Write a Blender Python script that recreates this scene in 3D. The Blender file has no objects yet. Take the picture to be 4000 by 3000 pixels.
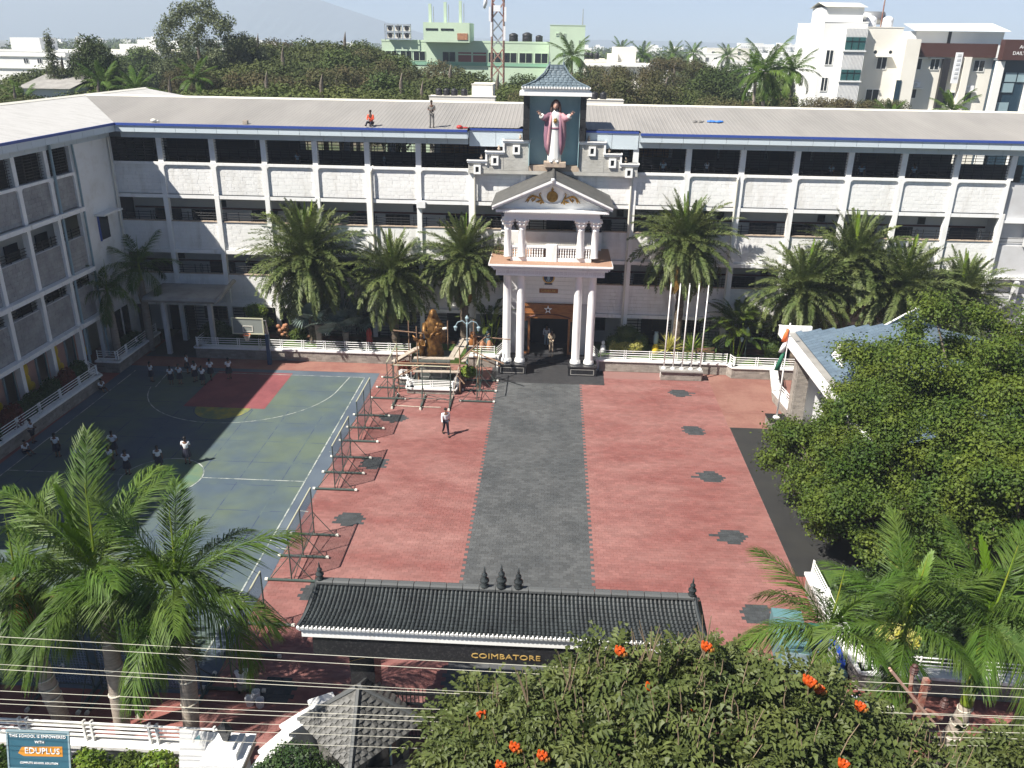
import bpy, math, random
import numpy as np
from mathutils import Vector, Matrix
random.seed(7); RNG = np.random.default_rng(7)
SC = bpy.context.scene; COL = SC.collection
PI = math.pi; R = math.radians
# ---------------------------------------------------------------- camera, sky, sun, exposure
cam_d = bpy.data.cameras.new('camera'); cam = bpy.data.objects.new('camera', cam_d); COL.objects.link(cam)
YAW, PITCH, ROLL = 0.045107, 0.38995, 0.016038
fw = Vector((-math.sin(YAW)*math.cos(PITCH), math.cos(YAW)*math.cos(PITCH), -math.sin(PITCH)))
rt = Vector((math.cos(YAW), math.sin(YAW), 0)); up = rt.cross(fw)
r2 = math.cos(ROLL)*rt + math.sin(ROLL)*up; u2 = -math.sin(ROLL)*rt + math.cos(ROLL)*up
m = Matrix((r2, u2, -fw)).transposed().to_4x4(); m.translation = (0.5928, 0, 21.0); cam.matrix_world = m
CAMP = np.array((0.5928, 0, 21.0))
cam_d.sensor_width = 36; cam_d.lens = 3262.2/4000*36; cam_d.clip_start = 0.3; cam_d.clip_end = 12000
SC.camera = cam
SUN = Vector((1.74, 1.17, -2.48)).normalized()
w = bpy.data.worlds.new('World'); SC.world = w; w.use_nodes = True
nt = w.node_tree; bg = nt.nodes['Background']; sky = nt.nodes.new('ShaderNodeTexSky'); sky.sky_type = 'NISHITA'
sky.sun_disc = False; sky.sun_elevation = math.asin(-SUN.z); sky.sun_rotation = math.atan2(-SUN.x, -SUN.y)
sky.air_density = 0.55; sky.dust_density = 0.45; sky.ozone_density = 5.0; sky.altitude = 300
nt.links.new(sky.outputs[0], bg.inputs[0]); bg.inputs[1].default_value = 0.05
sun_d = bpy.data.lights.new('sun', 'SUN'); sun_d.energy = 5.0; sun_d.angle = R(0.53); sun_d.color = (1.0, 0.945, 0.86)
sun = bpy.data.objects.new('sun', sun_d); COL.objects.link(sun); sun.rotation_euler = SUN.to_track_quat('-Z', 'Y').to_euler()
SC.view_settings.view_transform = 'Standard'; SC.view_settings.look = 'None'; SC.view_settings.exposure = 0.92; SC.view_settings.gamma = 1
SC.view_settings.use_curve_mapping = False
SC.cycles.max_bounces = 6; SC.cycles.diffuse_bounces = 3; SC.cycles.transparent_max_bounces = 8; SC.cycles.volume_bounces = 1
SC.cycles.use_adaptive_sampling = True; SC.cycles.adaptive_threshold = 0.02
HAZE = 0.00036
# ---------------------------------------------------------------- materials
MATS = {}
def M(name, col, rough=.8, col2=None, nsc=1.0, lo=.4, hi=.6, bump=0, bsc=30, metal=0, isl=0, orand=0, transl=0, nsc2=0, amt2=.15, detail=4, spec=.4, stretch=None):
    if name in MATS: return MATS[name]
    mt = bpy.data.materials.new(name); mt.use_nodes = True; n = mt.node_tree; N = n.nodes; L = n.links
    b = N['Principled BSDF']; b.inputs['Roughness'].default_value = rough; b.inputs['Metallic'].default_value = metal
    b.inputs['Specular IOR Level'].default_value = spec
    g = N.new('ShaderNodeNewGeometry'); pos = g.outputs['Position']
    if stretch:
        vm = N.new('ShaderNodeVectorMath'); vm.operation = 'MULTIPLY'; L.new(pos, vm.inputs[0]); vm.inputs[1].default_value = stretch; pos = vm.outputs[0]
    c = None
    if col2:
        no = N.new('ShaderNodeTexNoise'); no.inputs['Scale'].default_value = nsc; no.inputs['Detail'].default_value = detail; no.inputs['Roughness'].default_value = .65; L.new(pos, no.inputs['Vector'])
        mr = N.new('ShaderNodeMapRange'); mr.inputs[1].default_value = lo; mr.inputs[2].default_value = hi; L.new(no.outputs[0], mr.inputs[0])
        mx = N.new('ShaderNodeMix'); mx.data_type = 'RGBA'; L.new(mr.outputs[0], mx.inputs[0]); mx.inputs[6].default_value = (*col, 1); mx.inputs[7].default_value = (*col2, 1); c = mx.outputs[2]
    val = None
    def addv(sock, amt):
        nonlocal val
        ma = N.new('ShaderNodeMath'); ma.operation = 'MULTIPLY_ADD'; L.new(sock, ma.inputs[0]); ma.inputs[1].default_value = amt; ma.inputs[2].default_value = 1-amt/2
        if val is None: val = ma.outputs[0]
        else:
            mm = N.new('ShaderNodeMath'); mm.operation = 'MULTIPLY'; L.new(val, mm.inputs[0]); L.new(ma.outputs[0], mm.inputs[1]); val = mm.outputs[0]
    if isl: addv(g.outputs['Random Per Island'], isl)
    if orand:
        oi = N.new('ShaderNodeObjectInfo'); addv(oi.outputs['Random'], orand)
    if nsc2:
        n2 = N.new('ShaderNodeTexNoise'); n2.inputs['Scale'].default_value = nsc2; n2.inputs['Detail'].default_value = 6; L.new(pos, n2.inputs['Vector']); addv(n2.outputs[0], amt2*2)
    if val is not None:
        hs = N.new('ShaderNodeHueSaturation'); L.new(val, hs.inputs['Value'])
        if c is not None: L.new(c, hs.inputs['Color'])
        else: hs.inputs['Color'].default_value = (*col, 1)
        c = hs.outputs[0]
    if c is not None: L.new(c, b.inputs['Base Color'])
    else: b.inputs['Base Color'].default_value = (*col, 1)
    if bump:
        nb = N.new('ShaderNodeTexNoise'); nb.inputs['Scale'].default_value = bsc; nb.inputs['Detail'].default_value = 5; L.new(pos, nb.inputs['Vector'])
        bp = N.new('ShaderNodeBump'); bp.inputs['Strength'].default_value = bump; bp.inputs['Distance'].default_value = .05; L.new(nb.outputs[0], bp.inputs['Height']); L.new(bp.outputs[0], b.inputs['Normal'])
    if transl:
        tr = N.new('ShaderNodeBsdfTranslucent'); ms = N.new('ShaderNodeMixShader'); ms.inputs[0].default_value = transl
        if c is not None: L.new(c, tr.inputs[0])
        else: tr.inputs[0].default_value = (*col, 1)
        L.new(b.outputs[0], ms.inputs[1]); L.new(tr.outputs[0], ms.inputs[2]); L.new(ms.outputs[0], N['Material Output'].inputs[0])
    MATS[name] = mt; return mt
M('white', (.84,.85,.84), .6, (.66,.65,.60), .9, .5, .8, nsc2=.25, amt2=.06)
M('white_trim', (.90,.90,.88), .5, (.62,.60,.54), 2.2, .55, .85, stretch=(1,1,.18), nsc2=5, amt2=.05)
M('block_white', (.85,.85,.83), .85, (.62,.60,.55), .9, .52, .85, stretch=(1.3,1.3,.22), bump=.2, bsc=9, isl=.05, orand=.05)
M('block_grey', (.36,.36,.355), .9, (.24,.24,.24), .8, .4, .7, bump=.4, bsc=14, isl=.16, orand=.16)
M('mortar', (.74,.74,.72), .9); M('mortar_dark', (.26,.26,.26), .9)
M('plaster_grey', (.60,.61,.62), .8, (.50,.50,.50), .5, .4, .7)
M('acp', (.58,.66,.70), .35, nsc2=.6, amt2=.05, orand=.05); M('blue_stripe', (.045,.085,.33), .4); M('joint', (.16,.18,.2), .8)
M('roof_grey', (.315,.30,.28), .6, (.245,.235,.22), .3, .4, .75, nsc2=3, amt2=.05, stretch=(1,.25,1)); M('roof_white', (.50,.495,.48), .5, (.41,.405,.39), 2.5, .45, .7, stretch=(.25,1,1))
M('black_metal', (.012,.013,.015), .45); M('dark_door', (.014,.018,.032), .5); M('dark_glass', (.02,.025,.03), .15)
M('inner_wall', (.60,.60,.57), .8, nsc2=.8, amt2=.08); M('brown_band', (.10,.035,.03), .6); M('concrete', (.34,.33,.31), .9, (.22,.21,.2), .8, .4, .7, bump=.2); M('ledge', (.50,.40,.30), .8, (.38,.30,.24), 2, .4, .6)
M('granite', (.022,.022,.025), .22, (.05,.05,.05), 14, .5, .7); M('granite_floor', (.055,.055,.057), .35, (.04,.04,.042), 3)
M('teal', (.26,.42,.46), .7, (.34,.50,.53), .5, .35, .7, nsc2=1.5, amt2=.1); M('slate', (.15,.195,.225), .55, (.11,.15,.18), 2, .4, .6, isl=.15, orand=.15); M('slate_blue', (.125,.175,.225), .5, (.095,.135,.18), 1.1, .4, .7, isl=.15, orand=.15)
M('grey_tile', (.115,.113,.105), .55, (.085,.085,.08), 2, .4, .6, isl=.2, orand=.2); M('black_tile', (.038,.045,.047), .38, (.026,.03,.032), 1.5, .4, .65, isl=.3, orand=.3)
M('gold', (.42,.25,.06), .45, (.25,.14,.03), 4, .4, .6, metal=.6); M('bronze_gold', (.24,.125,.035), .5, (.09,.042,.014), 4, .40, .6, metal=.55); M('terracotta', (.45,.22,.12), .8, (.34,.16,.09), 3)
M('wood', (.36,.15,.05), .45, (.24,.09,.03), 3, .4, .6, stretch=(1,1,8)); M('bamboo', (.30,.19,.11), .7, (.20,.12,.08), 5, .4, .6, orand=.25); M('plank', (.46,.40,.33), .85, (.36,.31,.25), 6, .4, .6, orand=.15)
M('green_pipe', (.055,.085,.075), .45, (.10,.10,.09), 4, .5, .7); M('pale_pipe', (.50,.50,.36), .6); M('cap_white', (.7,.68,.6), .6)
M('tile_clay', (.36,.22,.15), .7); M('yellow', (.72,.50,.03), .4); M('skyblue', (.26,.36,.40), .6); M('orange', (.75,.16,.04), .6); M('red', (.42,.04,.035), .5)
M('grass', (0.040,0.088,0.014), .9, (0.072,0.120,0.020), 1.2, .4, .6, nsc2=8, amt2=.25); M('soil', (.16,.08,.045), .95, (.10,.06,.04), 2); M('asphalt', (.055,.055,.055), .9, (.075,.07,.065), .5, nsc2=9, amt2=.2)
M('earth', (0.140,0.112,0.077), .95, (0.063,0.084,0.035), .05, .4, .6); M('blue_plastic', (.02,.07,.45), .4); M('teal_paint', (.11,.22,.24), .5, nsc2=2, amt2=.15); M('pale_green', (.55,.68,.51), .75, (.48,.60,.45), .12, .4, .7, nsc2=.6, amt2=.06); M('green_dark', (.24,.45,.32), .8)
M('cream', (.82,.79,.71), .8, (.72,.69,.61), .15, .5, .75); M('cream_white', (.86,.86,.83), .7, (.77,.76,.72), .1, .5, .75); M('brown_clad', (.075,.035,.03), .5); M('glass_green', (.03,.10,.10), .12); M('glass_blue', (.02,.045,.07), .1); M('plastic_white', (.82,.83,.85), .4); M('plastic_black', (.02,.02,.023), .5); M('steel', (.45,.46,.46), .4, metal=.6); M('rust', (.24,.075,.05), .8, (.35,.25,.2), 3)
M('brick_stone', (0.357,0.323,0.281), .9, (0.255,0.230,0.204), 1.5, .35, .65, isl=.3, orand=.3, bump=.25, bsc=20)
M('trunk', (.20,.17,.14), .95, (.11,.09,.07), 4, .4, .6, bump=.6, bsc=12); M('palm_trunk', (.16,.125,.095), .95, (.07,.055,.04), 6, .4, .6, bump=.7, bsc=16, stretch=(1,1,2.5)); M('royal_trunk', (.34,.29,.24), .8, (.22,.18,.15), 3, .4, .7, stretch=(1,1,5)); M('crownshaft', (.16,.24,.025), .45, (.30,.27,.04), 2, .45, .75); M('ring', (.62,.58,.48), .8)
M('date_leaf', (0.090,0.133,0.037), .55, (0.139,0.165,0.053), .8, .35, .65, isl=.5, orand=.35, transl=.18); M('date_dry', (.20,.15,.035), .6, (.34,.19,.04), 1.5, .4, .6, isl=.4, orand=.3, transl=.2)
M('royal_leaf', (.062,.125,.018), .5, (.115,.175,.034), .7, .4, .65, isl=.5, orand=.35, transl=.30, spec=.25); M('royal_bright', (.12,.22,.014), .5, isl=.4, transl=.35); M('rachis', (.12,.17,.035), .5); M('fan_leaf', (.17,.23,.21), .6, (.11,.16,.13), 2, isl=.3, transl=.15)
M('leaf_green', (.052,.098,.016), .6, (.125,.165,.024), .55, .38, .64, isl=.7, orand=.1, transl=.28, spec=.25); M('leaf_dark', (.035,.075,.022), .5, (.06,.10,.026), .7, .4, .6, isl=.5, orand=.2, transl=.22); M('leaf_tulip', (0.067,0.095,0.027), .5, (0.123,0.147,0.043), 1.1, .35, .65, isl=.5, transl=.25, spec=.25); M('leaf_bright', (.12,.22,.02), .5, (.2,.26,.03), 2, isl=.4, transl=.3); M('leaf_yellow', (.42,.40,.05), .6, (.55,.52,.2), 5, isl=.4, transl=.3); M('leaf_red', (.16,.035,.02), .6, isl=.6, transl=.2)
M('canopy_olive', (0.082,0.098,0.023), .8, (0.055,0.078,0.017), .12, .4, .6, isl=.3, orand=.5, transl=.15); M('canopy_green', (0.047,0.082,0.017), .8, (0.074,0.098,0.023), .1, .4, .6, isl=.3, orand=.4, transl=.15); M('canopy_brown', (0.105,0.086,0.039), .9, (0.078,0.090,0.031), .2, .4, .6, isl=.3, orand=.4, transl=.15); M('canopy_euc', (0.130,0.151,0.073), .8, (0.089,0.110,0.052), .2, isl=.6, orand=.3, transl=.2)
M('twig', (.23,.17,.11), .9, orand=.2); M('petal', (.62,.10,.014), .5, isl=.4, transl=.3); M('bud', (.28,.12,.02), .7, isl=.4)
M('skin', (.20,.105,.065), .6); M('skin_dark', (.12,.06,.04), .6); M('hair', (.012,.010,.010), .5); M('shirt_white', (.78,.80,.82), .8, nsc2=6, amt2=.12); M('navy', (.016,.018,.035), .8); M('khaki', (.36,.29,.21), .85, nsc2=6, amt2=.12); M('grey_cloth', (.24,.23,.21), .85); M('orange_cloth', (.75,.12,.06), .8, nsc2=6, amt2=.12); M('shoe', (.015,.013,.012), .4); M('shirt_blue', (.33,.45,.52), .8); M('sock', (.7,.7,.7), .8)
M('robe_white', (.78,.77,.74), .6, nsc2=3, amt2=.06); M('robe_rose', (.50,.27,.29), .7, (.42,.20,.25), 2); M('robe_mauve', (.28,.14,.19), .7); M('statue_skin', (.62,.38,.29), .6); M('statue_hair', (.075,.045,.04), .7)
M('wire', (.62,.60,.50), .45); M('sign_teal', (.035,.12,.17), .5, nsc2=1.5, amt2=.15); M('sign_grey', (.62,.62,.60), .6); M('letter_white', (.85,.85,.85), .6); M('letter_gold', (.62,.42,.14), .4, metal=.3); M('navy_sign', (.02,.035,.08), .5)
def mat(x): return MATS[x] if isinstance(x, str) else x
# ---------------------------------------------------------------- mesh helpers
class MB:
    def __init__(s): s.v = []; s.f = []
    def add(s, v, f):
        o = len(s.v); s.v += [tuple(p) for p in v]; s.f += [tuple(i+o for i in q) for q in f]; return s
    def box(s, a, b):
        x0,y0,z0 = a; x1,y1,z1 = b
        return s.add([(x0,y0,z0),(x1,y0,z0),(x1,y1,z0),(x0,y1,z0),(x0,y0,z1),(x1,y0,z1),(x1,y1,z1),(x0,y1,z1)], [(0,3,2,1),(4,5,6,7),(0,1,5,4),(1,2,6,5),(2,3,7,6),(3,0,4,7)])
    def cb(s, c, sz, rz=0):
        q = Matrix.Rotation(rz, 3, 'Z'); h = [t/2 for t in sz]; vs = []
        for z in (-1,1):
            for x,y in ((-1,-1),(1,-1),(1,1),(-1,1)): vs.append(Vector(c)+q @ Vector((x*h[0],y*h[1],z*h[2])))
        return s.add(vs, [(0,3,2,1),(4,5,6,7),(0,1,5,4),(1,2,6,5),(2,3,7,6),(3,0,4,7)])
    def prism(s, poly, d, axis='z', o=0.0):
        # poly in the plane across the axis, extruded from o to o+d
        n = len(poly)
        def P(a, b, t): return {'z':(a,b,t),'y':(a,t,b),'x':(t,a,b)}[axis]
        v = [P(a,b,o) for a,b in poly]+[P(a,b,o+d) for a,b in poly]
        f = [tuple(range(n))[::-1], tuple(range(n,2*n))]+[(i,(i+1)%n,n+(i+1)%n,n+i) for i in range(n)]
        return s.add(v, f)
    def ring(s, out, inn, d, axis='y', o=0.0):
        # frame between two loops of equal length
        n = len(out)
        def P(a, b, t): return {'z':(a,b,t),'y':(a,t,b),'x':(t,a,b)}[axis]
        v = [P(a,b,t) for t in (o,o+d) for lp in (out,inn) for a,b in lp]
        f = []
        for i in range(n):
            j = (i+1)%n
            f += [(i,j,n+j,n+i),(2*n+i,3*n+i,3*n+j,2*n+j),(i,2*n+i,2*n+j,j),(n+i,n+j,3*n+j,3*n+i)]
        return s.add(v, f)
    def cyl(s, p0, p1, r0, r1=None, n=8, caps=True):
        r1 = r0 if r1 is None else r1; p0 = Vector(p0); p1 = Vector(p1); d = (p1-p0)
        if d.length < 1e-6: return s
        d.normalize(); a = d.orthogonal().normalized(); b = d.cross(a); v = []
        for p,r in ((p0,r0),(p1,r1)):
            for i in range(n): t = 2*PI*i/n; v.append(p+r*(math.cos(t)*a+math.sin(t)*b))
        f = [(i,(i+1)%n,n+(i+1)%n,n+i) for i in range(n)]
        if caps: f += [tuple(range(n))[::-1], tuple(range(n,2*n))]
        return s.add(v, f)
    def tube(s, pts, rad, n=6):
        pts = [Vector(p) for p in pts]; k = len(pts); v = []; a = None
        for i,p in enumerate(pts):
            d = (pts[min(i+1,k-1)]-pts[max(i-1,0)]).normalized()
            a = d.orthogonal().normalized() if a is None else (a-d*a.dot(d)).normalized()
            b = d.cross(a); r = rad[i] if hasattr(rad,'__len__') else rad
            for j in range(n): t = 2*PI*j/n; v.append(p+r*(math.cos(t)*a+math.sin(t)*b))
        f = [(i*n+j, i*n+(j+1)%n, (i+1)*n+(j+1)%n, (i+1)*n+j) for i in range(k-1) for j in range(n)]
        f += [tuple(range(n))[::-1], tuple(range((k-1)*n, k*n))]
        return s.add(v, f)
    def lathe(s, prof, n=16, c=(0,0,0), sx=1, sy=1):
        k = len(prof); v = []
        for r,z in prof:
            for i in range(n): t = 2*PI*i/n; v.append((c[0]+r*sx*math.cos(t), c[1]+r*sy*math.sin(t), c[2]+z))
        f = [(i*n+j, i*n+(j+1)%n, (i+1)*n+(j+1)%n, (i+1)*n+j) for i in range(k-1) for j in range(n)]
        f += [tuple(range(n))[::-1], tuple(range((k-1)*n, k*n))]
        return s.add(v, f)
    def ell(s, c, r, n=10, k=7):
        return s.lathe([(max(1e-3,math.sin(PI*i/k)), -math.cos(PI*i/k)*r[2]) for i in range(k+1)], n, c, r[0], r[1])
    def xf(s, mtx):
        s.v = [tuple(mtx @ Vector(p)) for p in s.v]; return s
    def build(s, name, mt, parent=None, smooth=False):
        me = bpy.data.meshes.new(name); me.from_pydata(s.v, [], s.f); me.materials.append(mat(mt)); me.update()
        if smooth: me.polygons.foreach_set('use_smooth', [True]*len(me.polygons))
        return ob(name, me, parent)
WSET = set()          # things whose parts are given in world coordinates
def ob(name, data, parent=None):
    o = bpy.data.objects.new(name, data); COL.objects.link(o)
    if parent is not None:
        o.parent = parent
        if parent.name in WSET: o.matrix_parent_inverse = parent.matrix_basis.inverted()
    return o
def tag(o, label=None, cat=None, group=None, kind=None):
    if label: o['label'] = label
    if cat: o['category'] = cat
    if group: o['group'] = group
    if kind: o['kind'] = kind
    return o
def thing(name, label, cat, loc=(0,0,0), rz=0, group=None, world=False):
    o = ob(name, None); o.empty_display_size = .2; o.matrix_basis = Matrix.Translation(loc) @ Matrix.Rotation(rz,4,'Z')
    if world: WSET.add(o.name)
    return tag(o, label, cat, group, 'thing')
def struct(name, mb, mt): return tag(mb.build(name, mt), kind='structure')
def copy_tree(o, parent=None, memo=None):
    c = o.copy(); COL.objects.link(c); c.parent = parent
    for ch in o.children: copy_tree(ch, c)
    return c
def npmesh(name, V, F, mt, smooth=False):
    # V (n,3), F (m,k) numpy
    me = bpy.data.meshes.new(name); k = F.shape[1]; me.vertices.add(len(V)); me.vertices.foreach_set('co', V.astype(np.float32).ravel())
    me.loops.add(F.size); me.loops.foreach_set('vertex_index', F.astype(np.int32).ravel())
    me.polygons.add(len(F)); me.polygons.foreach_set('loop_start', np.arange(len(F), dtype=np.int32)*k)
    me.polygons.foreach_set('use_smooth', [bool(smooth)]*len(F)); me.materials.append(mat(mt)); me.update(calc_edges=True); return me
def mesh_of(mb, name, mt):
    me = bpy.data.meshes.new(name); me.from_pydata(mb.v, [], mb.f); me.materials.append(mat(mt)); me.update(); return me
# repeated pieces: the nearest `limit` are objects that share one mesh, the rest one joined mesh
def pieces(name, items, base, mt, parent, limit=300, rest=None):
    """items: list of 4x4 Matrix in the parent's space; base: MB of one unit piece"""
    if not items: return
    pm = np.array(parent.matrix_basis) if parent is not None and parent.name not in WSET else np.eye(4)
    A = np.array([[list(r) for r in q] for q in items])
    ctr = A[:,:3,3] @ pm[:3,:3].T + pm[:3,3]
    size = np.linalg.norm(A[:,:3,:3], axis=1).max(1)
    order = np.argsort(np.linalg.norm(ctr-CAMP, axis=1)/size)
    if len(order) > limit: big, small = order[:limit], order[limit:]
    else: big, small = order, []
    me = mesh_of(base, name, mt)
    for i in big:
        o = ob(name, me, parent); o.matrix_basis = items[i]
    if len(small):
        bv = np.array(base.v); B = A[small]; V = np.einsum('nij,vj->nvi', B[:,:3,:3], bv)+B[:,None,:3,3]
        nv = len(bv); fs = []; off = (np.arange(len(small))*nv)
        byk = {}
        for q in base.f: byk.setdefault(len(q), []).append(q)
        k = max(byk); F = np.concatenate([np.array(byk[kk])[None]+off[:,None,None] for kk in byk]).reshape(-1, k) if len(byk)==1 else None
        if F is not None: me2 = npmesh(name, V.reshape(-1,3), F, mt)
        else:
            me2 = bpy.data.meshes.new(name); me2.from_pydata(V.reshape(-1,3).tolist(), [], [tuple(i+o for i in q) for o in off.tolist() for q in base.f]); me2.materials.append(mat(mt)); me2.update()
        tag(ob(rest or name+'s', me2, parent), kind='stuff')
def TRS(c, s=(1,1,1), rz=0, rx=0, ry=0):
    return Matrix.Translation(c) @ Matrix.Rotation(rz,4,'Z') @ Matrix.Rotation(ry,4,'Y') @ Matrix.Rotation(rx,4,'X') @ Matrix.Diagonal((*s,1))
def ucube(open_back=False):
    return MB().box((-.5,-.5,-.5),(.5,.5,.5))
def ublock():
    # chamfered block whose face bulges towards -Y
    b = MB(); v = [(-.5,.5,-.5),(.5,.5,-.5),(.5,.5,.5),(-.5,.5,.5),(-.5,-.35,-.5),(.5,-.35,-.5),(.5,-.35,.5),(-.5,-.35,.5),(-.49,-.5,-.48),(.488,-.46,-.482),(.49,-.5,.48),(-.487,-.455,.483)]
    return b.add(v, [(4,5,9,8),(5,6,10,9),(6,7,11,10),(7,4,8,11),(8,9,10,11),(0,1,5,4),(1,2,6,5),(2,3,7,6),(3,0,4,7)])
def text(body, size, loc, rot, mt, parent, name='lettering', depth=.01, align='CENTER', sx=1):
    cu = bpy.data.curves.new(name, 'FONT'); cu.body = body; cu.size = size; cu.extrude = depth; cu.align_x = align; cu.align_y = 'CENTER'; cu.resolution_u = 2; cu.materials.append(mat(mt))
    t = bpy.data.objects.new(name, cu); me = bpy.data.meshes.new_from_object(t); bpy.data.objects.remove(t)
    o = ob(name, me, parent); o.location = loc; o.rotation_euler = rot; o.scale = (sx,1,1); return o
FACE = (PI/2,0,0)   # text on a face that looks to -Y
# ---------------------------------------------------------------- people: bodies grown with the Skin modifier while the scene is still empty
def skin_mesh(name, V, E, mt, sub=1):
    names = list(V); idx = {n:i for i,n in enumerate(names)}; me = bpy.data.meshes.new(name); me.from_pydata([V[n][0] for n in names], [(idx[a],idx[b]) for a,b in E], [])
    o = bpy.data.objects.new(name, me); COL.objects.link(o); sk = o.modifiers.new('s','SKIN'); sk.use_smooth_shade = True
    for i,n in enumerate(names):
        d = me.skin_vertices[0].data[i]; r_ = V[n][1]; d.radius = r_ if hasattr(r_,'__len__') else (r_,r_); d.use_root = (i == 0)
    sb = o.modifiers.new('u','SUBSURF'); sb.levels = sub; sb.render_levels = sub
    bpy.context.view_layer.update(); dg = bpy.context.evaluated_depsgraph_get(); out = bpy.data.meshes.new_from_object(o.evaluated_get(dg)); out.name = name; out.materials.clear(); out.materials.append(mat(mt))
    bpy.data.objects.remove(o); out.polygons.foreach_set('use_smooth', [True]*len(out.polygons)); return out
POSES = {}
def vadd(a, b): return (a[0]+b[0],a[1]+b[1],a[2]+b[2])
def make_pose(key, outfit, arms='down', legs='stand', skin='skin', top='shirt_white', bottom='navy', look=0.0):
    J = {}; dz = 0
    if legs == 'sit': dz = -.72
    if legs == 'crouch': dz = -.50
    z = lambda h: h+dz
    ln = -.12 if legs in ('sit',) else (-.28 if legs == 'crouch' else 0)
    J['pelvis'] = ((0,0,z(.93)),(.135,.10)); J['spine'] = ((0,ln*.3,z(1.10)),(.125,.09)); J['chest'] = ((0,ln*.7,z(1.30)),(.15,.105)); J['neck'] = ((0,ln,z(1.46)),.05); J['jaw'] = ((look*.02,ln-.02,z(1.535)),(.062,.075)); J['brow'] = ((look*.02,ln-.01,z(1.62)),(.078,.092)); J['crown'] = ((0,ln+.01,z(1.69)),(.05,.06))
    E_ = [('pelvis','spine'),('spine','chest'),('chest','neck'),('neck','jaw'),('jaw','brow'),('brow','crown')]
    for s,n in ((-1,'L'),(1,'R')):
        sh_ = (s*.185,ln*.85,z(1.385))
        A = {'down':((s*.235,.02+ln*.6,z(1.12)),(s*.245,-.04+ln*.5,z(.88))),'folded':((s*.25,-.02,z(1.13)),(s*-.02,-.19,z(1.17))),'front':((s*.23,-.03+ln,z(1.13)),(s*.09,-.26+ln,z(1.12))),'swing':((s*.24,s*.10,z(1.13)),(s*.25,s*.2-.08,z(.92))),'phone':((s*.22,-.06,z(1.15)),(s*.07,-.22,z(1.30))),'reach':((s*.24,-.2+ln,z(1.15)),(s*.18,-.42+ln,z(.98))),'hips':((s*.33,.06,z(1.14)),(s*.17,-.04,z(.98)))}[arms]
        J['sh'+n] = (sh_,.058); J['el'+n] = (A[0],.04); J['wr'+n] = (A[1],.028); d = Vector(A[1])-Vector(A[0]); d.normalize(); pm = Vector(A[1])+d*.07; J['pa'+n] = (tuple(pm),(.034,.018)); E_ += [('chest','sh'+n),('sh'+n,'el'+n),('el'+n,'wr'+n),('wr'+n,'pa'+n)]
        sd = d.cross(Vector((0,1,.2))).normalized()
        for q in range(4):
            f0 = pm+d*.03+sd*(.022*(q-1.5)); f1 = f0+d*(.045-.006*abs(q-1.5)); J['f%d%s'%(q,n)] = (tuple(f0),.009); J['g%d%s'%(q,n)] = (tuple(f1+Vector((0,-.012,0))),.0075); E_ += [('pa'+n,'f%d%s'%(q,n)),('f%d%s'%(q,n),'g%d%s'%(q,n))]
        t0_ = pm-d*.02-sd*s*.04; J['th'+n] = (tuple(t0_),.010); J['tt'+n] = (tuple(t0_+d*.035-sd*s*.015),.008); E_ += [('wr'+n,'th'+n),('th'+n,'tt'+n)]
        hp = (s*.09,0,z(.89)); 
        if legs == 'stand': K = ((s*.10,-.015,.50),(s*.11,.02,.09),(s*.125,-.13,.035))
        elif legs == 'walk': K = ((s*.09,-.10*s-.05,.50),(s*.10,-.30*s+.04*(1-s),.10),(s*.10,-.30*s-.12,.04))
        elif legs == 'sit': K = ((s*.14,-.42,.26),(s*.15,-.60,.07),(s*.16,-.72,.06))
        else: K = ((s*.17,-.34,.52),(s*.14,-.10,.09),(s*.15,-.24,.04))
        J['hp'+n] = (hp,.082); J['kn'+n] = (K[0],.052); J['an'+n] = (K[1],.036); J['to'+n] = (K[2],.034); E_ += [('pelvis','hp'+n),('hp'+n,'kn'+n),('kn'+n,'an'+n),('an'+n,'to'+n)]
    P_ = [('body', skin_mesh('body', J, E_, skin))]
    T_ = {k:(J[k][0], tuple(q+.022 for q in J[k][1]) if hasattr(J[k][1],'__len__') else J[k][1]+.02) for k in ('pelvis','spine','chest','shL','shR')}
    T_['pelvis'] = (vadd(J['pelvis'][0],(0,0,.0)),(.16,.12)); te = [('pelvis','spine'),('spine','chest'),('chest','shL'),('chest','shR')]
    for n in 'LR':
        a, b_ = Vector(J['sh'+n][0]), Vector(J['el'+n][0]); T_['sl'+n] = (tuple(a+(b_-a)*(.75 if outfit != 'long' else 1.0)),.062 if outfit != 'long' else .056); te.append(('sh'+n,'sl'+n))
        if outfit == 'long': T_['cf'+n] = (tuple(Vector(J['wr'+n][0])*.9+Vector(J['el'+n][0])*.1),.042); te.append(('sl'+n,'cf'+n))
    P_.append(('shirt', skin_mesh('shirt', T_, te, top)))
    if outfit == 'skirt' and legs in ('stand','walk'):
        mb = MB(); n = 24; zs = ((1.0,.15,.12),(.88,.19,.155),(.70,.225,.19),(.50,.25,.215))
        for i,(h,a,b_) in enumerate(zs):
            for j in range(n): t = 2*PI*j/n; q = 1+.05*i*(j%2)*.5; mb.v.append((a*q*math.cos(t),b_*q*math.sin(t),z(h)))
        for i in range(3):
            for j in range(n): mb.f.append((i*n+j,(i+1)*n+j,(i+1)*n+(j+1)%n,i*n+(j+1)%n))
        P_.append(('skirt', mesh_of(mb,'skirt',bottom)))
    else:
        B_ = {'pelvis':(J['pelvis'][0],(.155,.118))}; be = []
        for n in 'LR':
            B_['hp'+n] = (J['hp'+n][0],.10); B_['kn'+n] = (J['kn'+n][0],.072); be += [('pelvis','hp'+n),('hp'+n,'kn'+n)]
            if outfit != 'shorts': B_['an'+n] = (vadd(J['an'+n][0],(0,0,.0)),.058); be.append(('kn'+n,'an'+n))
        P_.append(('trousers', skin_mesh('trousers', B_, be, bottom)))
    so = MB()
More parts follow.
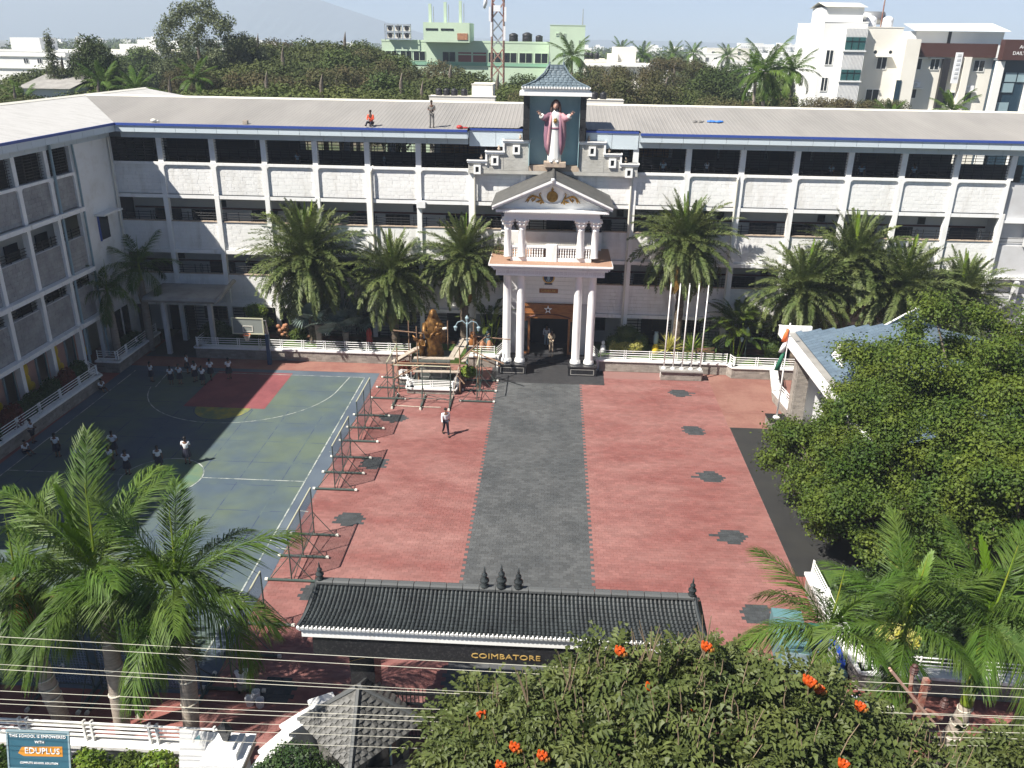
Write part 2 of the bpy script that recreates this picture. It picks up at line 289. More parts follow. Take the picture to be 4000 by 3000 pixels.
    for n in 'LR': a = Vector(J['an'+n][0]); t = Vector(J['to'+n][0]); so.tube([tuple(a+Vector((0,.05,-.045))),tuple((a+t)/2+Vector((0,0,-.02))),tuple(t+Vector((0,-.02,0)))],[.045,.05,.04],8)
    P_.append(('shoes', mesh_of(so,'shoes','shoe')))
    h = MB(); hx,hy,hz = J['brow'][0]; h.ell((hx,hy+.022,hz+.035),(.094,.103,.088),12,8)
    if outfit == 'skirt': h.ell((hx,hy+.10,hz-.06),(.05,.05,.11),8,6)
    P_.append(('hair', mesh_of(h,'hair','hair')))
    f_ = MB()
    for s in (-1,1): f_.ell((hx+s*.032,hy-.088,hz-.005),(.013,.008,.008),6,4)
    f_.ell((hx,hy-.095,hz-.03),(.012,.016,.022),6,4); f_.ell((hx,hy-.078,hz-.075),(.024,.008,.006),6,4); P_.append(('face', mesh_of(f_,'face','skin_dark')))
    POSES[key] = P_
make_pose('girl_down','skirt','down'); make_pose('girl_folded','skirt','folded'); make_pose('girl_phone','skirt','phone'); make_pose('girl_hips','skirt','hips'); make_pose('girl_walk','skirt','swing','walk'); make_pose('boy_down','shorts','front'); make_pose('kid_sit','shorts','front','sit'); make_pose('man_walk','long','swing','walk'); make_pose('man_khaki','long','front','stand','skin_dark','khaki','khaki'); make_pose('man_grey','short','front','stand','skin_dark','grey_cloth','grey_cloth'); make_pose('man_orange','long','front','sit','skin_dark','orange_cloth','navy'); make_pose('painter','short','reach','crouch','skin_dark','shirt_white','grey_cloth'); make_pose('girl_blue','skirt','down','stand','skin','shirt_blue','navy'); make_pose('lady','long','down','stand','skin','shirt_white','shirt_blue')
def person(key, label, x, y, z, face, h=1.5, group=None):
    """face: the way the person looks, degrees from -Y, turning left"""
    t = thing('person', label, 'person', (x,y,z), R(face), group); s = h/1.74
    for n,me in POSES[key]: o = ob(n, me, t); o.scale = (s,s,s)
    return t
# ================================================================ SCHOOL: main block (faces -Y) and side wing (faces +X)
YF = 57.6; XW = -29.7
COLX = [-29.9,-26.38,-22.74,-19.18,-15.65,-12.08,-8.59,-5.0,-1.45,2.41,6.01,9.52,13.09,16.65,20.12,23.59,27.05,30.6]
S1, S2, S3 = 2.74, 6.64, 10.52      # slab undersides
C1, C2, C3 = 5.13, 8.90, 12.90      # parapet tops
ZE = 15.0                            # eave fascia bottom
M('hall_dark', (.10,.10,.105), .9)  # shade of the hall interior is put into this dark colour
school = thing('school_building', 'long white four storey school block with stone parapets and grey sheet roof', 'building', (.57,58,0), world=True)
wing = thing('school_wing', 'shaded side wing of the school with grey stone parapets and white sheet roof', 'building', (-31,46,0), world=True)
def blocks(p, ang, length, z0, z1, ch, bl, dep=.06, jit=.004):
    """stone courses on a wall that starts at p and runs along ang; the face looks to the right of the run"""
    out = []; n = max(1, round((z1-z0)/ch)); ch = (z1-z0)/n; d = Vector((math.cos(ang), math.sin(ang), 0)); nr = Vector((math.sin(ang), -math.cos(ang), 0))
    for i in range(n):
        x = 0.0; first = True
        while x < length-.01:
            L = bl*random.uniform(.7,1.3)
            if first and i % 2: L *= .5
            first = False
            if length-x-L < bl*.4: L = length-x
            c = Vector((p[0],p[1],0))+d*(x+L/2)+nr*random.uniform(-jit,jit); c.z = z0+ch*(i+.5)
            out.append(TRS(c, (L-.005, dep, ch-.005), ang)); x += L
    return out
def arch_frame(mb, a0, a1, z0, z1, t, r, o, d, axis='y'):
    """border round a panel, rounded at its upper corners"""
    inn = [(a0+t,z0),(a1-t,z0)]; out = [(a0,z0),(a1,z0)]
    for cx, s, st in ((a1-t-r,1,0),(a0+t+r,-1,1)):
        for k in range(6):
            th = k/5*PI/2 if s>0 else PI/2+k/5*PI/2
            inn.append((cx+r*math.cos(th), z1-t-r+r*math.sin(th))); out.append((a1 if s>0 else a0, z1))
    mb.ring(out, inn, d, axis, o)
nb = len(COLX)-1; stones = []
for k,x in enumerate(COLX[1:-1]+[COLX[-1]]):
    hw = .16
    b = MB(); z0 = 0.0
    b.box((x-hw, YF-.16, z0),(x+hw, YF+.2, S3+.26)); b.build('column', 'white_trim', school)
    if k < 6 or k > 8: MB().box((x-.18, YF-.05, C3+.06),(x+.18, YF+.35, 14.6)).build('column', 'white', school)
for i in range(nb):
    x0, x1 = COLX[i], COLX[i+1]; a, c = x0+.16, x1-.16
    for lv,(z0,z1) in enumerate(((S1+.26,C1),(S2+.26,C2),(S3+.26,C3))):
        MB().box((a, YF+.04, z0),(c, YF+.22, z1-.02)).build('parapet', 'mortar', school)
        if lv == 0 and i in (8,): continue
        stones += blocks((a+.01, YF+.025), 0, c-a-.02, z0+.01, z1-(.02 if lv<2 else .12), .25, .5)
        if lv < 2:
            MB().box((a, YF-.06, z1-.02),(c, YF+.24, z1+.035)).build('ledge', 'ledge', school)
    fr = MB(); arch_frame(fr, x0, x1, S3+.26, C3+.06, .17, .22, YF-.14, .16); fr.build('panel_frame', 'white_trim', school)
    for z in (S1,S2,S3): MB().box((a, YF-.13, z),(c, YF+.22, z+.26)).build('slab_edge', 'white_trim', school)
pieces('stone_block', stones, ublock(), 'block_white', school, 300)
for z in (S1,S2,S3):
    MB().box((-30, YF+.22, z+.02),(31, 68.5, z+.24)).build('floor_slab', 'inner_wall', school)
# corridors: back walls with doors and windows, railings
for lv,z0 in enumerate((0.0,S1+.24,S2+.24)):
    zt = (S1,S2,S3)[lv]
    MB().box((-30, 60.0, z0),(31, 60.25, zt+.02)).build('corridor_wall', 'inner_wall', school)
    if lv: MB().box((-29.9, 59.93, z0+2.45),(30.9, 59.998, z0+2.57)).build('wall_band', 'brown_band', school)
    for i in range(nb):
        x0, x1 = COLX[i], COLX[i+1]; wd = x1-x0
        if (i+lv) % 2 == 0:
            a = x0+wd*.42; d = MB().box((a, 59.90, z0),(a+1.9, 59.992, z0+2.43)).build('door', 'dark_door', school)
            MB().cyl((a+.85,59.88,z0+1.1),(a+.95,59.88,z0+1.1),.03,n=6).build('door_handle', 'steel', d); MB().box((a+.82,59.86,z0),(a+.88,59.9,z0+2.4)).build('door_post', 'black_metal', d)
        else:
            a = x0+wd*.18; wn = MB().box((a, 59.93, z0+.95),(a+1.75, 59.985, z0+2.4)).build('window', 'dark_glass', school)
            g = MB()
            for q in range(6): g.box((a+.05+q*.33,59.90,z0+.95),(a+.08+q*.33,59.93,z0+2.4))
            for q in range(6): g.box((a,59.895,z0+1.0+q*.26),(a+1.75,59.915,z0+1.02+q*.26))
            g.build('window_grille', 'black_metal', wn)
            a = x0+wd*.76; MB().box((a, 59.95, z0+2.62),(a+.5, 59.99, z0+3.1)).build('vent', 'dark_glass', school)
for lv,(z0) in enumerate((C1,C2)):
    for i in range(nb):
        a, c = COLX[i]+.18, COLX[i+1]-.18; g = MB()
        for h in (.22,.40,.58): g.cyl((a,YF+.1,z0+h),(c,YF+.1,z0+h),.022,n=5)
        for q in range(4):
            x = a+(c-a)*(q+.3)/3.6; g.cyl((x,YF+.1,z0),(x,YF+.1,z0+.68),.028,n=5)
        cx = a+(c-a)*(.5 if i%2 else .72); pts = [(cx+.10*math.cos(t)*1.0, YF+.1, z0+.38+.33*math.sin(t)) for t in np.linspace(0,2*PI,15)]
        g.tube(pts, .022, 5); g.tube([(cx-.08,YF+.1,z0+.15),(cx+.08,YF+.1,z0+.38),(cx-.08,YF+.1,z0+.6)], .018, 5)
        g.build('railing', 'black_metal', school)
# ground floor dark bars
for i in range(nb):
    if i in (7,8,9,0): continue
    g = MB(); a, c = COLX[i]+.18, COLX[i+1]-.18
    for q in range(8): g.box((a,YF+.05,.95+q*.22),(c,YF+.08,.99+q*.22))
    for q in range(5): g.box((a+(c-a)*q/4-.02,YF+.02,.6),(a+(c-a)*q/4+.02,YF+.05,S1))
    g.build('window_grille', 'black_metal', school)
# top hall: bar grilles front and back, far wall
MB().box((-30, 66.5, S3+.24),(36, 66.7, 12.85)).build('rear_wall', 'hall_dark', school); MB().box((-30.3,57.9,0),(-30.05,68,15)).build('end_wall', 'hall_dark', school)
for i in range(nb):
    a, c = COLX[i]+.18, COLX[i+1]-.18
    if i == 8: continue
    for (yy,z0,z1,nh,nv,nm) in ((YF+.12,C3+.06,14.56,9,5,'window_grille'),(66.6,12.85,14.95,8,5,'rear_grille')):
        g = MB()
        for q in range(nh): z = z0+(z1-z0)*(q+.5)/nh; g.box((a,yy-.012,z-.016),(c,yy+.012,z+.016))
        for q in range(nv): x = a+(c-a)*(q+.5)/nv; g.box((x-.02,yy+.013,z0),(x+.02,yy+.035,z1))
        g.build(nm, 'black_metal', school)
    MB().box((COLX[i]-.15,66.45,12.85),(COLX[i]+.3,66.75,14.95)).build('rear_column', 'plaster_grey', school)
    if i > 10 or i < 3: MB().box((a-.1,66.3,12.8),(c+.1,66.44,14.95)).build('rear_shutter', 'dark_door' if i<3 or i%2 else 'hall_dark', school)
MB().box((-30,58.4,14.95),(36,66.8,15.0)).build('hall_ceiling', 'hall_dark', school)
MB().box((31,58,0),(36,66.4,S3)).build('core_wall', 'plaster_grey', school)
# set-back end bays on the right
for lv,(z0,z1) in enumerate(((S1-.2,C1-.35),(S2-.2,C2-.3),(S3-.2,C3-.1))):
    MB().box((30.78,57.75,z0),(38,57.98,z1)).build('end_panel', 'plaster_grey', school); MB().box((30.78,57.5,z0-.14),(38,57.74,z0+.05)).build('slab_edge', 'white_trim', school)
    g = MB()
    for h in (.25,.5): g.cyl((30.9,57.8,z1+h),(38,57.8,z1+h),.02,n=5)
    g.build('railing','black_metal',school)
    for q in range(3):
        MB().box((32.5+q*2.4,57.2,z1),(32.7+q*2.4,57.74,z1+1.45)).build('column', 'plaster_grey', school)
# drain pipes on the front
for x in (COLX[10]-.2, COLX[12]-.24, COLX[5]+.24, COLX[7]+.24):
    MB().tube([(x+.15,YF-.02,C3+.1),(x,YF-.22,C3-.25),(x,YF-.24,1.2)], .075, 8).build('drain_pipe', 'cap_white', school)
MB().box((-8.75,YF-.34,10.28),(-8.15,YF-.17,10.72)).build('utility_box', 'white', school)
# fascia: proud of the wall on both sides, flush in the middle
def fascia(x0, x1, y, z0, z1, par, face='-y', step=1.36):
    n = max(1, round((x1-x0)/step)); it = []
    for i in range(n):
        a = x0+(x1-x0)*i/n; b_ = x0+(x1-x0)*(i+1)/n
        it.append(TRS(((a+b_)/2, y+.03, (z0+z1)/2), (b_-a-.022, .06, z1-z0)) if face == '-y' else TRS((y-.03, (a+b_)/2, (z0+z1)/2), (.06, b_-a-.022, z1-z0)))
    pieces('fascia_panel', it, ucube(), 'acp', par, 300)
XR = 38
for x0,x1 in ((-28.86,-5.17),(6.15,XR)):
    fascia(x0, x1, 56.65, ZE, 15.41, school); fascia(max(x0,-29.6), x1, 57.42, 14.56, 14.97, school)
    MB().box((x0-.05,56.72,ZE+.03),(x1,57.42,15.50)).build('eave_box', 'joint', school); MB().box((x0-.9,57.49,14.58),(x1,57.8,15.4)).build('lintel', 'joint', school)
    MB().box((x0-.1 if x0<0 else x0,56.58,15.415),(x1,56.72,15.57)).build('gutter_stripe', 'blue_stripe', school)
for x in (-5.17,6.15):
    s = 1 if x<0 else -1
    MB().box((min(x,x+.04*s),56.66,ZE),(max(x,x+.04*s),57.46,15.42)).build('fascia_end', 'acp', school)
for x0,x1 in ((-5.12,-1.56),(2.62,6.1)):
    fascia(x0, x1, 57.46, 14.45, 15.46, school, step=1.7); MB().box((x0,57.53,14.47),(x1,57.8,15.45)).build('lintel', 'joint', school)
    MB().box((x0,57.40,15.465),(x1,57.55,15.60)).build('gutter_stripe', 'blue_stripe', school)
# wing facade
WY = [52.3,49.6,46.4,43.2,40.0,36.8,33.6,30.4,27.2]
V1 = 3.45; WC = ((V1+.26,5.75),(S2+.26,C2),(S3+.26,C3)); wst = []
MB().box((XW-.25,52.3,0),(XW,57.55,14.56)).build('end_wall', 'white', wing)
for i in range(len(WY)-1):
    y1, y0 = WY[i], WY[i+1]
    MB().box((XW-.2,y0-.16,0),(XW+.16,y0+.16,S3+.26)).build('column', 'white_trim', wing); MB().box((XW-.35,y0-.18,C3+.06),(XW+.05,y0+.18,14.6)).build('column', 'white', wing)
    for lv,(z0,z1) in enumerate(WC):
        MB().box((XW-.22,y0+.16,z0),(XW-.04,y1-.16,z1)).build('parapet', 'mortar_dark', wing); wst += blocks((XW-.03,y0+.17), PI/2, y1-y0-.34, z0+.01, z1-(.02 if lv<2 else .12), .25, .55, .09)
        MB().box((XW-.24,y0+.17,z1),(XW+.02,y1-.17,z1+.05)).build('ledge', 'plaster_grey', wing)
    for z in (V1,S2,S3): MB().box((XW-.22,y0-.02,z),(XW+.42,y1-.06,z+.26)).build('slab_edge', 'white_trim', wing)
    fr = MB(); arch_frame(fr, y0, y1, S3+.26, C3+.06, .17, .22, XW-.02, .16, 'x'); fr.build('panel_frame', 'white_trim', wing)
    for z0 in (5.8,C2):
        g = MB()
        for h in (.22,.40,.58): g.cyl((XW-.1,y0+.2,z0+h),(XW-.1,y1-.2,z0+h),.022,n=5)
        for q in range(3): g.cyl((XW-.1,y0+.5+q*.95,z0),(XW-.1,y0+.5+q*.95,z0+.68),.028,n=5)
        g.build('railing', 'black_metal', wing)
    g = MB()
    for q in range(9): z = C3+.06+1.5*(q+.5)/9; g.box((XW-.13,y0+.18,z-.016),(XW-.11,y1-.18,z+.016))
    for q in range(4): y = y0+(y1-y0)*(q+.5)/4; g.box((XW-.16,y-.02,C3+.06),(XW-.135,y+.02,14.56))
    g.build('window_grille', 'black_metal', wing)
    for z0 in (V1+.26,S2+.26):
        d = MB().box((-31.98,y0+1.0,z0),(-31.9,y0+2.3,z0+2.3)).build('door', 'dark_door', wing)
    # arched niche with a gilded relief of a face in profile
    pn = MB().box((XW-.85,y0+.45,.9),(XW-.8,y1-.5,3.3)).build('relief_panel', M('relief_pink', (.50,.30,.25), .8), wing)
    fr = MB(); arch_frame(fr, y0+.4, y1-.45, .85, 3.35, .1, .5, XW-.8, .1, 'x'); fr.build('relief_frame', 'skyblue', pn)
    rl = MB(); cy = (y0+y1)/2-.1
    rl.ell((XW-.76,cy,2.45),(.12,.36,.48),10,8); rl.ell((XW-.74,cy+.05,1.75),(.12,.3,.45),8,6); rl.ell((XW-.74,cy-.32,2.3),(.1,.14,.2),8,6); rl.ell((XW-.74,cy+.28,1.3),(.12,.42,.3),8,6); rl.ell((XW-.7,cy-.12,2.2),(.1,.1,.14),8,6)
    rl.build('gilded_relief', 'yellow', pn, True)
pieces('stone_block', wst, ublock(), 'block_grey', wing, 300)
MB().box((-32.2,25,0),(-32,57.5,10.5)).build('corridor_wall', 'inner_wall', wing); MB().box((-36,25,10.8),(-35.8,57.5,14.95)).build('rear_wall', 'hall_dark', wing); MB().box((-36,25,10.55),(-32,57.4,10.78)).build('floor_slab', 'hall_dark', wing)
for z in (V1,S2,S3): MB().box((-32,25,z+.02),(XW-.22,57.3,z+.24)).build('floor_slab', 'inner_wall', wing)
MB().box((-36.2,25,14.95),(XW,57.3,15.0)).build('hall_ceiling', 'hall_dark', wing); MB().box((-36,56.9,10.8),(-30.35,57.2,14.94)).build('rear_wall', 'hall_dark', wing); MB().box((-36,25,10.8),(-30,25.2,14.94)).build('rear_wall', 'hall_dark', wing)
wd = MB().box((XW-.05,54.2,8.15),(XW+.03,55.5,9.75)).build('window', 'dark_glass', wing); MB().box((XW+.0,54.15,8.1),(XW+.07,54.3,9.8)).build('window_frame', 'blue_stripe', wd); MB().box((XW,53.8,9.85),(XW+.75,56.3,9.97)).build('sunshade', 'white_trim', wing)
for y in (54.2,55.3): MB().box((XW-.02,y,.9),(XW+.03,y+.85,3.1)).build('window', 'dark_glass', wing)
MB().tube([(XW+.12,57.0,14.6),(XW+.12,57.0,10.6),(XW+.12,56.9,2)], .07, 8).build('drain_pipe', 'cap_white', wing); MB().tube([(XW+.12,52.5,14.6),(XW+.12,52.6,12.9),(XW+.2,52.4,0.5)], .07, 8).build('drain_pipe', 'skyblue', wing)
MB().tube([(XW+.22,49.9,14.9),(XW+.24,49.9,1.0)], .085, 8).build('drain_pipe', 'skyblue', wing)
fascia(25.5, 56.62, -28.8, ZE, 15.41, wing, '+x'); fascia(25.5, 57.3, -29.6, 14.56, 14.97, wing, '+x')
MB().box((-29.6,25,ZE+.03),(-28.87,56.7,15.5)).build('eave_box', 'joint', wing); MB().box((-29.95,25,14.58),(-29.67,57.4,15.4)).build('lintel', 'joint', wing); MB().box((-28.87,25,15.415),(-28.73,56.64,15.57)).build('gutter_stripe', 'blue_stripe', wing)
# sheet roofs with ribs
YR, ZR, XRG = 66.0, 16.66, -35.6
def zroof(y): return 15.56+(y-56.62)*(ZR-15.56)/(YR-56.62)
b = MB(); step = .27; x = XRG
while x < XR:
    xs = (x, x+.16, x+.19, x+.24, x+step); hs = (0,0,.012,.012,0)
    def y0(xx): return 56.62+max(0,(-28.76-xx))*(YR-56.62)/(-28.76-XRG)
    o = len(b.v)
    for xx,h in zip(xs,hs):
        ya = max(y0(xx), 58.0 if -1.7 < xx < 2.7 else (57.42 if -5.17 < xx < 6.15 else 0)); b.v += [(xx,ya,zroof(ya)+h),(xx,YR,ZR+h)]
    for i in range(4): b.f.append((o+2*i,o+2*i+2,o+2*i+3,o+2*i+1))
    x += step
b.build('sheet_roof', 'roof_grey', school)
MB().prism([(YR-.3,ZR-.02),(YR,ZR+.09),(YR+.3,ZR-.02)], XR+35.6, 'x', XRG).build('ridge_cap', 'cap_white', school)
MB().add([(XRG,YR,ZR-.02),(XR,YR,ZR-.02),(XR,76,15.5),(-29,76,15.5)],[(0,1,2,3)]).build('rear_roof', 'roof_grey', school)
b = MB(); y = 24.0
def zw(x): return 15.56+(-28.76-x)*(ZR-15.56)/(-28.76-XRG)
while y < 76:
    ys = (y,y+.16,y+.19,y+.24,y+step); o = len(b.v)
    for yy,h in zip(ys,(0,0,.014,.014,0)):
        xa = -28.76 if yy < 56.62 else (-28.76-(yy-56.62)*(-28.76-XRG)/(YR-56.62) if yy < YR else -28.76-(76-yy)*.0)
        xa = max(xa, XRG+.01); b.v += [(xa,yy,zw(xa)+h),(XRG,yy,ZR+h)]
    for i in range(4): b.f.append((o+2*i,o+2*i+1,o+2*i+3,o+2*i+2))
    y += step
b.build('sheet_roof', 'roof_white', wing)
MB().prism([(XRG-.3,ZR-.02),(XRG,ZR+.08),(XRG+.3,ZR-.02)], 52.2, 'y', 24).build('ridge_cap', 'cap_white', wing)
MB().add([(XRG,24,ZR-.02),(XRG,76,ZR-.02),(-43,76,15.4),(-43,24,15.4)],[(0,1,2,3)]).build('rear_roof', 'roof_white', wing)
MB().box((-28.7,75.9,15.0),(-28.5,76,15.5)).build('gable_trim', 'white', wing)
# concrete porch canopy in the corner
cn = thing('porch_canopy', 'stained concrete canopy over the corner doorway beside the side wing', 'canopy', (-24.7,55.5,0), world=True)
pr = [(53.9,4.15),(54.0,3.98),(57.3,4.25),(57.3,4.42),(54.6,4.35),(54.15,4.32)]
MB().prism(pr, 5.0, 'x', -27.4).build('canopy_slab', 'concrete', cn)
MB().tube([(-22.35,53.95,4.1),(-22.1,54.1,4.3),(-22.05,55,4.55),(-22.1,57.2,4.75)], .16, 8).build('canopy_lip', 'concrete', cn)
for x in (-26.3,-23.0): MB().box((x-.14,54.5,0),(x+.14,54.8,4.1)).build('post', 'plaster_grey', cn)
# ================================================================ shrine on the roof line
sh = thing('rooftop_shrine', 'stepped grey parapet with blue niche and curved slate roof above the entrance', 'shrine', (.55,57.2,12.9), world=True)
YS = 57.2; stone = []
stepsL = [(-5.16,-3.95,13.60),(-3.95,-2.79,14.20),(-2.79,-1.1,14.94)]; stepsR = [(2.24,3.9,14.94),(3.9,5.0,14.20),(5.0,6.16,13.58)]
for x0,x1,zt in stepsL+stepsR:
    MB().box((x0,YS,12.95),(x1,YS+.35,zt)).build('parapet_step', 'mortar', sh); stone += blocks((x0+.01,YS-.01), 0, x1-x0-.02, 12.96, zt-.2, .105, .36, .05, .004)
    MB().box((x0-.05,YS-.14,zt-.2),(x1+.05,YS+.38,zt-.08)).build('coping', 'white_trim', sh); MB().box((x0-.09,YS-.2,zt-.07),(x1+.09,YS+.42,zt)).build('coping', 'white_trim', sh)
    cx = (x0+x1)/2+(.0)
    wz = zt-.62; f_ = MB(); f_.ring([(cx-.24,wz-.3),(cx+.24,wz-.3),(cx+.24,wz+.3),(cx-.24,wz+.3)],[(cx-.11,wz-.18),(cx+.11,wz-.18),(cx+.11,wz+.18),(cx-.11,wz+.18)],.14,'y',YS-.16)
    wf = f_.build('small_window', 'white_trim', sh); MB().box((cx-.11,YS-.06,wz-.18),(cx+.11,YS-.04,wz+.18)).build('pane', 'dark_glass', wf)
    MB().lathe([(.03,0),(.05,.05),(.11,.12),(.09,.18),(.05,.21),(.07,.27),(.02,.36)],10,(cx+(.25 if x0<0 else -.25),YS+.1,zt)).build('brass_finial', 'ledge', sh, True)
for s,xa in ((1,-2.79),(1,-3.95),(-1,3.9),(-1,5.0)):
    zt = {-2.79:14.94,-3.95:14.2,3.9:14.94,5.0:14.2}[xa]; MB().box((xa-.06,YS-.13,zt-.92),(xa+.06,YS,zt-.2)).build('coping', 'white_trim', sh)
pieces('parapet_block', stone, ublock(), 'brick_stone' if 0 else M('ashlar', (.52,.51,.47), .85, (.44,.43,.39), 1.5, isl=.1, orand=.1), sh, 300)
MB().box((-5.17,YS-.03,12.72),(6.17,YS+.4,12.95)).build('base_beam', M('ashlar',(.5,.5,.5)), sh)
MB().box((-1.12,57.85,13.3),(2.27,57.95,17.75)).build('niche_back', 'teal', sh); MB().box((-1.1,YS-.02,12.96),(2.24,57.85,13.32)).build('niche_floor', 'ledge', sh)
for x0,x1 in ((-1.52,-1.1),(2.16,2.56)):
    for k in range(4): MB().box((x0,56.9,14.96+k*.7),(x1,57.9,15.64+k*.7)).build('granite_pier', 'granite', sh)
    xs = x1-.02 if x0 < 0 else x0-.02
    MB().box((xs,57.0,13.3),(xs+.04,57.85,17.74)).build('niche_side', 'teal', sh)
b = MB().box((-1.78,56.5,17.76),(2.86,58.6,18.0)); b.build('canopy_slab', 'white_trim', sh); MB().box((-1.62,56.65,18.0),(2.7,58.5,18.25)).build('canopy_slab', 'white_trim', sh)
# curved slate roof (tiles in rows)
def pagoda(cx, cy, hw0, hd0, hw1, hd1, z0, z1, rows, par, mt, tilew, name='roof_tile', tile_th=.035, pw=2.0):
    def prof(t): return (hw1+(hw0-hw1)*(1-t)**pw, hd1+(hd0-hd1)*(1-t)**pw, z0+(z1-z0)*t)
    core = MB(); lp = [prof(t) for t in np.linspace(0,1,9)]
    for w_,d_,z in lp: core.v += [(cx-w_,cy-d_,z-.03),(cx+w_,cy-d_,z-.03),(cx+w_,cy+d_,z-.03),(cx-w_,cy+d_,z-.03)]
    for i in range(8):
        for j in range(4): core.f.append((4*i+j,4*i+(j+1)%4,4*i+4+(j+1)%4,4*i+4+j))
    core.f.append((32,33,34,35)); core.build('roof_core', mt, par)
    it = []
    for i in range(rows):
        t0, t1 = i/rows, (i+1)/rows; a, c_ = prof(t0), prof(t1)
        for side in range(4):
            wa, da = (a[0],a[1]) if side in (0,2) else (a[1],a[0]); wc, dc = (c_[0],c_[1]) if side in (0,2) else (c_[1],c_[0])
            n = max(1,int((wa+wc)/tilew)); sl = math.atan2(c_[2]-a[2], da-dc); ln = math.hypot(c_[2]-a[2], da-dc); ww = (wa+wc)/n
            for k in range(n):
                u = -(wa+wc)/2+ww*(k+.5)
                mtx = Matrix.Translation((cx,cy,0)) @ Matrix.Rotation(side*PI/2,4,'Z') @ Matrix.Translation((u,-(da+dc)/2,(a[2]+c_[2])/2)) @ Matrix.Rotation(sl,4,'X') @ Matrix.Diagonal((ww*.96,ln*1.05,tile_th,1))
                it.append(mtx)
    ut = MB().add([(-.5,-.5,0),(.5,-.5,0),(.5,.5,0),(-.5,.5,0),(-.45,-.5,.9),(0,-.5,1.5),(.45,-.5,.9),(.45,.5,.3),(0,.5,.7),(-.45,.5,.3)],[(4,5,8,9),(5,6,7,8),(0,1,6,4),(0,4,9,3),(1,2,7,6)])
    pieces(name, it, ut, mt, par, 300)
    return prof
pagoda(.54,57.6,2.15,1.15,.48,.12,18.27,19.55,9,sh,'slate',.3)
for s in (-1,1):
    MB().tube([(.54+s*2.15,56.45,18.3),(.54+s*1.35,56.85,18.63),(.54+s*.8,57.2,19.1),(.54+s*.5,57.45,19.58)], .06, 6).build('hip_ridge', 'slate', sh)
    MB().lathe([(.09,0),(.1,.1),(.04,.16),(.07,.24),(.02,.3),(.012,.62),(.003,.9)],8,(.54+s*.45,57.6,19.5)).build('finial', 'slate', sh, True)
MB().box((.04,57.5,19.5),(1.04,57.7,19.62)).build('ridge_cap', 'slate', sh)
sc_ = MB()
for k in range(24): sc_.cyl((-1.6+k*.187,56.42,18.27),(-1.6+k*.187,56.6,18.27),.075,n=8)
sc_.build('scalloped_edge', 'white_trim', sh)
# ================================================================ ENTRANCE PORTICO
po = thing('entrance_portico', 'white classical entrance portico with round columns, balcony and gilded pediment', 'portico', (.57,53.4,0), world=True)
PX = (-2.24,-1.32,2.46,3.38); PY = 53.45; PC = .57
for a,c in ((-2.75,-.85),(2.0,3.9)):
    MB().box((a,52.8,0),(c,54.1,.6)).build('pedestal', 'granite', po); MB().box((a-.05,52.75,.6),(c+.05,54.15,.7)).build('pedestal_cap', 'granite', po)
    MB().ring([(a+.15,.1),(c-.15,.1),(c-.15,.5),(a+.15,.5)],[(a+.2,.14),(c-.2,.14),(c-.2,.46),(a+.2,.46)],.012,'y',52.785).build('pedestal_moulding', 'concrete', po)
for x in PX:
    MB().lathe([(.36,0),(.36,.1),(.33,.14),(.35,.2),(.29,.26),(.27,.34),(.275,2.2),(.265,4.5),(.25,6.05),(.28,6.1),(.27,6.2)],20,(x,PY,.7)).build('lower_column', 'white_trim', po, True)
    cu = MB().lathe([(.27,0),(.25,.06),(.24,.1),(.22,1.75),(.25,1.8),(.24,1.86)],20,(x,PY,8.02)).build('upper_column', 'white_trim', po, True)
    cp = MB().lathe([(.23,0),(.25,.1),(.34,.28),(.30,.3),(.42,.52),(.36,.54)],12,(x,PY,9.88))
    for k in range(8):
        t = k*PI/4+PI/8; cp.ell((x+.33*math.cos(t),PY+.33*math.sin(t),10.16),(.07,.07,.09),6,4); cp.ell((x+.4*math.cos(t),PY+.4*math.sin(t),10.36),(.08,.08,.07),6,4)
    cp.box((x-.4,PY-.4,10.42),(x+.4,PY+.4,10.5)); cp.build('capital', 'white_trim', po)
# balcony slab with fret course
MB().box((-2.95,52.85,6.88),(4.1,57.4,7.28)).build('entablature', 'white_trim', po); MB().box((-3.1,52.7,7.28),(4.3,57.4,7.38)).build('cornice', 'white_trim', po); MB().box((-3.25,52.55,7.46),(4.42,57.4,7.60)).build('cornice', 'white_trim', po); MB().box((-3.42,52.4,7.60),(4.58,57.4,7.72)).build('cornice', 'white_trim', po)
MB().box((-3.38,52.44,7.722),(4.54,57.4,7.735)).build('balcony_floor', 'tile_clay', po)
g = MB(); x = -2.85
while x < 3.95:
    z = 6.98; y = 52.84
    for a,b_,c,d in ((0,0,.03,.2),(0,.17,.2,.2),(.17,.06,.2,.2),(.08,.06,.2,.09),(.08,.06,.11,.13)): g.box((x+a,y,z+b_),(x+c,y+.02,z+d))
    x += .27
g.build('fret_course', M('fret', (.72,.71,.69), .7), po)
g = MB()
for k in range(54): g.box((-3.15+k*.141,52.56,7.385),(-3.07+k*.141,52.66,7.455))
g.build('dentils', 'white_trim', po)
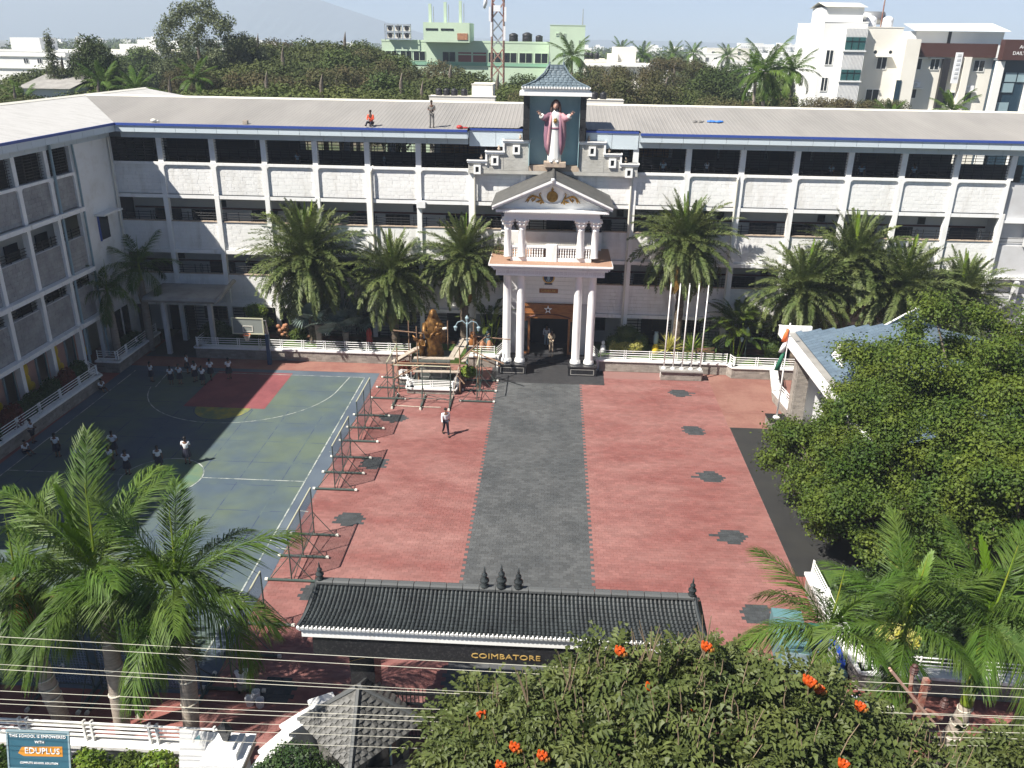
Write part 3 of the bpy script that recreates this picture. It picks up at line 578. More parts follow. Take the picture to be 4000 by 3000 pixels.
# upper entablature, pediment
MB().box((-2.48,53.1,10.5),(3.62,57.4,10.78)).build('upper_beam', 'white', po); MB().box((-2.42,53.05,10.78),(3.56,57.4,10.98)).build('upper_beam', 'white', po)
MB().box((-3.0,52.75,10.98),(4.14,57.4,11.14)).build('upper_cornice', 'white_trim', po)
g = MB()
for k in range(60): g.box((-2.98+k*.118,52.72,10.99),(-2.92+k*.118,52.76,11.07))
g.build('dentils', 'fret', po)
MB().prism([(-2.9,11.14),(4.04,11.14),(PC,12.66)], .1, 'y', 53.35).build('tympanum', 'white', po)
for s in (-1,1):
    e = PC+s*3.78
    for (o,t0,t1,y) in ((0,-.02,.12,52.62),(.0,.14,.24,52.5)):
        p = [(e,11.18+t0),(e+ (0),11.18+t1),(PC,12.86+t1),(PC,12.86+t0-.06)]
        if s > 0: p = p[::-1]
        MB().prism(p, 53.34-y, 'y', y).build('raking_cornice', 'white_trim', po)
    # tiled slope
    L = math.hypot(3.85,1.72); an = math.atan2(1.72,3.85)
    it = []
    for r_ in range(18):
        for k in range(16):
            u = (r_+.5)/18; xx = PC+s*3.86*(1-u); zz = 11.40+1.74*u
            it.append(TRS((xx,52.55+4.9*(k+.5)/16,zz),(L/18*1.04,4.9/16*.97,.03),0,0,an*s))
    pieces('roof_tile', it, ucube(), 'grey_tile', po, 300)
    MB().prism([(PC,13.08),(PC+s*3.84,11.36),(PC+s*3.84,11.30),(PC,13.0)][::s], 4.8, 'y', 52.6).build('roof_deck', 'concrete', po)
MB().cyl((PC,52.45,13.16),(PC,57.3,13.16),.1,n=8).build('ridge_cap', 'grey_tile', po); MB().ell((PC,52.52,13.1),(.14,.12,.14)).build('apex_ball', 'white_trim', po, True)
# gilded medallion and scrolls
MB().cyl((PC-.02,53.34,11.93),(PC-.02,53.22,11.93),.36,.33,n=28).build('medallion', 'gold', po); g = MB(); g.lathe([(.1,0),(.06,.06),(.1,.1),(.01,.26)],8,(PC-.02,53.3,12.27)); g.build('medallion_crown', 'gold', po)
MB().tube([(PC-.85,53.31,11.82),(PC-.55,53.31,11.62),(PC-.3,53.31,11.5),(PC,53.31,11.46),(PC+.3,53.31,11.5),(PC+.55,53.31,11.62),(PC+.85,53.31,11.82)], .035, 5).build('medallion_sling', 'white_trim', po)
for s in (-1,1):
    g = MB()
    def T(pts, r): g.tube([(PC+s*x,53.29,11.3+z) for x,z in pts], r, 6)
    T([(.55,.22),(.7,.42),(.78,.62),(.84,.78),(.78,.86),(.72,.78)],[.05,.06,.05,.04,.035,.02]); T([(.8,.5),(1.05,.62),(1.3,.66),(1.5,.52),(1.75,.25)],[.04,.07,.08,.07,.01]); T([(1.05,.6),(1.15,.42),(1.28,.32),(1.32,.44),(1.24,.5)],[.05,.055,.05,.04,.02])
    T([(.7,.4),(.9,.3),(1.08,.28)],[.05,.08,.01]); T([(.62,.3),(.74,.22),(.8,.14)],[.05,.07,.01]); T([(1.45,.55),(1.55,.35),(1.6,.22)],[.04,.06,.01])
    g.build('gilded_scroll', 'gold', po)
# balcony: balustrade, spikes, wall, lanterns
for a,c in ((-2.05,.25),(.95,3.2)):
    MB().box((a,PY-.08,8.62),(c,PY+.1,8.78)).build('balustrade_rail', 'white_trim', po); MB().box((a,PY-.08,7.74),(c,PY+.1,7.98)).build('balustrade_base', 'white_trim', po)
    it = [TRS((a+.1+k*.165,PY,8.0)) for k in range(int((c-a)/.165))]
    pieces('baluster', it, MB().lathe([(.045,0),(.06,.14),(.03,.2),(.05,.31),(.03,.42),(.06,.5),(.045,.62)],8), 'white_trim', po)
MB().box((.25,PY-.14,7.74),(.95,PY+.14,8.86)).build('balustrade_pier', 'white_trim', po)
g = MB()
for k in range(44): x = -2.0+k*.12; g.cyl((x,PY,8.86),(x,PY,9.02),.018,.004,n=5)
g.cyl((-2.05,PY,8.85),(3.2,PY,8.85),.02,n=5); g.build('spike_rail', 'cap_white', po)
MB().box((-2.9,56.8,7.74),(4.0,57.1,8.95)).build('balcony_wall', 'white', po)
for x0,x1 in ((-2.9,-1.9),(3.2,4.0)): MB().box((x0,57.12,8.6),(x1,57.4,10.5)).build('dark_opening', 'dark_door', po)
for x in (-1.78,2.92):
    g = MB(); g.cyl((x,PY,10.5),(x,PY,10.3),.012,n=5); g.lathe([(.03,.42),(.1,.36),(.13,.3),(.11,.28),(.08,0),(.02,-.03)][::-1],8,(x,PY,9.92)); g.build('hanging_lantern', 'black_metal', po)
# entrance wall, crest, name plate, timber surround
MB().box((-2.3,56.45,4.0),(3.5,57.2,6.9)).build('porch_wall', 'white', po)
for k in range(9): MB().box((-2.3,56.42,4.12+k*.3),(3.5,56.449,4.39+k*.3)).build('wall_board', 'white_trim', po)
for a,c in ((-2.3,-1.35),(2.5,3.5)): MB().box((a,56.45,0),(c,57.2,4.0)).build('porch_wall', 'plaster_grey', po)
MB().cyl((.47,56.42,5.86),(.47,56.36,5.86),.42,n=28).build('crest', 'letter_gold', po); MB().cyl((.47,56.37,5.86),(.47,56.345,5.86),.33,n=24).build('crest_field', 'navy_sign', po)
g = MB(); g.ell((.47,56.34,5.84),(.1,.02,.2),8,5); g.box((.35,56.33,5.98),(.59,56.35,6.03)); g.tube([(.29,56.34,5.72),(.4,56.34,5.6),(.54,56.34,5.6),(.65,56.34,5.72)],.025,5); g.build('crest_emblem', 'shirt_blue', po); MB().box((.2,56.36,5.36),(.74,56.4,5.46)).build('crest_ribbon', 'navy_sign', po)
pl = MB().box((-.15,56.36,4.76),(1.15,56.42,5.06)).build('name_plate', 'wood', po); text('LISIEUX', .24, (.5,56.35,4.91), FACE, 'letter_gold', pl, sx=1.25)
MB().box((-1.35,56.2,2.95),(2.5,56.5,3.95)).build('door_header', 'wood', po); MB().box((-1.42,56.12,3.85),(2.57,56.5,3.98)).build('door_cornice', 'wood', po); MB().box((-1.4,56.15,3.3),(2.55,56.2,3.38)).build('door_moulding', 'wood', po)
MB().tube([(-1.0,56.18,3.0),(-.2,56.18,3.22),(.57,56.18,3.3),(1.3,56.18,3.22),(2.1,56.18,3.0)], .05, 6).build('door_arch', 'brown_band', po)
for a,c in ((-1.35,-.75),(1.95,2.5)):
    d = MB().box((a,56.2,0.3),(c,56.5,2.95)).build('door_jamb', 'wood', po); MB().box((a+.15,56.17,.5),(c-.15,56.199,2.75)).build('side_light', 'dark_glass', d)
st = MB(); pts = []
for k in range(10): r_ = .3 if k%2==0 else .12; t = PI/2+k*PI/5; pts.append((.5+r_*math.cos(t), 3.62+r_*1.1*math.sin(t)))
st.prism(pts, .05, 'y', 56.1); st.build('paper_star', 'letter_white', po); MB().prism([(.5+.1*math.cos(PI/2+k*PI/2.5),3.62+.1*math.sin(PI/2+k*PI/2.5)) for k in range(5)], .02, 'y', 56.075).build('star_centre', 'brown_band', po)
MB().box((-.75,58.6,.25),(1.95,58.7,3)).build('lobby_back', 'dark_door', po); MB().box((-1.3,56.2,.0),(2.5,58.6,.3)).build('lobby_floor', 'granite_floor', po)
for k,(y,z) in enumerate(((55.9,.3),(55.55,.2),(55.2,.1))): MB().box((-2.2,y-.35,0),(3.4,y+.32,z)).build('step', 'granite', po)
# ================================================================ painted statue in the niche
sx, sy, sz = .58, 56.95, 13.62
stt = thing('robed_statue', 'painted statue of a robed long haired figure with open arms in the roof niche', 'statue', (sx,sy,13.32), world=True)
MB().box((-.1,56.45,13.32),(1.35,57.4,13.62)).build('plinth', 'ledge', stt)
def loft(mb, rings, n=18, fold=0, nf=9, ph=0):
    # rings: (x,y,z,rx,ry)
    o = len(mb.v)
    for i,(x,y,z,rx,ry) in enumerate(rings):
        k = fold*(1-i/(len(rings)-1))
        for j in range(n): t = 2*PI*j/n; q = 1+k*math.sin(nf*t+ph+i*.25); mb.v.append((x+rx*q*math.cos(t), y+ry*q*math.sin(t), z))
    for i in range(len(rings)-1):
        for j in range(n): mb.f.append((o+i*n+j, o+i*n+(j+1)%n, o+(i+1)*n+(j+1)%n, o+(i+1)*n+j))
    mb.f.append(tuple(range(o,o+n))[::-1]); mb.f.append(tuple(range(o+(len(rings)-1)*n, o+len(rings)*n)))
    return mb
z = sz
loft(MB(), [(sx,sy,z,.47,.32),(sx,sy,z+.3,.45,.30),(sx,sy,z+1.0,.40,.28),(sx,sy,z+1.7,.34,.25),(sx,sy,z+2.1,.31,.23),(sx,sy,z+2.5,.36,.25),(sx,sy,z+2.9,.44,.26),(sx,sy,z+3.1,.36,.22),(sx,sy,z+3.22,.15,.14),(sx,sy,z+3.3,.12,.12)], 28, .07, 11).build('robe', 'robe_white', stt, True)
loft(MB(), [(sx,sy,z+2.08,.34,.26),(sx,sy,z+2.2,.34,.26)]).build('sash', 'robe_mauve', stt, True)
for s in (-1,1):
    loft(MB(), [(sx+s*.42,sy+.05,z+.45,.06,.16),(sx+s*.52,sy+.06,z+1.0,.16,.22),(sx+s*.52,sy+.06,z+1.7,.22,.25),(sx+s*.46,sy+.04,z+2.4,.24,.27),(sx+s*.38,sy+.03,z+2.9,.22,.27),(sx+s*.2,sy+.05,z+3.15,.14,.2)], 20, .1, 7, s).build('cloak', 'robe_mauve' if s<0 else 'robe_rose', stt, True)
    loft(MB(), [(sx+s*.44,sy-.14,z+.5,.05,.1),(sx+s*.42,sy-.16,z+1.2,.12,.12),(sx+s*.36,sy-.18,z+2.2,.10,.10),(sx+s*.28,sy-.15,z+2.95,.10,.1)], 14, .1, 5).build('cloak_fold', 'robe_rose' if s<0 else 'robe_mauve', stt, True)
    MB().tube([(sx+s*.36,sy,z+2.95),(sx+s*.66,sy-.12,z+2.72),(sx+s*.86,sy-.3,z+2.86)],[.2,.22,.2],10).build('sleeve', 'robe_mauve' if s<0 else 'robe_rose', stt, True)
    MB().tube([(sx+s*.82,sy-.26,z+2.84),(sx+s*.93,sy-.34,z+2.92)],[.15,.18],10).build('cuff', 'robe_white', stt, True)
    h = MB(); h.tube([(sx+s*.9,sy-.33,z+2.92),(sx+s*1.03,sy-.42,z+3.04)],[.06,.05],8); h.ell((sx+s*1.07,sy-.45,z+3.08),(.075,.035,.09),8,6)
    for q in range(4): h.tube([(sx+s*(1.04+.035*q),sy-.45,z+3.12),(sx+s*(1.07+.05*q),sy-.5,z+3.22-.012*q),(sx+s*(1.08+.055*q),sy-.54,z+3.27-.03*q)],[.017,.015,.01],5)
    h.tube([(sx+s*1.02,sy-.45,z+3.05),(sx+s*.98,sy-.52,z+3.12),(sx+s*.97,sy-.55,z+3.17)],[.02,.016,.01],5); h.build('hand', 'statue_skin', stt, True)
    MB().ell((sx+s*.2,sy-.33,z+.05),(.12,.24,.07)).build('foot', 'robe_white', stt, True)
hd = MB().ell((sx,sy-.05,z+3.56),(.19,.21,.28),14,10)
hd.ell((sx,sy-.26,z+3.52),(.03,.05,.07),6,5); hd.build('head', 'statue_skin', stt, True)
hr = MB(); hr.ell((sx,sy+.04,z+3.65),(.25,.24,.27),14,9)
for s in (-1,1): hr.tube([(sx+s*.18,sy-.04,z+3.75),(sx+s*.24,sy-.03,z+3.5),(sx+s*.27,sy-.05,z+3.25),(sx+s*.24,sy-.1,z+3.08)],[.09,.11,.11,.06],8)
hr.ell((sx,sy-.14,z+3.34),(.12,.12,.12),10,6); hr.build('hair', 'statue_hair', stt, True)
f_ = MB()
for s in (-1,1): f_.ell((sx+s*.075,sy-.235,z+3.6),(.03,.02,.015),6,4)
f_.build('eyes', 'hair', stt)
ht = MB(); ht.prism([(sx+.16*math.cos(t)*(1 if k%2 else .6), z+2.62+.2*math.sin(t)*(1 if k%2 else .6)) for k,t in enumerate(np.linspace(0,2*PI,17)[:-1])], .05, 'y', sy-.31); ht.ell((sx,sy-.31,z+2.6),(.06,.03,.08)); ht.build('heart_emblem', 'gold', stt)
# ================================================================ GROUND, PAVING, COURT
struct('ground', MB().add([(-3250,-60,-.06),(3250,-60,-.06),(3250,3350,-.06),(-3250,3350,-.06)],[(0,1,2,3)]), 'earth')
struct('road', MB().add([(-60,2,-.05),(60,2,-.05),(60,16.5,-.05),(-60,16.5,-.05)],[(0,1,2,3)]), 'asphalt')
struct('pavement', MB().box((-60,16.5,-.2),(60,18.2,.06)), 'concrete')
M('paver_red', (.215,.077,.068), .85, (.305,.155,.137), .3, .36, .70, isl=.20, orand=.20, nsc2=1.6, amt2=.22, detail=8, stretch=(.6,1.4,1)); M('paver_grey', (.095,.099,.100), .85, (.060,.065,.068), .35, .36, .68, isl=.35, orand=.35, nsc2=1.0, amt2=.12); M('paver_bed', (.24,.13,.115), .95)
M('tile_red', (.24,.08,.068), .75, (.30,.135,.11), .4, .4, .7, nsc2=3, amt2=.12)
pav = tag(MB().box((-34,18.2,-.2),(34,57.6,-.010)).build('courtyard_paving', 'paver_bed'), kind='structure')
LX, LY = .30, .20     # paver size
M('paver_dark', (.058,.064,.068), .85, (.045,.05,.053), 2, isl=.3, orand=.3)
def pav_color(x, y):
    if -2.8 < x < 2.8: return 1
    for cx,cys in ((9.28,(50.46,44.8,39.16,33.48,27.8)),(-8.5,(50.7,45.07,39.3,33.67,28.0,22.4))):
        for cy in cys:
            dx, dy = abs(x-cx), abs(y-cy)
            if (dx < .62 and dy < .42) or (dx < .28 and dy < .62) or (dx < .9 and dy < .09) or (dx < .46 and dy < .52): return 2
    return 0
red, grey, dark = [], [], []; ny = int((52.8-18.4)/LY)
for j in range(ny):
    y = 18.4+LY*(j+.5); off = (LX/2 if j%2 else 0)
    for k in range(int((11.4+10.6)/LX)+1):
        x = -10.6+off+LX*k
        if y > 51.3 and -3.2 < x < 4.4: continue
        (red, grey, dark)[pav_color(x,y)].append(TRS((x,y,-.018),(LX-.005,LY-.005,.036)))
up_ = MB().add([(-.5,-.5,-.5),(.5,-.5,-.5),(.5,.5,-.5),(-.5,.5,-.5),(-.497,-.497,.5),(.497,-.497,.5),(.497,.497,.5),(-.497,.497,.5)],[(4,5,6,7),(0,1,5,4),(1,2,6,5),(2,3,7,6),(3,0,4,7)])
pieces('red_paver', red, up_, 'paver_red', pav, 300); pieces('grey_paver', grey, up_, 'paver_grey', pav, 300); pieces('dark_paver', dark, up_, 'paver_dark', pav, 300)
struct('side_paving', MB().box((11.45,47.6,-.1),(34,54.2,.004)), M('paver_orange', (.27,.14,.11), .85, (.22,.10,.08), .5, .4, .6, nsc2=5, amt2=.15))
struct('side_walk', MB().box((11.45,45.4,-.1),(15.2,47.58,.004)), 'paver_orange'); struct('stage_floor', MB().box((11.5,30.5,-.1),(15.6,45.38,.012)), M('stage_dark', (.036,.036,.034), .6, (.03,.03,.03), 1.0, nsc2=4, amt2=.15))
struct('right_paving', MB().box((11.45,18.3,-.1),(34,30.48,.002)), 'tile_red')
struct('entrance_floor', MB().box((-3.2,51.35,-.1),(4.4,56.0,.016)), 'granite_floor')
# sports court
M('court', (.102,.136,.104), .75, (.068,.098,.125), .2, .38, .62, nsc2=.9, amt2=.2); M('court_edge', (.11,.14,.17), .75, (.076,.10,.135), .25, .4, .6, nsc2=2, amt2=.15); M('court_red', (.25,.075,.08), .75, (.19,.056,.064), .4, nsc2=2, amt2=.15); M('court_yellow', (.30,.26,.05), .8, (.13,.17,.09), .9, .4, .6); M('court_line', (.42,.45,.42), .8, (.14,.18,.17), 1.6, .44, .60); M('court_joint', (.045,.065,.12), .85, (.10,.14,.13), 1.2, .45, .62)
def sheet(name, x0, y0, x1, y1, z, mt): return struct(name, MB().add([(x0,y0,z),(x1,y0,z),(x1,y1,z),(x0,y1,z)],[(0,1,2,3)]), mt)
sheet('court_border', -28.0, 22.0, -10.75, 52.15, .004, 'court_edge'); sheet('court_surface', -27.2, 23.0, -11.6, 51.2, .008, 'court')
sheet('court_key', -21.6, 45.7, -16.55, 51.6, .013, 'court_red'); sheet('side_strip', -29.6, 20, -28.02, 52.1, .003, 'tile_red'); sheet('rear_strip', -29.6, 52.17, -3.25, 54.0, .003, M('tile_pink', (.29,.145,.112), .8, (.24,.105,.085), .6, nsc2=3, amt2=.1)); sheet('front_strip', -29.6, 18.3, -10.75, 21.98, .003, 'tile_red')
sheet('corner_floor', -27.8, 54.02, -22, 60, .003, 'granite_floor')
struct('court_patch', MB().prism([(-24.5,25.2),(-17.4,25.2),(-17.4,27.0),(-24.5,27.0)][::1], .006, 'z', .010), 'tile_red')
def band(name, pts, wd, z, mt):
    mb = MB(); pts = [Vector((p[0],p[1],0)) for p in pts]
    for i in range(len(pts)):
        d = (pts[min(i+1,len(pts)-1)]-pts[max(i-1,0)]).normalized(); n = Vector((-d.y,d.x,0))*wd/2
        mb.v += [tuple(pts[i]+n+Vector((0,0,z))), tuple(pts[i]-n+Vector((0,0,z)))]
    for i in range(len(pts)-1): mb.f.append((2*i,2*i+1,2*i+3,2*i+2))
    return struct(name, mb, mt)
arc = lambda cx,cy,r,a,b_,n=28: [(cx+r*math.cos(t), cy+r*math.sin(t)) for t in np.linspace(a,b_,n)]
band('court_line', [(-24.9,51.2),(-24.6,48.5)]+arc(-18.9,49.6,6.1,PI+.18,2*PI-.18)+[(-12.6,51.2)], .06, .017, 'court_line'); band('court_line', arc(-19,36.9,2.05,0,2*PI,48), .06, .017, 'court_line')
ct = MB(); ct.v = [(-19,36.9,.012)]+[(x,y,.012) for x,y in arc(-19,36.9,2.0,0,2*PI,48)]; ct.f = [(0,i+1,i+2) for i in range(47)]; struct('court_circle', ct, M('court_green', (.10,.17,.12), .7, (.14,.19,.10), .7, .4, .6))
band('court_line', [(-11.6,22.5),(-11.6,51.2)], .07, .017, 'court_line'); band('court_line', [(-27.2,22.5),(-27.2,51.2)], .06, .017, 'court_line'); band('court_line', [(-27.2,37.0),(-21.0,37.0)], .06, .017, 'court_line'); band('court_line', [(-17,37.0),(-11.6,37.0)], .06, .017, 'court_line'); band('court_line', [(-24.5,51.3),(-11.6,51.3)], .06, .017, 'court_line')
fb = MB(); fb.v = [(-19.05,45.7,.012)]+[(x,y,.012) for x,y in arc(-19.05,45.7,1.7,PI,2*PI,24)]; fb.f = [(0,i+1,i+2) for i in range(23)]; struct('court_half_circle', fb, 'court_yellow'); band('court_line', arc(-19.05,45.7,1.75,PI,2*PI,24), .07, .0165, 'court_joint')
for k in range(11): band('court_joint', [(-27.2,24.2+k*2.45+.05*math.sin(k)),(-19,24.2+k*2.45-.04*math.cos(k)),(-11.6,24.2+k*2.45)], .05, .0105, 'court_joint')
for k in range(7): band('court_joint', [(-26+k*2.2,23),(-26+k*2.2,45.5)], .05, .0112, 'court_joint')
for y in (31.0,34.2,40.4): band('court_dash', [(-11.2,y),(-10.6,y-.1)], .06, .017, 'court_line')
# ================================================================ GARDEN WALLS AND RAILINGS
def garden_wall(name, label, pts, h=.82, rail=True, rh=1.0, th=.3, ch=.13, mt='brick_stone', post_step=1.5, faces=None, lim=300):
    t = thing(name, label, 'wall', (pts[0][0],pts[0][1],0), world=True); it = []; posts = []
    for i in range(len(pts)-1):
        p, q = Vector((*pts[i],0)), Vector((*pts[i+1],0)); d = q-p; L = d.length; d.normalize(); ang = math.atan2(d.y,d.x); n = Vector((d.y,-d.x,0))
        c = (p+q)/2-n*(th/2+.03); MB().cb((c.x,c.y,h/2-.03),(L,th,h-.06),ang).build('wall_core', 'mortar', t)
        a = p-n*.0; it += blocks((a.x,a.y), ang, L, .01, h-.08, ch, .36, .07, .006)
        c = (p+q)/2-n*.14; MB().cb((c.x,c.y,h-.02),(L+.12,th+.22,.12),ang).build('coping', 'white_trim', t)
        if rail:
            for hh in (.12*rh,.28*rh,.44*rh,.60*rh): MB().cyl(tuple(p-n*.15+Vector((0,0,h+.04+hh))), tuple(q-n*.15+Vector((0,0,h+.04+hh))), .024, n=6).build('rail', 'white_trim', t)
            k = max(1,int(L/post_step))
            for j in range(k+1):
                for e in ((-.07,.07) if 0 < j < k else ((.05,) if j == 0 else (-.05,))):
                    cc = p-n*.15+d*(L*j/k+e); posts.append(TRS((cc.x,cc.y,h+.04),(1,1,rh),ang))
    pieces('stone_brick', it, ublock(), mt, t, lim)
    if rail:
        pb = MB(); pb.prism([(-.05,0),(.05,0),(.035,.3),(.06,.62),(-.03,.68),(-.035,.3)], .035, 'x', -.0175)
        pieces('rail_post', posts, pb, 'white_trim', t, 300)
    return t
garden_wall('garden_wall', 'long stone garden wall with white rails behind the basketball hoop', [(-24.1,55.4),(-24.1,53.98),(-8.9,53.98)])
garden_wall('garden_wall', 'short stone garden wall with white rails between scaffold and portico', [(-4.9,53.98),(-3.05,53.98)])
garden_wall('garden_wall', 'stone garden wall with white rails behind the five flagpoles', [(4.15,53.95),(12.85,53.95),(13.1,53.35),(19.5,53.35)])
garden_wall('garden_wall', 'shaded angled planter wall with white rails at the corner palms', [(-29.5,50.7),(-28.0,50.7),(-28.0,56.8)])
garden_wall('garden_wall', 'shaded planter wall with white rails along the side wing', [(-28.5,30),(-28.0,48.3),(-28.9,49.0)], post_step=1.9)
garden_wall('garden_wall', 'orange brick side wall with white rails beside the stage pillar', [(15.7,53.3),(15.0,49.6),(15.25,46.6)], .7)
for a,b_,c_,d_ in ((-29.6,53.0,-28.05,57.4),(-29.6,31,-28.4,48.2)): struct('planter_soil', MB().box((a,b_-2 if b_>50 else b_,0),(c_,d_,.62)), 'soil')
struct('lawn', MB().box((-24.0,54.35,0),(-3.0,57.3,.72)), 'grass'); struct('lawn', MB().box((4.1,54.35,0),(30,57.3,.72)), 'grass')
struct('flower_bed', MB().box((-23.9,56.5,0),(-3.1,57.32,.78)), 'soil'); struct('flower_bed', MB().box((10,56.2,0),(29.9,57.32,.78)), 'soil')
for s,xa in ((-1,-2.95),(1,4.05)):
    r_ = thing('ramp_rail', 'white sloping stair rail on the %s side of the entrance steps' % ('left' if s<0 else 'right'), 'railing', (xa,55,0), world=True)
    for k in range(4): MB().cyl((xa,54.0,.95+k*.16),(xa-s*.75,56.4,.95+k*.16),.024,n=6).build('rail', 'white_trim', r_)
    MB().cb((xa-s*.37,55.2,.42),(.3,2.5,.84),s*.3).build('ramp_wall', 'white', r_)
# ================================================================ COURTYARD FURNITURE
# movable net frames
def net_frame(L=3.5, H=2.48):
    t = thing('net_frame', 'x', 'net frame', (0,0,0))
    MB().cyl((0,-L/2,H),(0,L/2,H),.035,n=6).build('top_rail', 'pale_pipe', t); MB().cyl((0,-L/2,.3),(0,L/2,.3),.025,n=6).build('bottom_rail', 'green_pipe', t)
    for y in (-L/2,0,L/2):
        MB().cyl((0,y,.06),(0,y,H),.03,n=6).build('post', 'green_pipe', t)
        ft = MB().cyl((-1.0,y,.07),(1.0,y,.07),.06,n=8).build('foot', 'green_pipe', t)
        for s in (-1,1):
            MB().cyl((s*1.0,y,.07),(s*1.12,y,.07),.075,n=8).build('foot_cap', 'cap_white', ft); MB().cyl((s*.9,y,.1),(0,y,1.25),.02,n=5).build('brace', 'green_pipe', t)
    MB().cyl((.1,-L/2,.12),(.1,L/2,1.1),.018,n=5).build('cross_brace', 'green_pipe', t)
    g = MB(); nz, ny_ = 20, 32
    for k in range(1,ny_): y = -L/2+L*k/ny_; g.add([(0,y-.011,.3),(0,y+.011,.3),(0,y+.011,H),(0,y-.011,H)],[(0,1,2,3)])
    for k in range(1,nz): z = .3+(H-.3)*k/nz; g.add([(0.003,-L/2,z-.010),(0.003,L/2,z-.010),(0.003,L/2,z+.010),(0.003,-L/2,z+.010)],[(0,1,2,3)])
    g.build('net', M('net_blue', (.16,.21,.30), .8), t); return t
nf0 = net_frame(); first = True
NF = [((-9.86,43.47),0,'green pipe net frame nearest the scaffold along the court edge','a'),((-9.84,38.0),0,'second green pipe net frame from the scaffold along the court edge','a'),((-9.76,30.35),0,'third green pipe net frame along the court edge, nearest the gate roof','a'),((-9.9,24.0),0,'green pipe net frame at the shaded near corner of the court','a'),
 ((-12.6,21.9),PI/2,'green pipe net frame across the court front behind the third royal palm','b'),((-16.4,21.9),PI/2,'green pipe net frame across the court front behind the leftmost royal palm','b'),
 ((-7.1,47.45),PI/2,'bare green pipe frame standing across the front of the scaffold','c'),((-9.35,49.6),0,'bare green pipe frame on the left side of the scaffold','c'),((-3.75,49.6),0,'bare green pipe frame on the right side of the scaffold','c')]
for (x,y),rz,lab,_ in NF:
    o = nf0 if first else copy_tree(nf0); first = False
    o.matrix_basis = Matrix.Translation((x,y,.0)) @ Matrix.Rotation(rz,4,'Z'); o['label'] = lab; o['group'] = 'movable net frames in the courtyard'
    if _ == 'c':
        for q in list(o.children):
            if q.name.startswith('net'): bpy.data.objects.remove(q)
# basketball hoop
bb = thing('basketball_hoop', 'basketball hoop with clear board and net on a blue post', 'basketball hoop', (-18.6,53.3,0), world=True)
MB().box((-18.75,53.05,0),(-18.5,53.3,2.2)).build('post', M('post_blue', (.03,.07,.15), .5), bb); MB().tube([(-18.62,53.17,2.1),(-18.75,53.0,2.9),(-19.4,52.5,3.15)],.07,8).build('arm', 'steel', bb); MB().tube([(-18.55,53.17,2.2),(-18.5,52.8,3.3),(-19.0,52.4,3.4)],.05,8).build('arm', 'steel', bb)
bd = MB().box((-20.63,52.36,2.5),(-18.55,52.39,3.55)).build('backboard', M('clear_board', (.25,.27,.25), .15), bb)
bf = MB(); bf.ring([(-20.68,2.45),(-18.5,2.45),(-18.5,3.6),(-20.68,3.6)],[(-20.6,2.52),(-18.58,2.52),(-18.58,3.53),(-20.6,3.53)],.07,'y',52.32); bf.build('board_frame', 'pale_pipe', bd)
bf = MB(); bf.ring([(-19.95,2.62),(-19.25,2.62),(-19.25,3.05),(-19.95,3.05)],[(-19.89,2.67),(-19.31,2.67),(-19.31,3.0),(-19.89,3.0)],.02,'y',52.33); bf.build('target_square', 'cap_white', bd)
MB().tube([(-19.6+.23*math.cos(t),52.05+.23*math.sin(t),2.52) for t in np.linspace(0,2*PI,19)],.02,6).build('rim', 'orange', bb)
g = MB()
for k in range(12):
    t = k*PI/6
    for s in (-1,1): g.tube([(-19.6+.23*math.cos(t),52.05+.23*math.sin(t),2.5),(-19.6+.16*math.cos(t+s*.4),52.05+.16*math.sin(t+s*.4),2.3),(-19.6+.11*math.cos(t+s*.8),52.05+.11*math.sin(t+s*.8),2.1)],.01,4)
g.build('hoop_net', 'cap_white', bb)
# scaffold of timber poles and planks
scf = thing('timber_scaffold', 'rough timber pole scaffold with planks around the gilded statue', 'scaffold', (-6.9,50.5,0), world=True)
def pole(a, b_, r=.045): MB().tube([a, [(p+q)/2+random.uniform(-.03,.03) for p,q in zip(a,b_)], b_], [r*1.1,r,r*.9], 6).build('pole', 'bamboo', scf)
for x,y,h in ((-8.9,49.1,3.0),(-4.95,49.1,3.1),(-8.6,51.9,3.9),(-4.3,51.9,4.1),(-7.6,49.1,3.3),(-6.0,52.1,3.9),(-8.0,51.6,3.6),(-3.9,50.2,3.2)): pole((x,y,0),(x+random.uniform(-.08,.08),y,h))
for a,b_ in (((-9.6,51.6,3.3),(-7.3,51.7,3.1)),((-9.5,50.9,2.1),(-7.6,50.9,2.1)),((-4.4,51.9,2.95),(-1.9,51.9,2.8)),((-8.9,49.05,2.0),(-4.9,49.05,2.05)),((-9.2,48.9,.95),(-7.5,49.5,1.9)),((-5.6,49.2,1.75),(-4.6,48.6,.9)),((-9.4,49.3,1.7),(-7.8,50.6,2.4)),((-5.4,50.4,2.3),(-4.4,49.6,1.7)),((-4.9,49.6,2.2),(-3.3,51.8,3.2)),((-8.6,49.0,1.2),(-7.2,49.0,2.0)),((-4.9,51.5,2.3),(-2.2,49.8,1.9)),((-4.2,51.0,1.9),(-2.5,50.6,1.4)),((-9.0,51.9,1.7),(-6.0,51.9,1.75))): pole(a,b_)
def plank(a, b_, wd=.3):
    a, b_ = Vector(a), Vector(b_); d = b_-a; s = Vector((d.y,-d.x,0)).normalized()*wd/2; u = Vector((0,0,.05))
    MB().add([a-s,a+s,b_+s,b_-s,a-s+u,a+s+u,b_+s+u,b_-s+u],[(0,1,2,3),(4,7,6,5),(0,4,5,1),(1,5,6,2),(2,6,7,3),(3,7,4,0)]).build('plank', 'plank', scf)
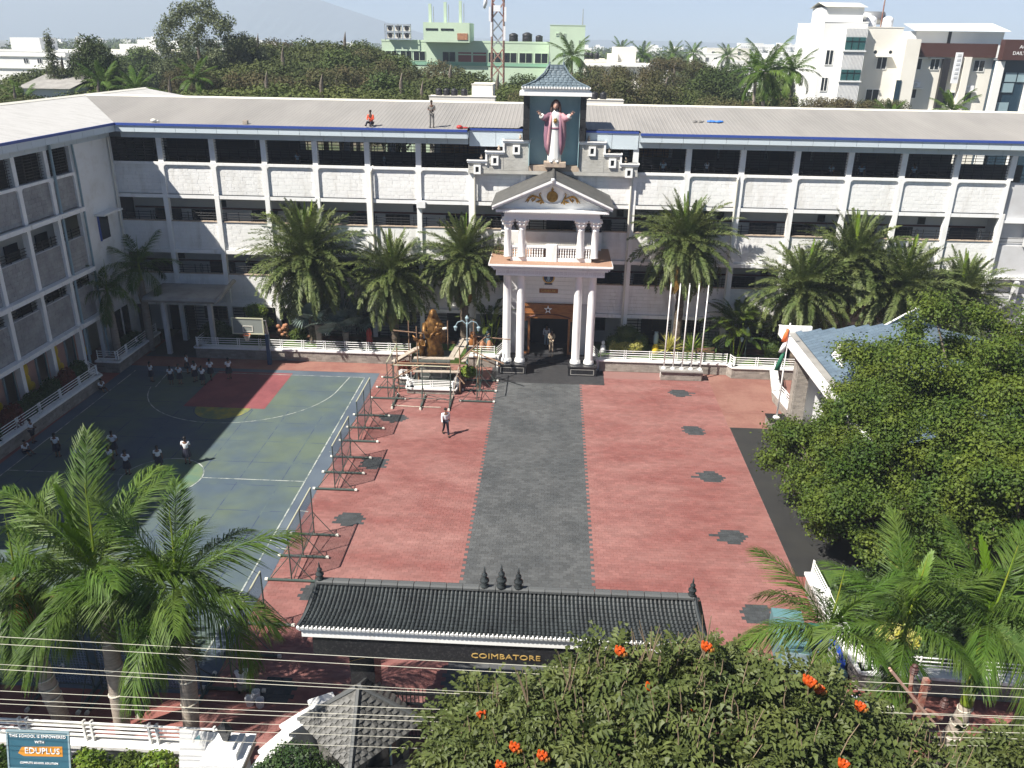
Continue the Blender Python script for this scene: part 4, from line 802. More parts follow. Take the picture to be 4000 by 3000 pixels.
for a,b_,w_ in (((-9.2,49.2,2.0),(-8.0,51.0,2.3),.34),((-8.0,50.6,2.35),(-7.2,52.0,2.6),.34),((-7.9,49.35,2.25),(-5.3,49.35,2.28),.34),((-5.2,49.5,2.3),(-4.7,52.0,2.75),.3),((-5.55,49.5,2.3),(-5.1,52.0,2.72),.3),((-7.9,48.95,1.5),(-4.95,48.95,1.55),.34),((-4.75,49.3,2.1),(-4.5,51.8,2.2),.28)): plank(a,b_,w_)
MB().tube([(-5.35,48.0,.02),(-5.0,49.0,1.9)],.03,6).build('pole', 'plank', scf); sp = tag(MB().tube([(-9.0,46.9,.03),(-7.6,46.75,.04),(-5.9,46.8,.03)],.035,6).build('loose_pole', 'plank'), 'pale bare pole lying on the red paving before the scaffold', 'pole')
# gilded statue on a dark pedestal with a small planter
ped = thing('statue_pedestal', 'dark panelled stone pedestal under the gilded statue', 'pedestal', (-6.9,50.7,0), world=True)
M('grey_stone', (.10,.115,.105), .4, (.07,.08,.075), 2)
for (hw,z0,z1,f_) in ((1.35,0,.35,49.75),(1.15,.35,.6,49.85),(1.0,.6,1.55,49.95),(1.12,1.55,1.72,49.85),(1.2,1.72,1.9,49.8)): MB().box((-6.9-hw,f_,z0),(-6.9+hw,51.9,z1)).build('pedestal_block', 'grey_stone', ped)
MB().ring([(-7.6,.72),(-6.2,.72),(-6.2,1.42),(-7.6,1.42)],[(-7.5,.8),(-6.3,.8),(-6.3,1.34),(-7.5,1.34)],.02,'y',49.93).build('pedestal_panel', 'concrete', ped)
garden_wall('planter_wall', 'low stone planter with white rails in front of the statue pedestal', [(-8.45,50.4),(-8.3,48.9),(-5.25,48.9),(-5.1,50.4)], .4, rh=.7, ch=.11)
garden_wall('planter_wall', 'small white railed planter left of the statue pedestal', [(-9.3,52.2),(-9.1,50.6),(-8.6,50.6)], .4, rh=.7, ch=.11)
struct('planter_grass', MB().box((-8.2,49.2,0),(-5.3,50.6,.36)), 'grass')
gs = thing('gilded_statue', 'gilded statue of a hooded figure holding a child, with a small child beside', 'statue', (-6.9,50.8,1.9), world=True)
gx, gy, gz = -6.85, 50.9, 1.9
loft(MB(), [(gx,gy,gz,.62,.5),(gx,gy,gz+.4,.58,.46),(gx,gy,gz+.9,.5,.42),(gx,gy,gz+1.4,.52,.42),(gx,gy,gz+1.9,.62,.42),(gx,gy,gz+2.25,.55,.38),(gx,gy,gz+2.5,.3,.28),(gx,gy-.02,gz+2.62,.2,.22)], 26, .12, 9).build('robe', 'bronze_gold', gs, True)
loft(MB(), [(gx+.1,gy+.12,gz+.9,.62,.36),(gx+.05,gy+.1,gz+1.5,.70,.42),(gx,gy+.06,gz+2.1,.66,.42),(gx,gy+.06,gz+2.45,.42,.34),(gx,gy+.03,gz+2.8,.27,.28),(gx,gy+.02,gz+3.05,.2,.22),(gx,gy,gz+3.15,.06,.08)], 22, .1, 7, 1).build('mantle', 'bronze_gold', gs, True)
MB().ell((gx,gy-.2,gz+2.82),(.15,.15,.2),10,8).build('head', 'bronze_gold', gs, True)
ar = MB(); ar.tube([(gx-.5,gy-.1,gz+2.2),(gx-.55,gy-.4,gz+1.75),(gx-.15,gy-.6,gz+1.6)],[.18,.16,.1],8); ar.tube([(gx+.5,gy-.1,gz+2.2),(gx+.5,gy-.45,gz+1.7),(gx+.2,gy-.62,gz+1.6)],[.18,.16,.1],8)
for s in (-1,1):
    for q in range(5): ar.tube([(gx+s*.16,gy-.6,gz+1.58+.03*q),(gx+s*.06,gy-.66,gz+1.57+.03*q),(gx-s*.02,gy-.66,gz+1.55+.03*q)],[.022,.02,.012],5)
ar.build('arm', 'bronze_gold', gs, True)
bc = MB(); bc.ell((gx+.32,gy-.5,gz+1.95),(.2,.16,.26)); bc.ell((gx+.36,gy-.52,gz+2.3),(.12,.12,.14)); bc.tube([(gx+.2,gy-.55,gz+1.8),(gx-.05,gy-.68,gz+1.62),(gx-.12,gy-.7,gz+1.35)],[.1,.08,.05],7); bc.tube([(gx+.4,gy-.6,gz+2.05),(gx+.62,gy-.68,gz+2.15),(gx+.72,gy-.7,gz+2.1)],[.06,.05,.04],6); bc.build('held_child', 'bronze_gold', gs, True)
MB().tube([(gx+.72,gy-.7,gz+2.08),(gx+.98,gy-.74,gz+2.14)],[.09,.09],8).build('white_scroll', 'cap_white', gs)
ch = MB(); cxx = gx-.72; loft(ch, [(cxx,gy-.35,gz,.16,.14),(cxx,gy-.35,gz+.4,.17,.15),(cxx,gy-.35,gz+.8,.2,.16),(cxx,gy-.35,gz+1.15,.22,.15),(cxx,gy-.35,gz+1.25,.08,.08)], 14, .08, 5); ch.ell((cxx,gy-.38,gz+1.42),(.13,.13,.16)); ch.tube([(cxx+.18,gy-.4,gz+1.1),(cxx+.25,gy-.6,gz+.85),(cxx+.02,gy-.62,gz+.88)],[.07,.06,.04],6); ch.tube([(cxx-.18,gy-.4,gz+1.1),(cxx-.2,gy-.6,gz+.85),(cxx+.0,gy-.62,gz+.86)],[.07,.06,.04],6); ch.prism([(cxx-.15,gz+1.1),(cxx-.6,gz+1.45),(cxx-.55,gz+1.1),(cxx-.2,gz+.9)], .05, 'y', gy-.25); ch.build('small_child', 'bronze_gold', gs, True)
# lamp posts
def lamp_post(name, label, x, y, z, h, mt, arms=2, sp=.75):
    t = thing(name, label, 'lamp post', (x,y,z)); MB().lathe([(.16,0),(.16,.1),(.09,.2),(.07,.5),(.05,.6),(.045,h-.5),(.07,h-.45),(.04,h)],10).build('pole', mt, t, True)
    for s in ((-1,1) if arms == 2 else ()):
        MB().tube([(0,0,h-.25),(s*sp*.4,0,h+.0),(s*sp*.8,0,h-.1),(s*sp,0,h-.35)],[.035,.035,.035,.025],6).build('arm', mt, t)
        MB().lathe([(.02,.26),(.12,.2),(.14,.16),(.11,.14),(.07,-.06),(.02,-.1)][::-1],8,(s*sp,0,h-.6)).build('lantern', 'skyblue', t)
    MB().lathe([(.07,0),(.11,.2),(.14,.22),(.1,.28),(.02,.4)],8,(0,0,h-.02)).build('lantern', 'skyblue', t); return t
lamp_post('lamp_post', 'pale two armed lantern post rising beside the scaffold', -4.7, 51.3, .3, 3.9, 'skyblue'); lamp_post('lamp_post', 'slim green lantern post among the palms behind the flagpoles', 14.25, 55.2, .7, 2.0, 'green_pipe', 2, .32)
# flagpoles
fp = thing('brick_plinth', 'low brick plinth carrying the five white flagpoles', 'plinth', (9.6,52.95,0), world=True)
MB().box((8.25,52.7,0),(10.95,53.3,.62)).build('core', 'mortar', fp); MB().box((8.15,52.5,.62),(11.0,53.4,.72)).build('top_slab', 'concrete', fp)
pieces('stone_brick', blocks((8.2,52.66),0,2.75,.01,.6,.12,.3,.07)+blocks((10.99,52.7),PI/2,.6,.01,.6,.12,.3,.07), ublock(), 'brick_stone', fp)
for k,x in enumerate((8.42,9.02,9.62,10.23,10.84)):
    p = thing('flagpole', 'slim white flagpole, %s of the five on the brick plinth' % ('leftmost','second from left','middle one','second from right','rightmost')[k], 'flagpole', (x,52.95,.72), group='five flagpoles on the plinth')
    MB().cyl((0,0,0),(0,0,5.85),.05,.035,n=10).build('pole', 'white_trim', p, True); MB().lathe([(.16,0),(.14,.06),(.05,.14)],8).build('foot_plate', 'white_trim', p); MB().ell((0,0,5.9),(.05,.05,.05)).build('finial', 'steel', p)
fl = thing('flagpole', 'tall white flagpole with a furled orange, white and green flag by the stage', 'flagpole', (14.25,45.8,0), world=True)
MB().box((13.75,45.4,0),(14.8,46.3,.5)).build('base', 'brick_stone', fl); MB().box((13.7,45.35,.5),(14.85,46.35,.58)).build('base_slab', 'granite', fl); MB().lathe([(.22,0),(.2,.05),(.07,.14)],8,(14.25,45.8,.58)).build('foot_plate', 'white_trim', fl); MB().cyl((14.25,45.8,.58),(14.25,45.8,6.45),.055,.04,n=10).build('pole', 'white_trim', fl, True)
M('flag_green', (.02,.14,.08), .7)
for z0,z1,mt,dx in ((5.35,6.1,'orange',.12),(4.7,5.4,'white',.2),(3.6,4.75,'flag_green',.3)): loft(MB(), [(14.15-dx,45.75,z0,.16,.09),(14.15-dx*.6,45.75,(z0+z1)/2,.13,.08),(14.18-dx*.3,45.75,z1,.07,.06)], 12, .15, 5).build('flag_cloth', mt, fl, True)
# pots, vases, small garden figures
tag(MB().lathe([(.16,0),(.26,.25),(.3,.6),(.24,.95),(.14,1.12),(.2,1.2)],16,(-4.75,55.7,.72)).build('tall_urn', M('urn_orange', (.42,.17,.05), .6, (.3,.11,.03), 3), None, True), 'tall orange urn on the grass beside the white figurine', 'urn')
for x,y in ((-4.05,55.2),(-3.55,55.25)):
    t = thing('clay_jar', 'small clay jar on the grass, the %s of two near the portico' % ('left' if x < -3.8 else 'right'), 'jar', (x,y,.72), group='two clay jars'); MB().lathe([(.1,0),(.2,.18),(.2,.4),(.12,.75),(.06,.8)],12).build('body', 'terracotta', t, True); MB().tube([(.12,0,.7),(.24,0,.55),(.18,0,.35)],.025,6).build('handle', 'terracotta', t)
t = thing('garden_figure', 'white kneeling garden figurine near the clay jars', 'figurine', (-3.8,56.5,.72)); loft(MB(), [(0,0,0,.28,.24),(0,0,.35,.25,.2),(0,0,.7,.26,.18),(0,0,.85,.1,.1)], 14, .08, 6).build('body', 'skyblue', t, True); MB().ell((0,-.05,1.0),(.12,.13,.16)).build('head', 'skyblue', t, True)
t = thing('garden_figure', 'small white sitting figurine beside the clipped bush', 'figurine', (4.45,55.6,.72)); loft(MB(), [(0,0,0,.26,.24),(0,0,.3,.2,.18),(0,0,.55,.16,.14),(0,0,.62,.08,.08)], 12).build('body', 'white', t, True); MB().ell((0,0,.76),(.13,.13,.15)).build('head', 'white', t, True)
t = thing('vase', 'grey blue vase standing on a yellow urn by the clipped bush', 'vase', (8.1,55.6,.72)); MB().lathe([(.14,0),(.22,.2),(.26,.4),(.2,.62),(.1,.74),(.14,.82)],16).build('yellow_urn', 'yellow', t, True); MB().lathe([(.12,.82),(.16,.95),(.17,1.4),(.12,1.6),(.15,1.68)],14).build('upper_vase', 'skyblue', t, True)
t = thing('red_pot', 'dark red pot standing in shade under the palms', 'pot', (-12.2,55.9,.72)); MB().lathe([(.2,0),(.24,.3),(.18,.6),(.22,.8),(.15,1.1),(.1,1.2)],12).build('body', 'red', t, True)
t = thing('clay_planter', 'knobbly clay planter ball beside the left shrubs', 'planter', (-18.6,56.4,.72)); g = MB()
for k in range(14): a = k*2.4; g.ell((.3*math.cos(a),.22*math.sin(a),.3+.06*k),(.17,.16,.15),7,5)
g.build('body', 'terracotta', t, True)
# ================================================================ STAGE PAVILION (right)
sg = thing('stage_pavilion', 'stage pavilion with blue slate roof and white fascia behind the tree', 'pavilion', (18,40,0), world=True)
MB().box((15.0,45.6,0),(15.7,46.25,5.0)).build('pillar_core', 'mortar', sg); pieces('stone_brick', blocks((15.0,45.58),0,.7,.01,5,.14,.35,.07)+blocks((14.98,46.25),-PI/2,.65,.01,5,.14,.35,.07), ublock(), 'brick_stone', sg)
MB().box((14.25,32.5,5.05),(14.45,48.1,5.6)).build('fascia', 'white_trim', sg); MB().box((14.25,47.9,5.06),(16.2,48.1,5.58)).build('fascia', 'white_trim', sg); MB().box((14.46,32.5,5.05),(15.3,47.88,5.2)).build('gutter', 'concrete', sg)
MB().box((16.6,33,0),(16.8,45.5,5.04)).build('stage_wall', 'white', sg); MB().box((15.75,46,0),(24,46.2,5.04)).build('end_wall', 'white', sg); MB().box((23,33,0),(23.2,46,5)).build('back_wall', 'white', sg); MB().box((15.6,30.4,0),(16.6,45.5,.5)).build('stage_step', 'stage_dark', sg)
x0, x1, z0, z1 = 15.2, 20.6, 5.3, 7.0; it = []
MB().add([(x0,32.5,z0-.05),(x0,47.8,z0-.05),(x1,45.0,z1-.05),(x1,32.5,z1-.05)],[(0,3,2,1)]).build('roof_deck', 'slate_blue', sg); MB().add([(x1,32.5,z1-.05),(x1,45.0,z1-.05),(26,47.8,z0-.05),(26,32.5,z0-.05)],[(0,3,2,1)]).build('roof_deck', 'slate_blue', sg); MB().add([(x0,47.8,z0-.05),(26,47.8,z0-.05),(x1,45,z1-.05)],[(0,1,2)]).build('roof_deck', 'slate_blue', sg)
an = math.atan2(z1-z0,x1-x0); L = math.hypot(x1-x0,z1-z0)
for r_ in range(17):
    u = (r_+.5)/17
    for k in range(40):
        y = 32.5+k*.39+.19
        if y > 47.75-2.8*u: continue
        it.append(TRS((x0+(x1-x0)*u,y,z0+(z1-z0)*u+.0),(L/17*1.05,.375,.03),0,0,-an))
pieces('roof_tile', it, ucube(), 'slate_blue', sg, 300)
# little gable on the slope
MB().prism([(41.05,5.5),(43.25,5.5),(42.15,6.62)], .06, 'x', 15.9).build('gable_face', 'white_trim', sg)
for y_ in (40.95,43.35): MB().add([(15.86,y_,5.48),(19.2,42.15,6.66),(15.86,42.15,6.72)],[(0,1,2)]).build('gable_roof', 'slate_blue', sg)
MB().tube([(19.4,47.0,5.7),(21.3,46.4,7.35)],.06,6).build('verge', 'white_trim', sg); MB().add([(19.4,47,5.7),(21.3,46.4,7.3),(23.4,47,5.9)],[(0,1,2)]).build('gable_roof', 'slate_blue', sg)
MB().lathe([(.28,0),(.3,.12),(.12,.2),(.2,.34),(.2,.42),(.1,.5),(.16,.62),(.16,.7),(.08,.78),(.1,.86),(.02,1.3)],12,(20.6,44.5,6.75)).build('finial', 'slate', sg, True)
# ================================================================ GATE
gt = thing('entrance_gate', 'black gateway with long black tiled roof and white eaves', 'gate', (-.5,20.5,0), world=True)
GX0, GX1, GY = -6.06, 5.13, 20.5
def gprof(u): return (1.05*(1-u)+.0, 5.14+.86*(u**1.25))     # u 0 eave .. 1 ridge: half depth, height
it = []; R_ = 13; nC = 92
for side in (-1,1):
    for r_ in range(R_):
        d0,h0 = gprof(r_/R_); d1,h1 = gprof((r_+1)/R_); ex = .34*(1-(r_+.5)/R_)**1.6; sl = math.atan2(h1-h0,d0-d1); ln = math.hypot(h1-h0,d0-d1); W_ = GX1-GX0+2*ex
        for k in range(nC):
            x = GX0-ex+W_*(k+.5)/nC
            mtx = Matrix.Translation((x,GY+side*(d0+d1)/2,(h0+h1)/2)) @ Matrix.Rotation(0 if side<0 else PI,4,'Z') @ Matrix.Rotation(sl,4,'X') @ Matrix.Diagonal((W_/nC,ln*1.1,.05,1))
            if side < 0 or r_ > 9: it.append(mtx)
ut = MB().add([(-.5,-.5,0),(-.34,-.5,.9),(0,-.5,1.3),(.3,-.5,.8),(.5,-.5,.0),(-.5,.5,-.4),(-.34,.5,.3),(0,.5,.6),(.3,.5,.2),(.5,.5,-.4),(0,-.5,-.2)],[(0,1,6,5),(1,2,7,6),(2,3,8,7),(3,4,9,8),(0,10,2,1),(10,4,3,2)])
pieces('roof_tile', it, ut, 'black_tile', gt, 300)
core = MB()
for side in (-1,1):
    o = len(core.v)
    for r_ in range(R_+1):
        d,h = gprof(r_/R_); ex = .34*(1-r_/R_)**1.6; core.v += [(GX0-ex,GY+side*d,h-.04),(GX1+ex,GY+side*d,h-.04)]
    for r_ in range(R_): core.f.append((o+2*r_,o+2*r_+1,o+2*r_+3,o+2*r_+2))
core.build('roof_core', 'black_tile', gt)
for s,x in ((-1,GX0),(1,GX1)):
    e = MB()
    for r_ in range(R_+1):
        d,h = gprof(r_/R_); ex = .34*(1-r_/R_)**1.6; e.v += [(x+s*ex,GY-d,h),(x+s*(ex+.08*(1-r_/R_)),GY+d,h)]
    for r_ in range(R_): e.f.append((2*r_,2*r_+1,2*r_+3,2*r_+2))
    e.build('gable_end', 'black_tile', gt)
    for sd in (-1,1): MB().tube([(x+s*.34*(1-u)**1.6,GY+sd*gprof(u)[0],gprof(u)[1]+.04) for u in np.linspace(0,1,8)],.06,6).build('hip_ridge', 'black_tile', gt)
it = [TRS((GX0+.25+k*.485,GY,6.04),(.465,.26,.1)) for k in range(23)]
pieces('ridge_tile', it, MB().prism([(-.5,-.5),(.5,-.5),(.5,.2),(.25,.5),(-.25,.5),(-.5,.2)],1,'x',-.5), M('ridge_grey', (.10,.105,.105), .5, orand=.15), gt)
for x,h in ((GX0+.1,.62),(GX1-.1,.62),(-1.05,.72),(-.55,.82),(-.05,.72)):
    q = h/.7; MB().lathe([(.12*q,0),(.13*q,.06*q),(.07*q,.1*q),(.14*q,.2*q),(.13*q,.26*q),(.05*q,.32*q),(.09*q,.38*q),(.08*q,.43*q),(.03*q,.48*q),(.035*q,.52*q),(.005,.72*q)],12,(x,GY,6.07)).build('finial', 'black_tile', gt, True)
sc_ = MB()
for k in range(93): sc_.cyl((GX0-.34+k*.1286,GY-1.09,5.11),(GX0-.34+k*.1286,GY-1.0,5.13),.055,n=6)
sc_.build('scalloped_edge', 'white_trim', gt); MB().box((GX0-.34,GY-1.02,4.98),(GX1+.34,GY+1.0,5.08)).build('eave_board', 'white_trim', gt); MB().box((GX0-.28,GY-.98,4.74),(GX1+.28,GY+.95,4.97)).build('eave_board', 'white_trim', gt)
bm = MB().box((GX0+.0,GY-.9,4.02),(GX1,GY+.5,4.74)).build('sign_beam', 'granite', gt); text('COIMBATORE', .25, (-.35,GY-.912,4.27), FACE, 'letter_gold', bm, sx=1.3)
for x in (-4.75,3.8):
    MB().box((x-.38,GY-.45,0),(x+.38,GY+.4,4.02)).build('pillar', 'granite', gt); g = MB(); g.tube([(x-.39,GY-.2,3.75),(x-.385,GY-.46,3.45),(x+.1,GY-.46,3.62)],.012,4); g.build('gilt_line', 'letter_gold', gt)
# iron gate leaf: only its top shows
g = MB(); g.box((-4.2,GY-.1,.1),(3.3,GY-.04,.2)); g.box((-4.2,GY-.1,1.5),(3.3,GY-.04,1.58)); g.box((-4.2,GY-.1,1.9),(3.3,GY-.04,1.98))
for k in range(58): g.cyl((-4.15+k*.13,GY-.07,.1),(-4.15+k*.13,GY-.07,2.05+.25*math.sin(k/57*PI)),.018,n=5)
lf = g.build('gate_leaf', 'black_metal', gt); MB().lathe([(.06,0),(.1,.1),(.03,.2),(.06,.28),(.005,.5)],8,(-.45,GY-.07,2.25)).build('leaf_finial', 'black_metal', lf)
# gatehouse with tiled pyramid roof set on the diagonal
gh = thing('gatehouse', 'small stone gatehouse with grey tiled pyramid roof under the gateway', 'gatehouse', (-4.6,18.95,0), rz=PI/4+.06)
MB().box((-.95,-.95,0),(.95,.95,2.2)).build('wall_core', 'mortar_dark', gh)
pieces('stone_brick', sum([[Matrix.Rotation(q*PI/2,4,'Z') @ m_ for m_ in blocks((-.95,-.98),0,1.9,.01,2.15,.14,.34,.07)] for q in range(4)], []), ublock(), M('dark_stone', (.15,.145,.135), .9, (.10,.10,.09), 2, isl=.25, orand=.25), gh, 300)
for q in (0,1): 
    wn = MB().xf(Matrix.Identity(4)).box((-.6,-1.06,1.0),(.7,-1.02,1.95)).xf(Matrix.Rotation(q*PI/2,4,'Z')).build('window', 'dark_glass', gh); MB().box((.2,-1.1,1.0),(.26,-1.05,1.95)).xf(Matrix.Rotation(q*PI/2,4,'Z')).build('window_bar', 'skyblue', wn)
pagoda(0,0,1.32,1.32,.04,.04,2.2,3.42,11,gh,'grey_tile',.24,pw=1.0,tile_th=.05)
for q in range(4): MB().tube([(1.32,1.32,2.24),(.05,.05,3.47)],.07,6).xf(Matrix.Rotation(q*PI/2,4,'Z')).build('hip_ridge', 'ridge_grey', gh)
dg = thing('lattice_gate', 'dark ornamental lattice gate below the gatehouse roof', 'gate', (-3.4,17.9,0), rz=.12); g = MB(); g.box((-.9,0,.1),(.9,.05,.2)); g.box((-.9,0,1.1),(.9,.05,1.2)); g.box((-.9,0,1.5),(.9,.05,1.6))
for k in range(14): g.cyl((-.85+k*.13,.02,.1),(-.85+k*.13,.02,1.6),.02,n=5)
g.build('bars', 'black_metal', dg); g = MB()
for k in range(7): g.lathe([(.02,0),(.07,.04),(.04,.12),(.06,.18),(.01,.26)],6,(-.75+k*.25,-.03,1.2))
g.build('ornaments', 'pale_pipe', dg); MB().cyl((0,-.04,.75),(0,-.01,.75),.22,n=20).build('round_plaque', 'letter_gold', dg)
# ================================================================ FRONT BOUNDARY
wl = thing('boundary_wall', 'white stepped curving wall beside the gatehouse', 'wall', (-6.6,18.3,0), world=True)
for (x0,y0,x1,y1,h) in ((-5.6,19.5,-6.1,19.2,2.4),(-6.1,19.2,-6.7,18.5,2.15),(-6.7,18.5,-7.1,17.8,1.9),(-7.1,17.8,-7.3,17.1,1.7)):
    d = Vector((x1-x0,y1-y0)); MB().cb(((x0+x1)/2,(y0+y1)/2,h/2),(d.length+.1,.35,h),math.atan2(d.y,d.x)).build('wall_step', 'white', wl); MB().cb(((x0+x1)/2,(y0+y1)/2,h+.05),(d.length+.2,.5,.1),math.atan2(d.y,d.x)).build('coping', 'white_trim', wl)
gp = thing('gate_post', 'broad white gate post with stepped cap and lantern', 'gate post', (-8.2,17.75,0)); MB().box((-.42,-.42,0),(.42,.42,1.75)).build('shaft', 'plaster_grey', gp)
for (a,z0,z1) in ((.6,1.75,1.85),(.5,1.85,2.0),(.62,2.0,2.08),(.4,2.08,2.3),(.25,2.3,2.4)): MB().box((-a,-a,z0),(a,a,z1)).build('cap_step', 'white_trim' if a!=.6 else 'ledge', gp)
ln = MB().lathe([(.05,0),(.12,.1),(.2,.45),(.22,.48),(.1,.58),(.03,.72)],6,(0,0,2.4)).build('lantern', 'dark_glass', gp); MB().lathe([(.23,0),(.12,.12),(.03,.26)],6,(0,0,2.88)).build('lantern_cap', 'black_metal', ln)
fw_ = thing('front_fence', 'low front wall with white horizontal rails behind the roadside signs', 'fence', (-13,19.1,0), world=True)
MB().box((-24,19.0,0),(-8.7,19.3,.55)).build('wall_core', 'plaster_grey', fw_); MB().box((-24,18.9,.55),(-8.7,19.4,.68)).build('coping', 'white_trim', fw_)
for h in (.2,.36,.52,.68): MB().cyl((-24,19.15,.68+h),(-8.7,19.15,.68+h),.035,n=6).build('rail', 'white_trim', fw_)
for x in np.arange(-23.5,-8.8,2.05):
    for e in (-.12,.12): MB().prism([(19.08,.66),(19.22,.66),(19.2,1.0),(19.26,1.4),(19.12,1.45),(19.1,1.0)],.06,'x',x+e).build('rail_post', 'white_trim', fw_)
# roadside boards
sb = thing('signboard', 'teal roadside board with white lettering in the lower left corner', 'signboard', (-14.1,17.75,0)); sb.matrix_basis = Matrix.Translation((-14.1,17.75,0)) @ Matrix.Rotation(.02,4,'Z') @ Matrix.Rotation(-.25,4,'X')
MB().box((-.92,-.03,.75),(.92,.03,1.95)).build('board', 'sign_teal', sb); MB().ring([(-.95,.72),(.95,.72),(.95,1.98),(-.95,1.98)],[(-.9,.77),(.9,.77),(.9,1.93),(-.9,1.93)],.05,'y',-.045).build('frame', 'skyblue', sb)
for x in (-.8,.8): MB().cyl((x,.06,0),(x,.06,1.9),.03,n=6).build('leg', 'steel', sb)
text('THIS SCHOOL IS EMPOWERED', .125, (0,-.04,1.80), FACE, 'letter_white', sb); text('WITH', .11, (.05,-.04,1.62), FACE, 'letter_white', sb); text('EDUPLUS', .26, (.12,-.045,1.34), FACE, 'letter_white', sb); MB().prism([(-.62,1.25),(-.5,1.45),(.72,1.5),(.72,1.18),(-.45,1.16)],.006,'y',-.036).build('logo_swash', M('logo_orange', (.62,.26,.03), .6), sb); text('COMPLETE SCHOOL SOLUTION', .08, (0,-.04,.95), FACE, 'letter_white', sb)
s2 = thing('signboard', 'grey printed notice board leaning beside the broad gate post', 'signboard', (-9.35,17.75,0)); s2.matrix_basis = Matrix.Translation((-9.35,17.7,0)) @ Matrix.Rotation(-.05,4,'Z') @ Matrix.Rotation(-.3,4,'X')
MB().box((-.55,-.02,.5),(.55,.02,2.2)).build('board', 'sign_grey', s2); MB().box((-.55,-.03,.5),(.55,-.021,.62)).build('footer', 'robe_rose', s2); MB().prism([(-.1,1.95),(.1,1.95),(.06,2.1)],.006,'y',-.03).build('emblem', 'teal_paint', s2); MB().box((.3,-.033,.66),(.5,-.025,.74)).build('emblem', 'blue_stripe', s2)
g = MB()
for k,w_ in enumerate((.32,.36,.2,.3,.3,.16,.26,.22)): g.box((-w_,-.026,1.78-k*.12),(w_,-.0215,1.795-k*.12))
g.build('text_lines', 'plaster_grey', s2)
# overhead wires with the cross-armed pole
pl_ = thing('utility_pole', 'rusty street pole with angled cross arms and ribbed insulators', 'utility pole', (10.1,16.8,0), world=True)
WM = Matrix.Translation((.593*(1-1.084),1.3,-1.0)) @ Matrix.Diagonal((1.084,1,1,1))
MB().box((9.38,15.42,0),(9.5,15.56,7.6)).xf(WM).build('mast', 'rust', pl_); MB().tube([(9.1,15.5,7.75),(9.15,15.5,7.2),(9.42,15.5,6.6)],.05,6).xf(WM).build('bracket', 'rust', pl_); MB().tube([(9.45,15.5,6.7),(9.8,15.5,6.55),(10.0,15.5,6.35)],.05,6).xf(WM).build('bracket', 'rust', pl_); 
for dy in (0,.09): MB().tube([(8.55,15.38+dy,7.9),(9.85,15.38+dy,6.25)],.032,6).xf(WM).build('cross_arm', M('arm_pink', (.45,.28,.22), .8), pl_)
for x,z in ((9.12,7.75),(9.5,7.3),(9.98,6.75),(8.8,6.45)): MB().lathe([(.05,0),(.1,.03),(.06,.06),(.1,.09),(.06,.12),(.1,.15),(.06,.18),(.07,.24),(.02,.28)],10,(x,15.5,z)).xf(WM).build('insulator', 'brown_clad' if z > 6.5 else 'cap_white', pl_)
WR = [((-25,7.9),(12.5,7.52),.15),((-25,7.72),(12.5,7.3),.15),((-25,6.95),(12.5,6.75),.25),((-25,6.1),(12.5,6.55),.3),((-25,5.85),(12.5,6.35),.3),((-25,5.7),(12.5,6.2),.25),((-25,5.4),(12.5,6.0),.25),((-25,5.15),(12.5,5.8),.25),((-25,4.8),(12.5,5.6),.3),((-25,7.5),(12.5,7.0),.2)]
for k,((xa,za),(xb,zb),sag) in enumerate(WR):
    pts = [(xa+(xb-xa)*t,15.4-.05*k+.0,za+(zb-za)*t-sag*4*t*(1-t)) for t in np.linspace(0,1,26)]
    tag(MB().tube(pts, .0065 if k<6 else .005, 5).xf(WM).build('overhead_wire', 'wire'), 'pale overhead street wire, %s from the top' % ('first','second','fourth','fifth','sixth','seventh','eighth','ninth','lowest one counted','thin third')[k], 'wire', 'overhead street wires', 'thing')
# ================================================================ RIGHT-HAND CLUTTER
garden_wall('planter_wall', 'shaded stone planter with white rails behind the right royal palms', [(11.6,29.5),(11.65,25.6),(11.9,23.75),(17.5,23.5)], .85)
struct('planter_grass', MB().box((11.95,24.1,0),(22,30.0,.72)), 'grass')
cb = thing('metal_cabinet', 'blue grey metal cabinet lying behind the right palms', 'cabinet', (9.9,25.6,0), rz=-.1); MB().box((-.55,-1.2,0),(.55,1.2,1.05)).build('body', 'teal_paint', cb)
for y in (-.6,.0,.6): MB().box((-.56,y-.02,1.05),(.56,y+.02,1.07)).build('lid_seam', 'joint', cb)
for x in (-.25,.25): MB().box((x-.22,-1.225,.1),(x+.22,-1.2,.95)).build('door', 'skyblue', cb)
tk = thing('storage_crate', 'bright blue plastic crate full of small items by the planter', 'crate', (11.25,25.1,0), rz=-.05); MB().ring([(-.4,-.6),(.4,-.6),(.4,.6),(-.4,.6)],[(-.35,-.55),(.35,-.55),(.35,.55),(-.35,.55)],.5,'z',.1).build('sides', 'blue_plastic', tk); MB().box((-.39,-.59,.05),(.39,.59,.3)).build('base', 'blue_plastic', tk); g = MB()
for k in range(30): g.cb((random.uniform(-.28,.28),random.uniform(-.45,.45),.36+random.uniform(0,.08)),(.12,.1,.06),random.random()*3)
tag(g.build('crate_contents', 'concrete', tk), kind='stuff')
tk = thing('storage_crate', 'dark green trunk behind the bright blue crate', 'trunk', (11.0,26.3,0)); MB().box((-.45,-.35,0),(.45,.35,.5)).build('body', M('trunk_green', (.02,.09,.07), .5), tk); MB().box((-.47,-.37,.5),(.47,.37,.56)).build('lid', 'trunk_green', tk)
tk = thing('cloth_bundle', 'blue grey cloth bundle below the bright blue crate', 'bundle', (11.1,24.1,0)); g = MB(); g.ell((0,0,.25),(.45,.35,.28),12,8); g.ell((.3,.2,.2),(.3,.3,.22),10,7); g.build('cloth', 'teal_paint', tk, True); MB().ell((-.2,-.1,.5),(.22,.2,.1),10,6).build('knot', 'shirt_white', tk, True)
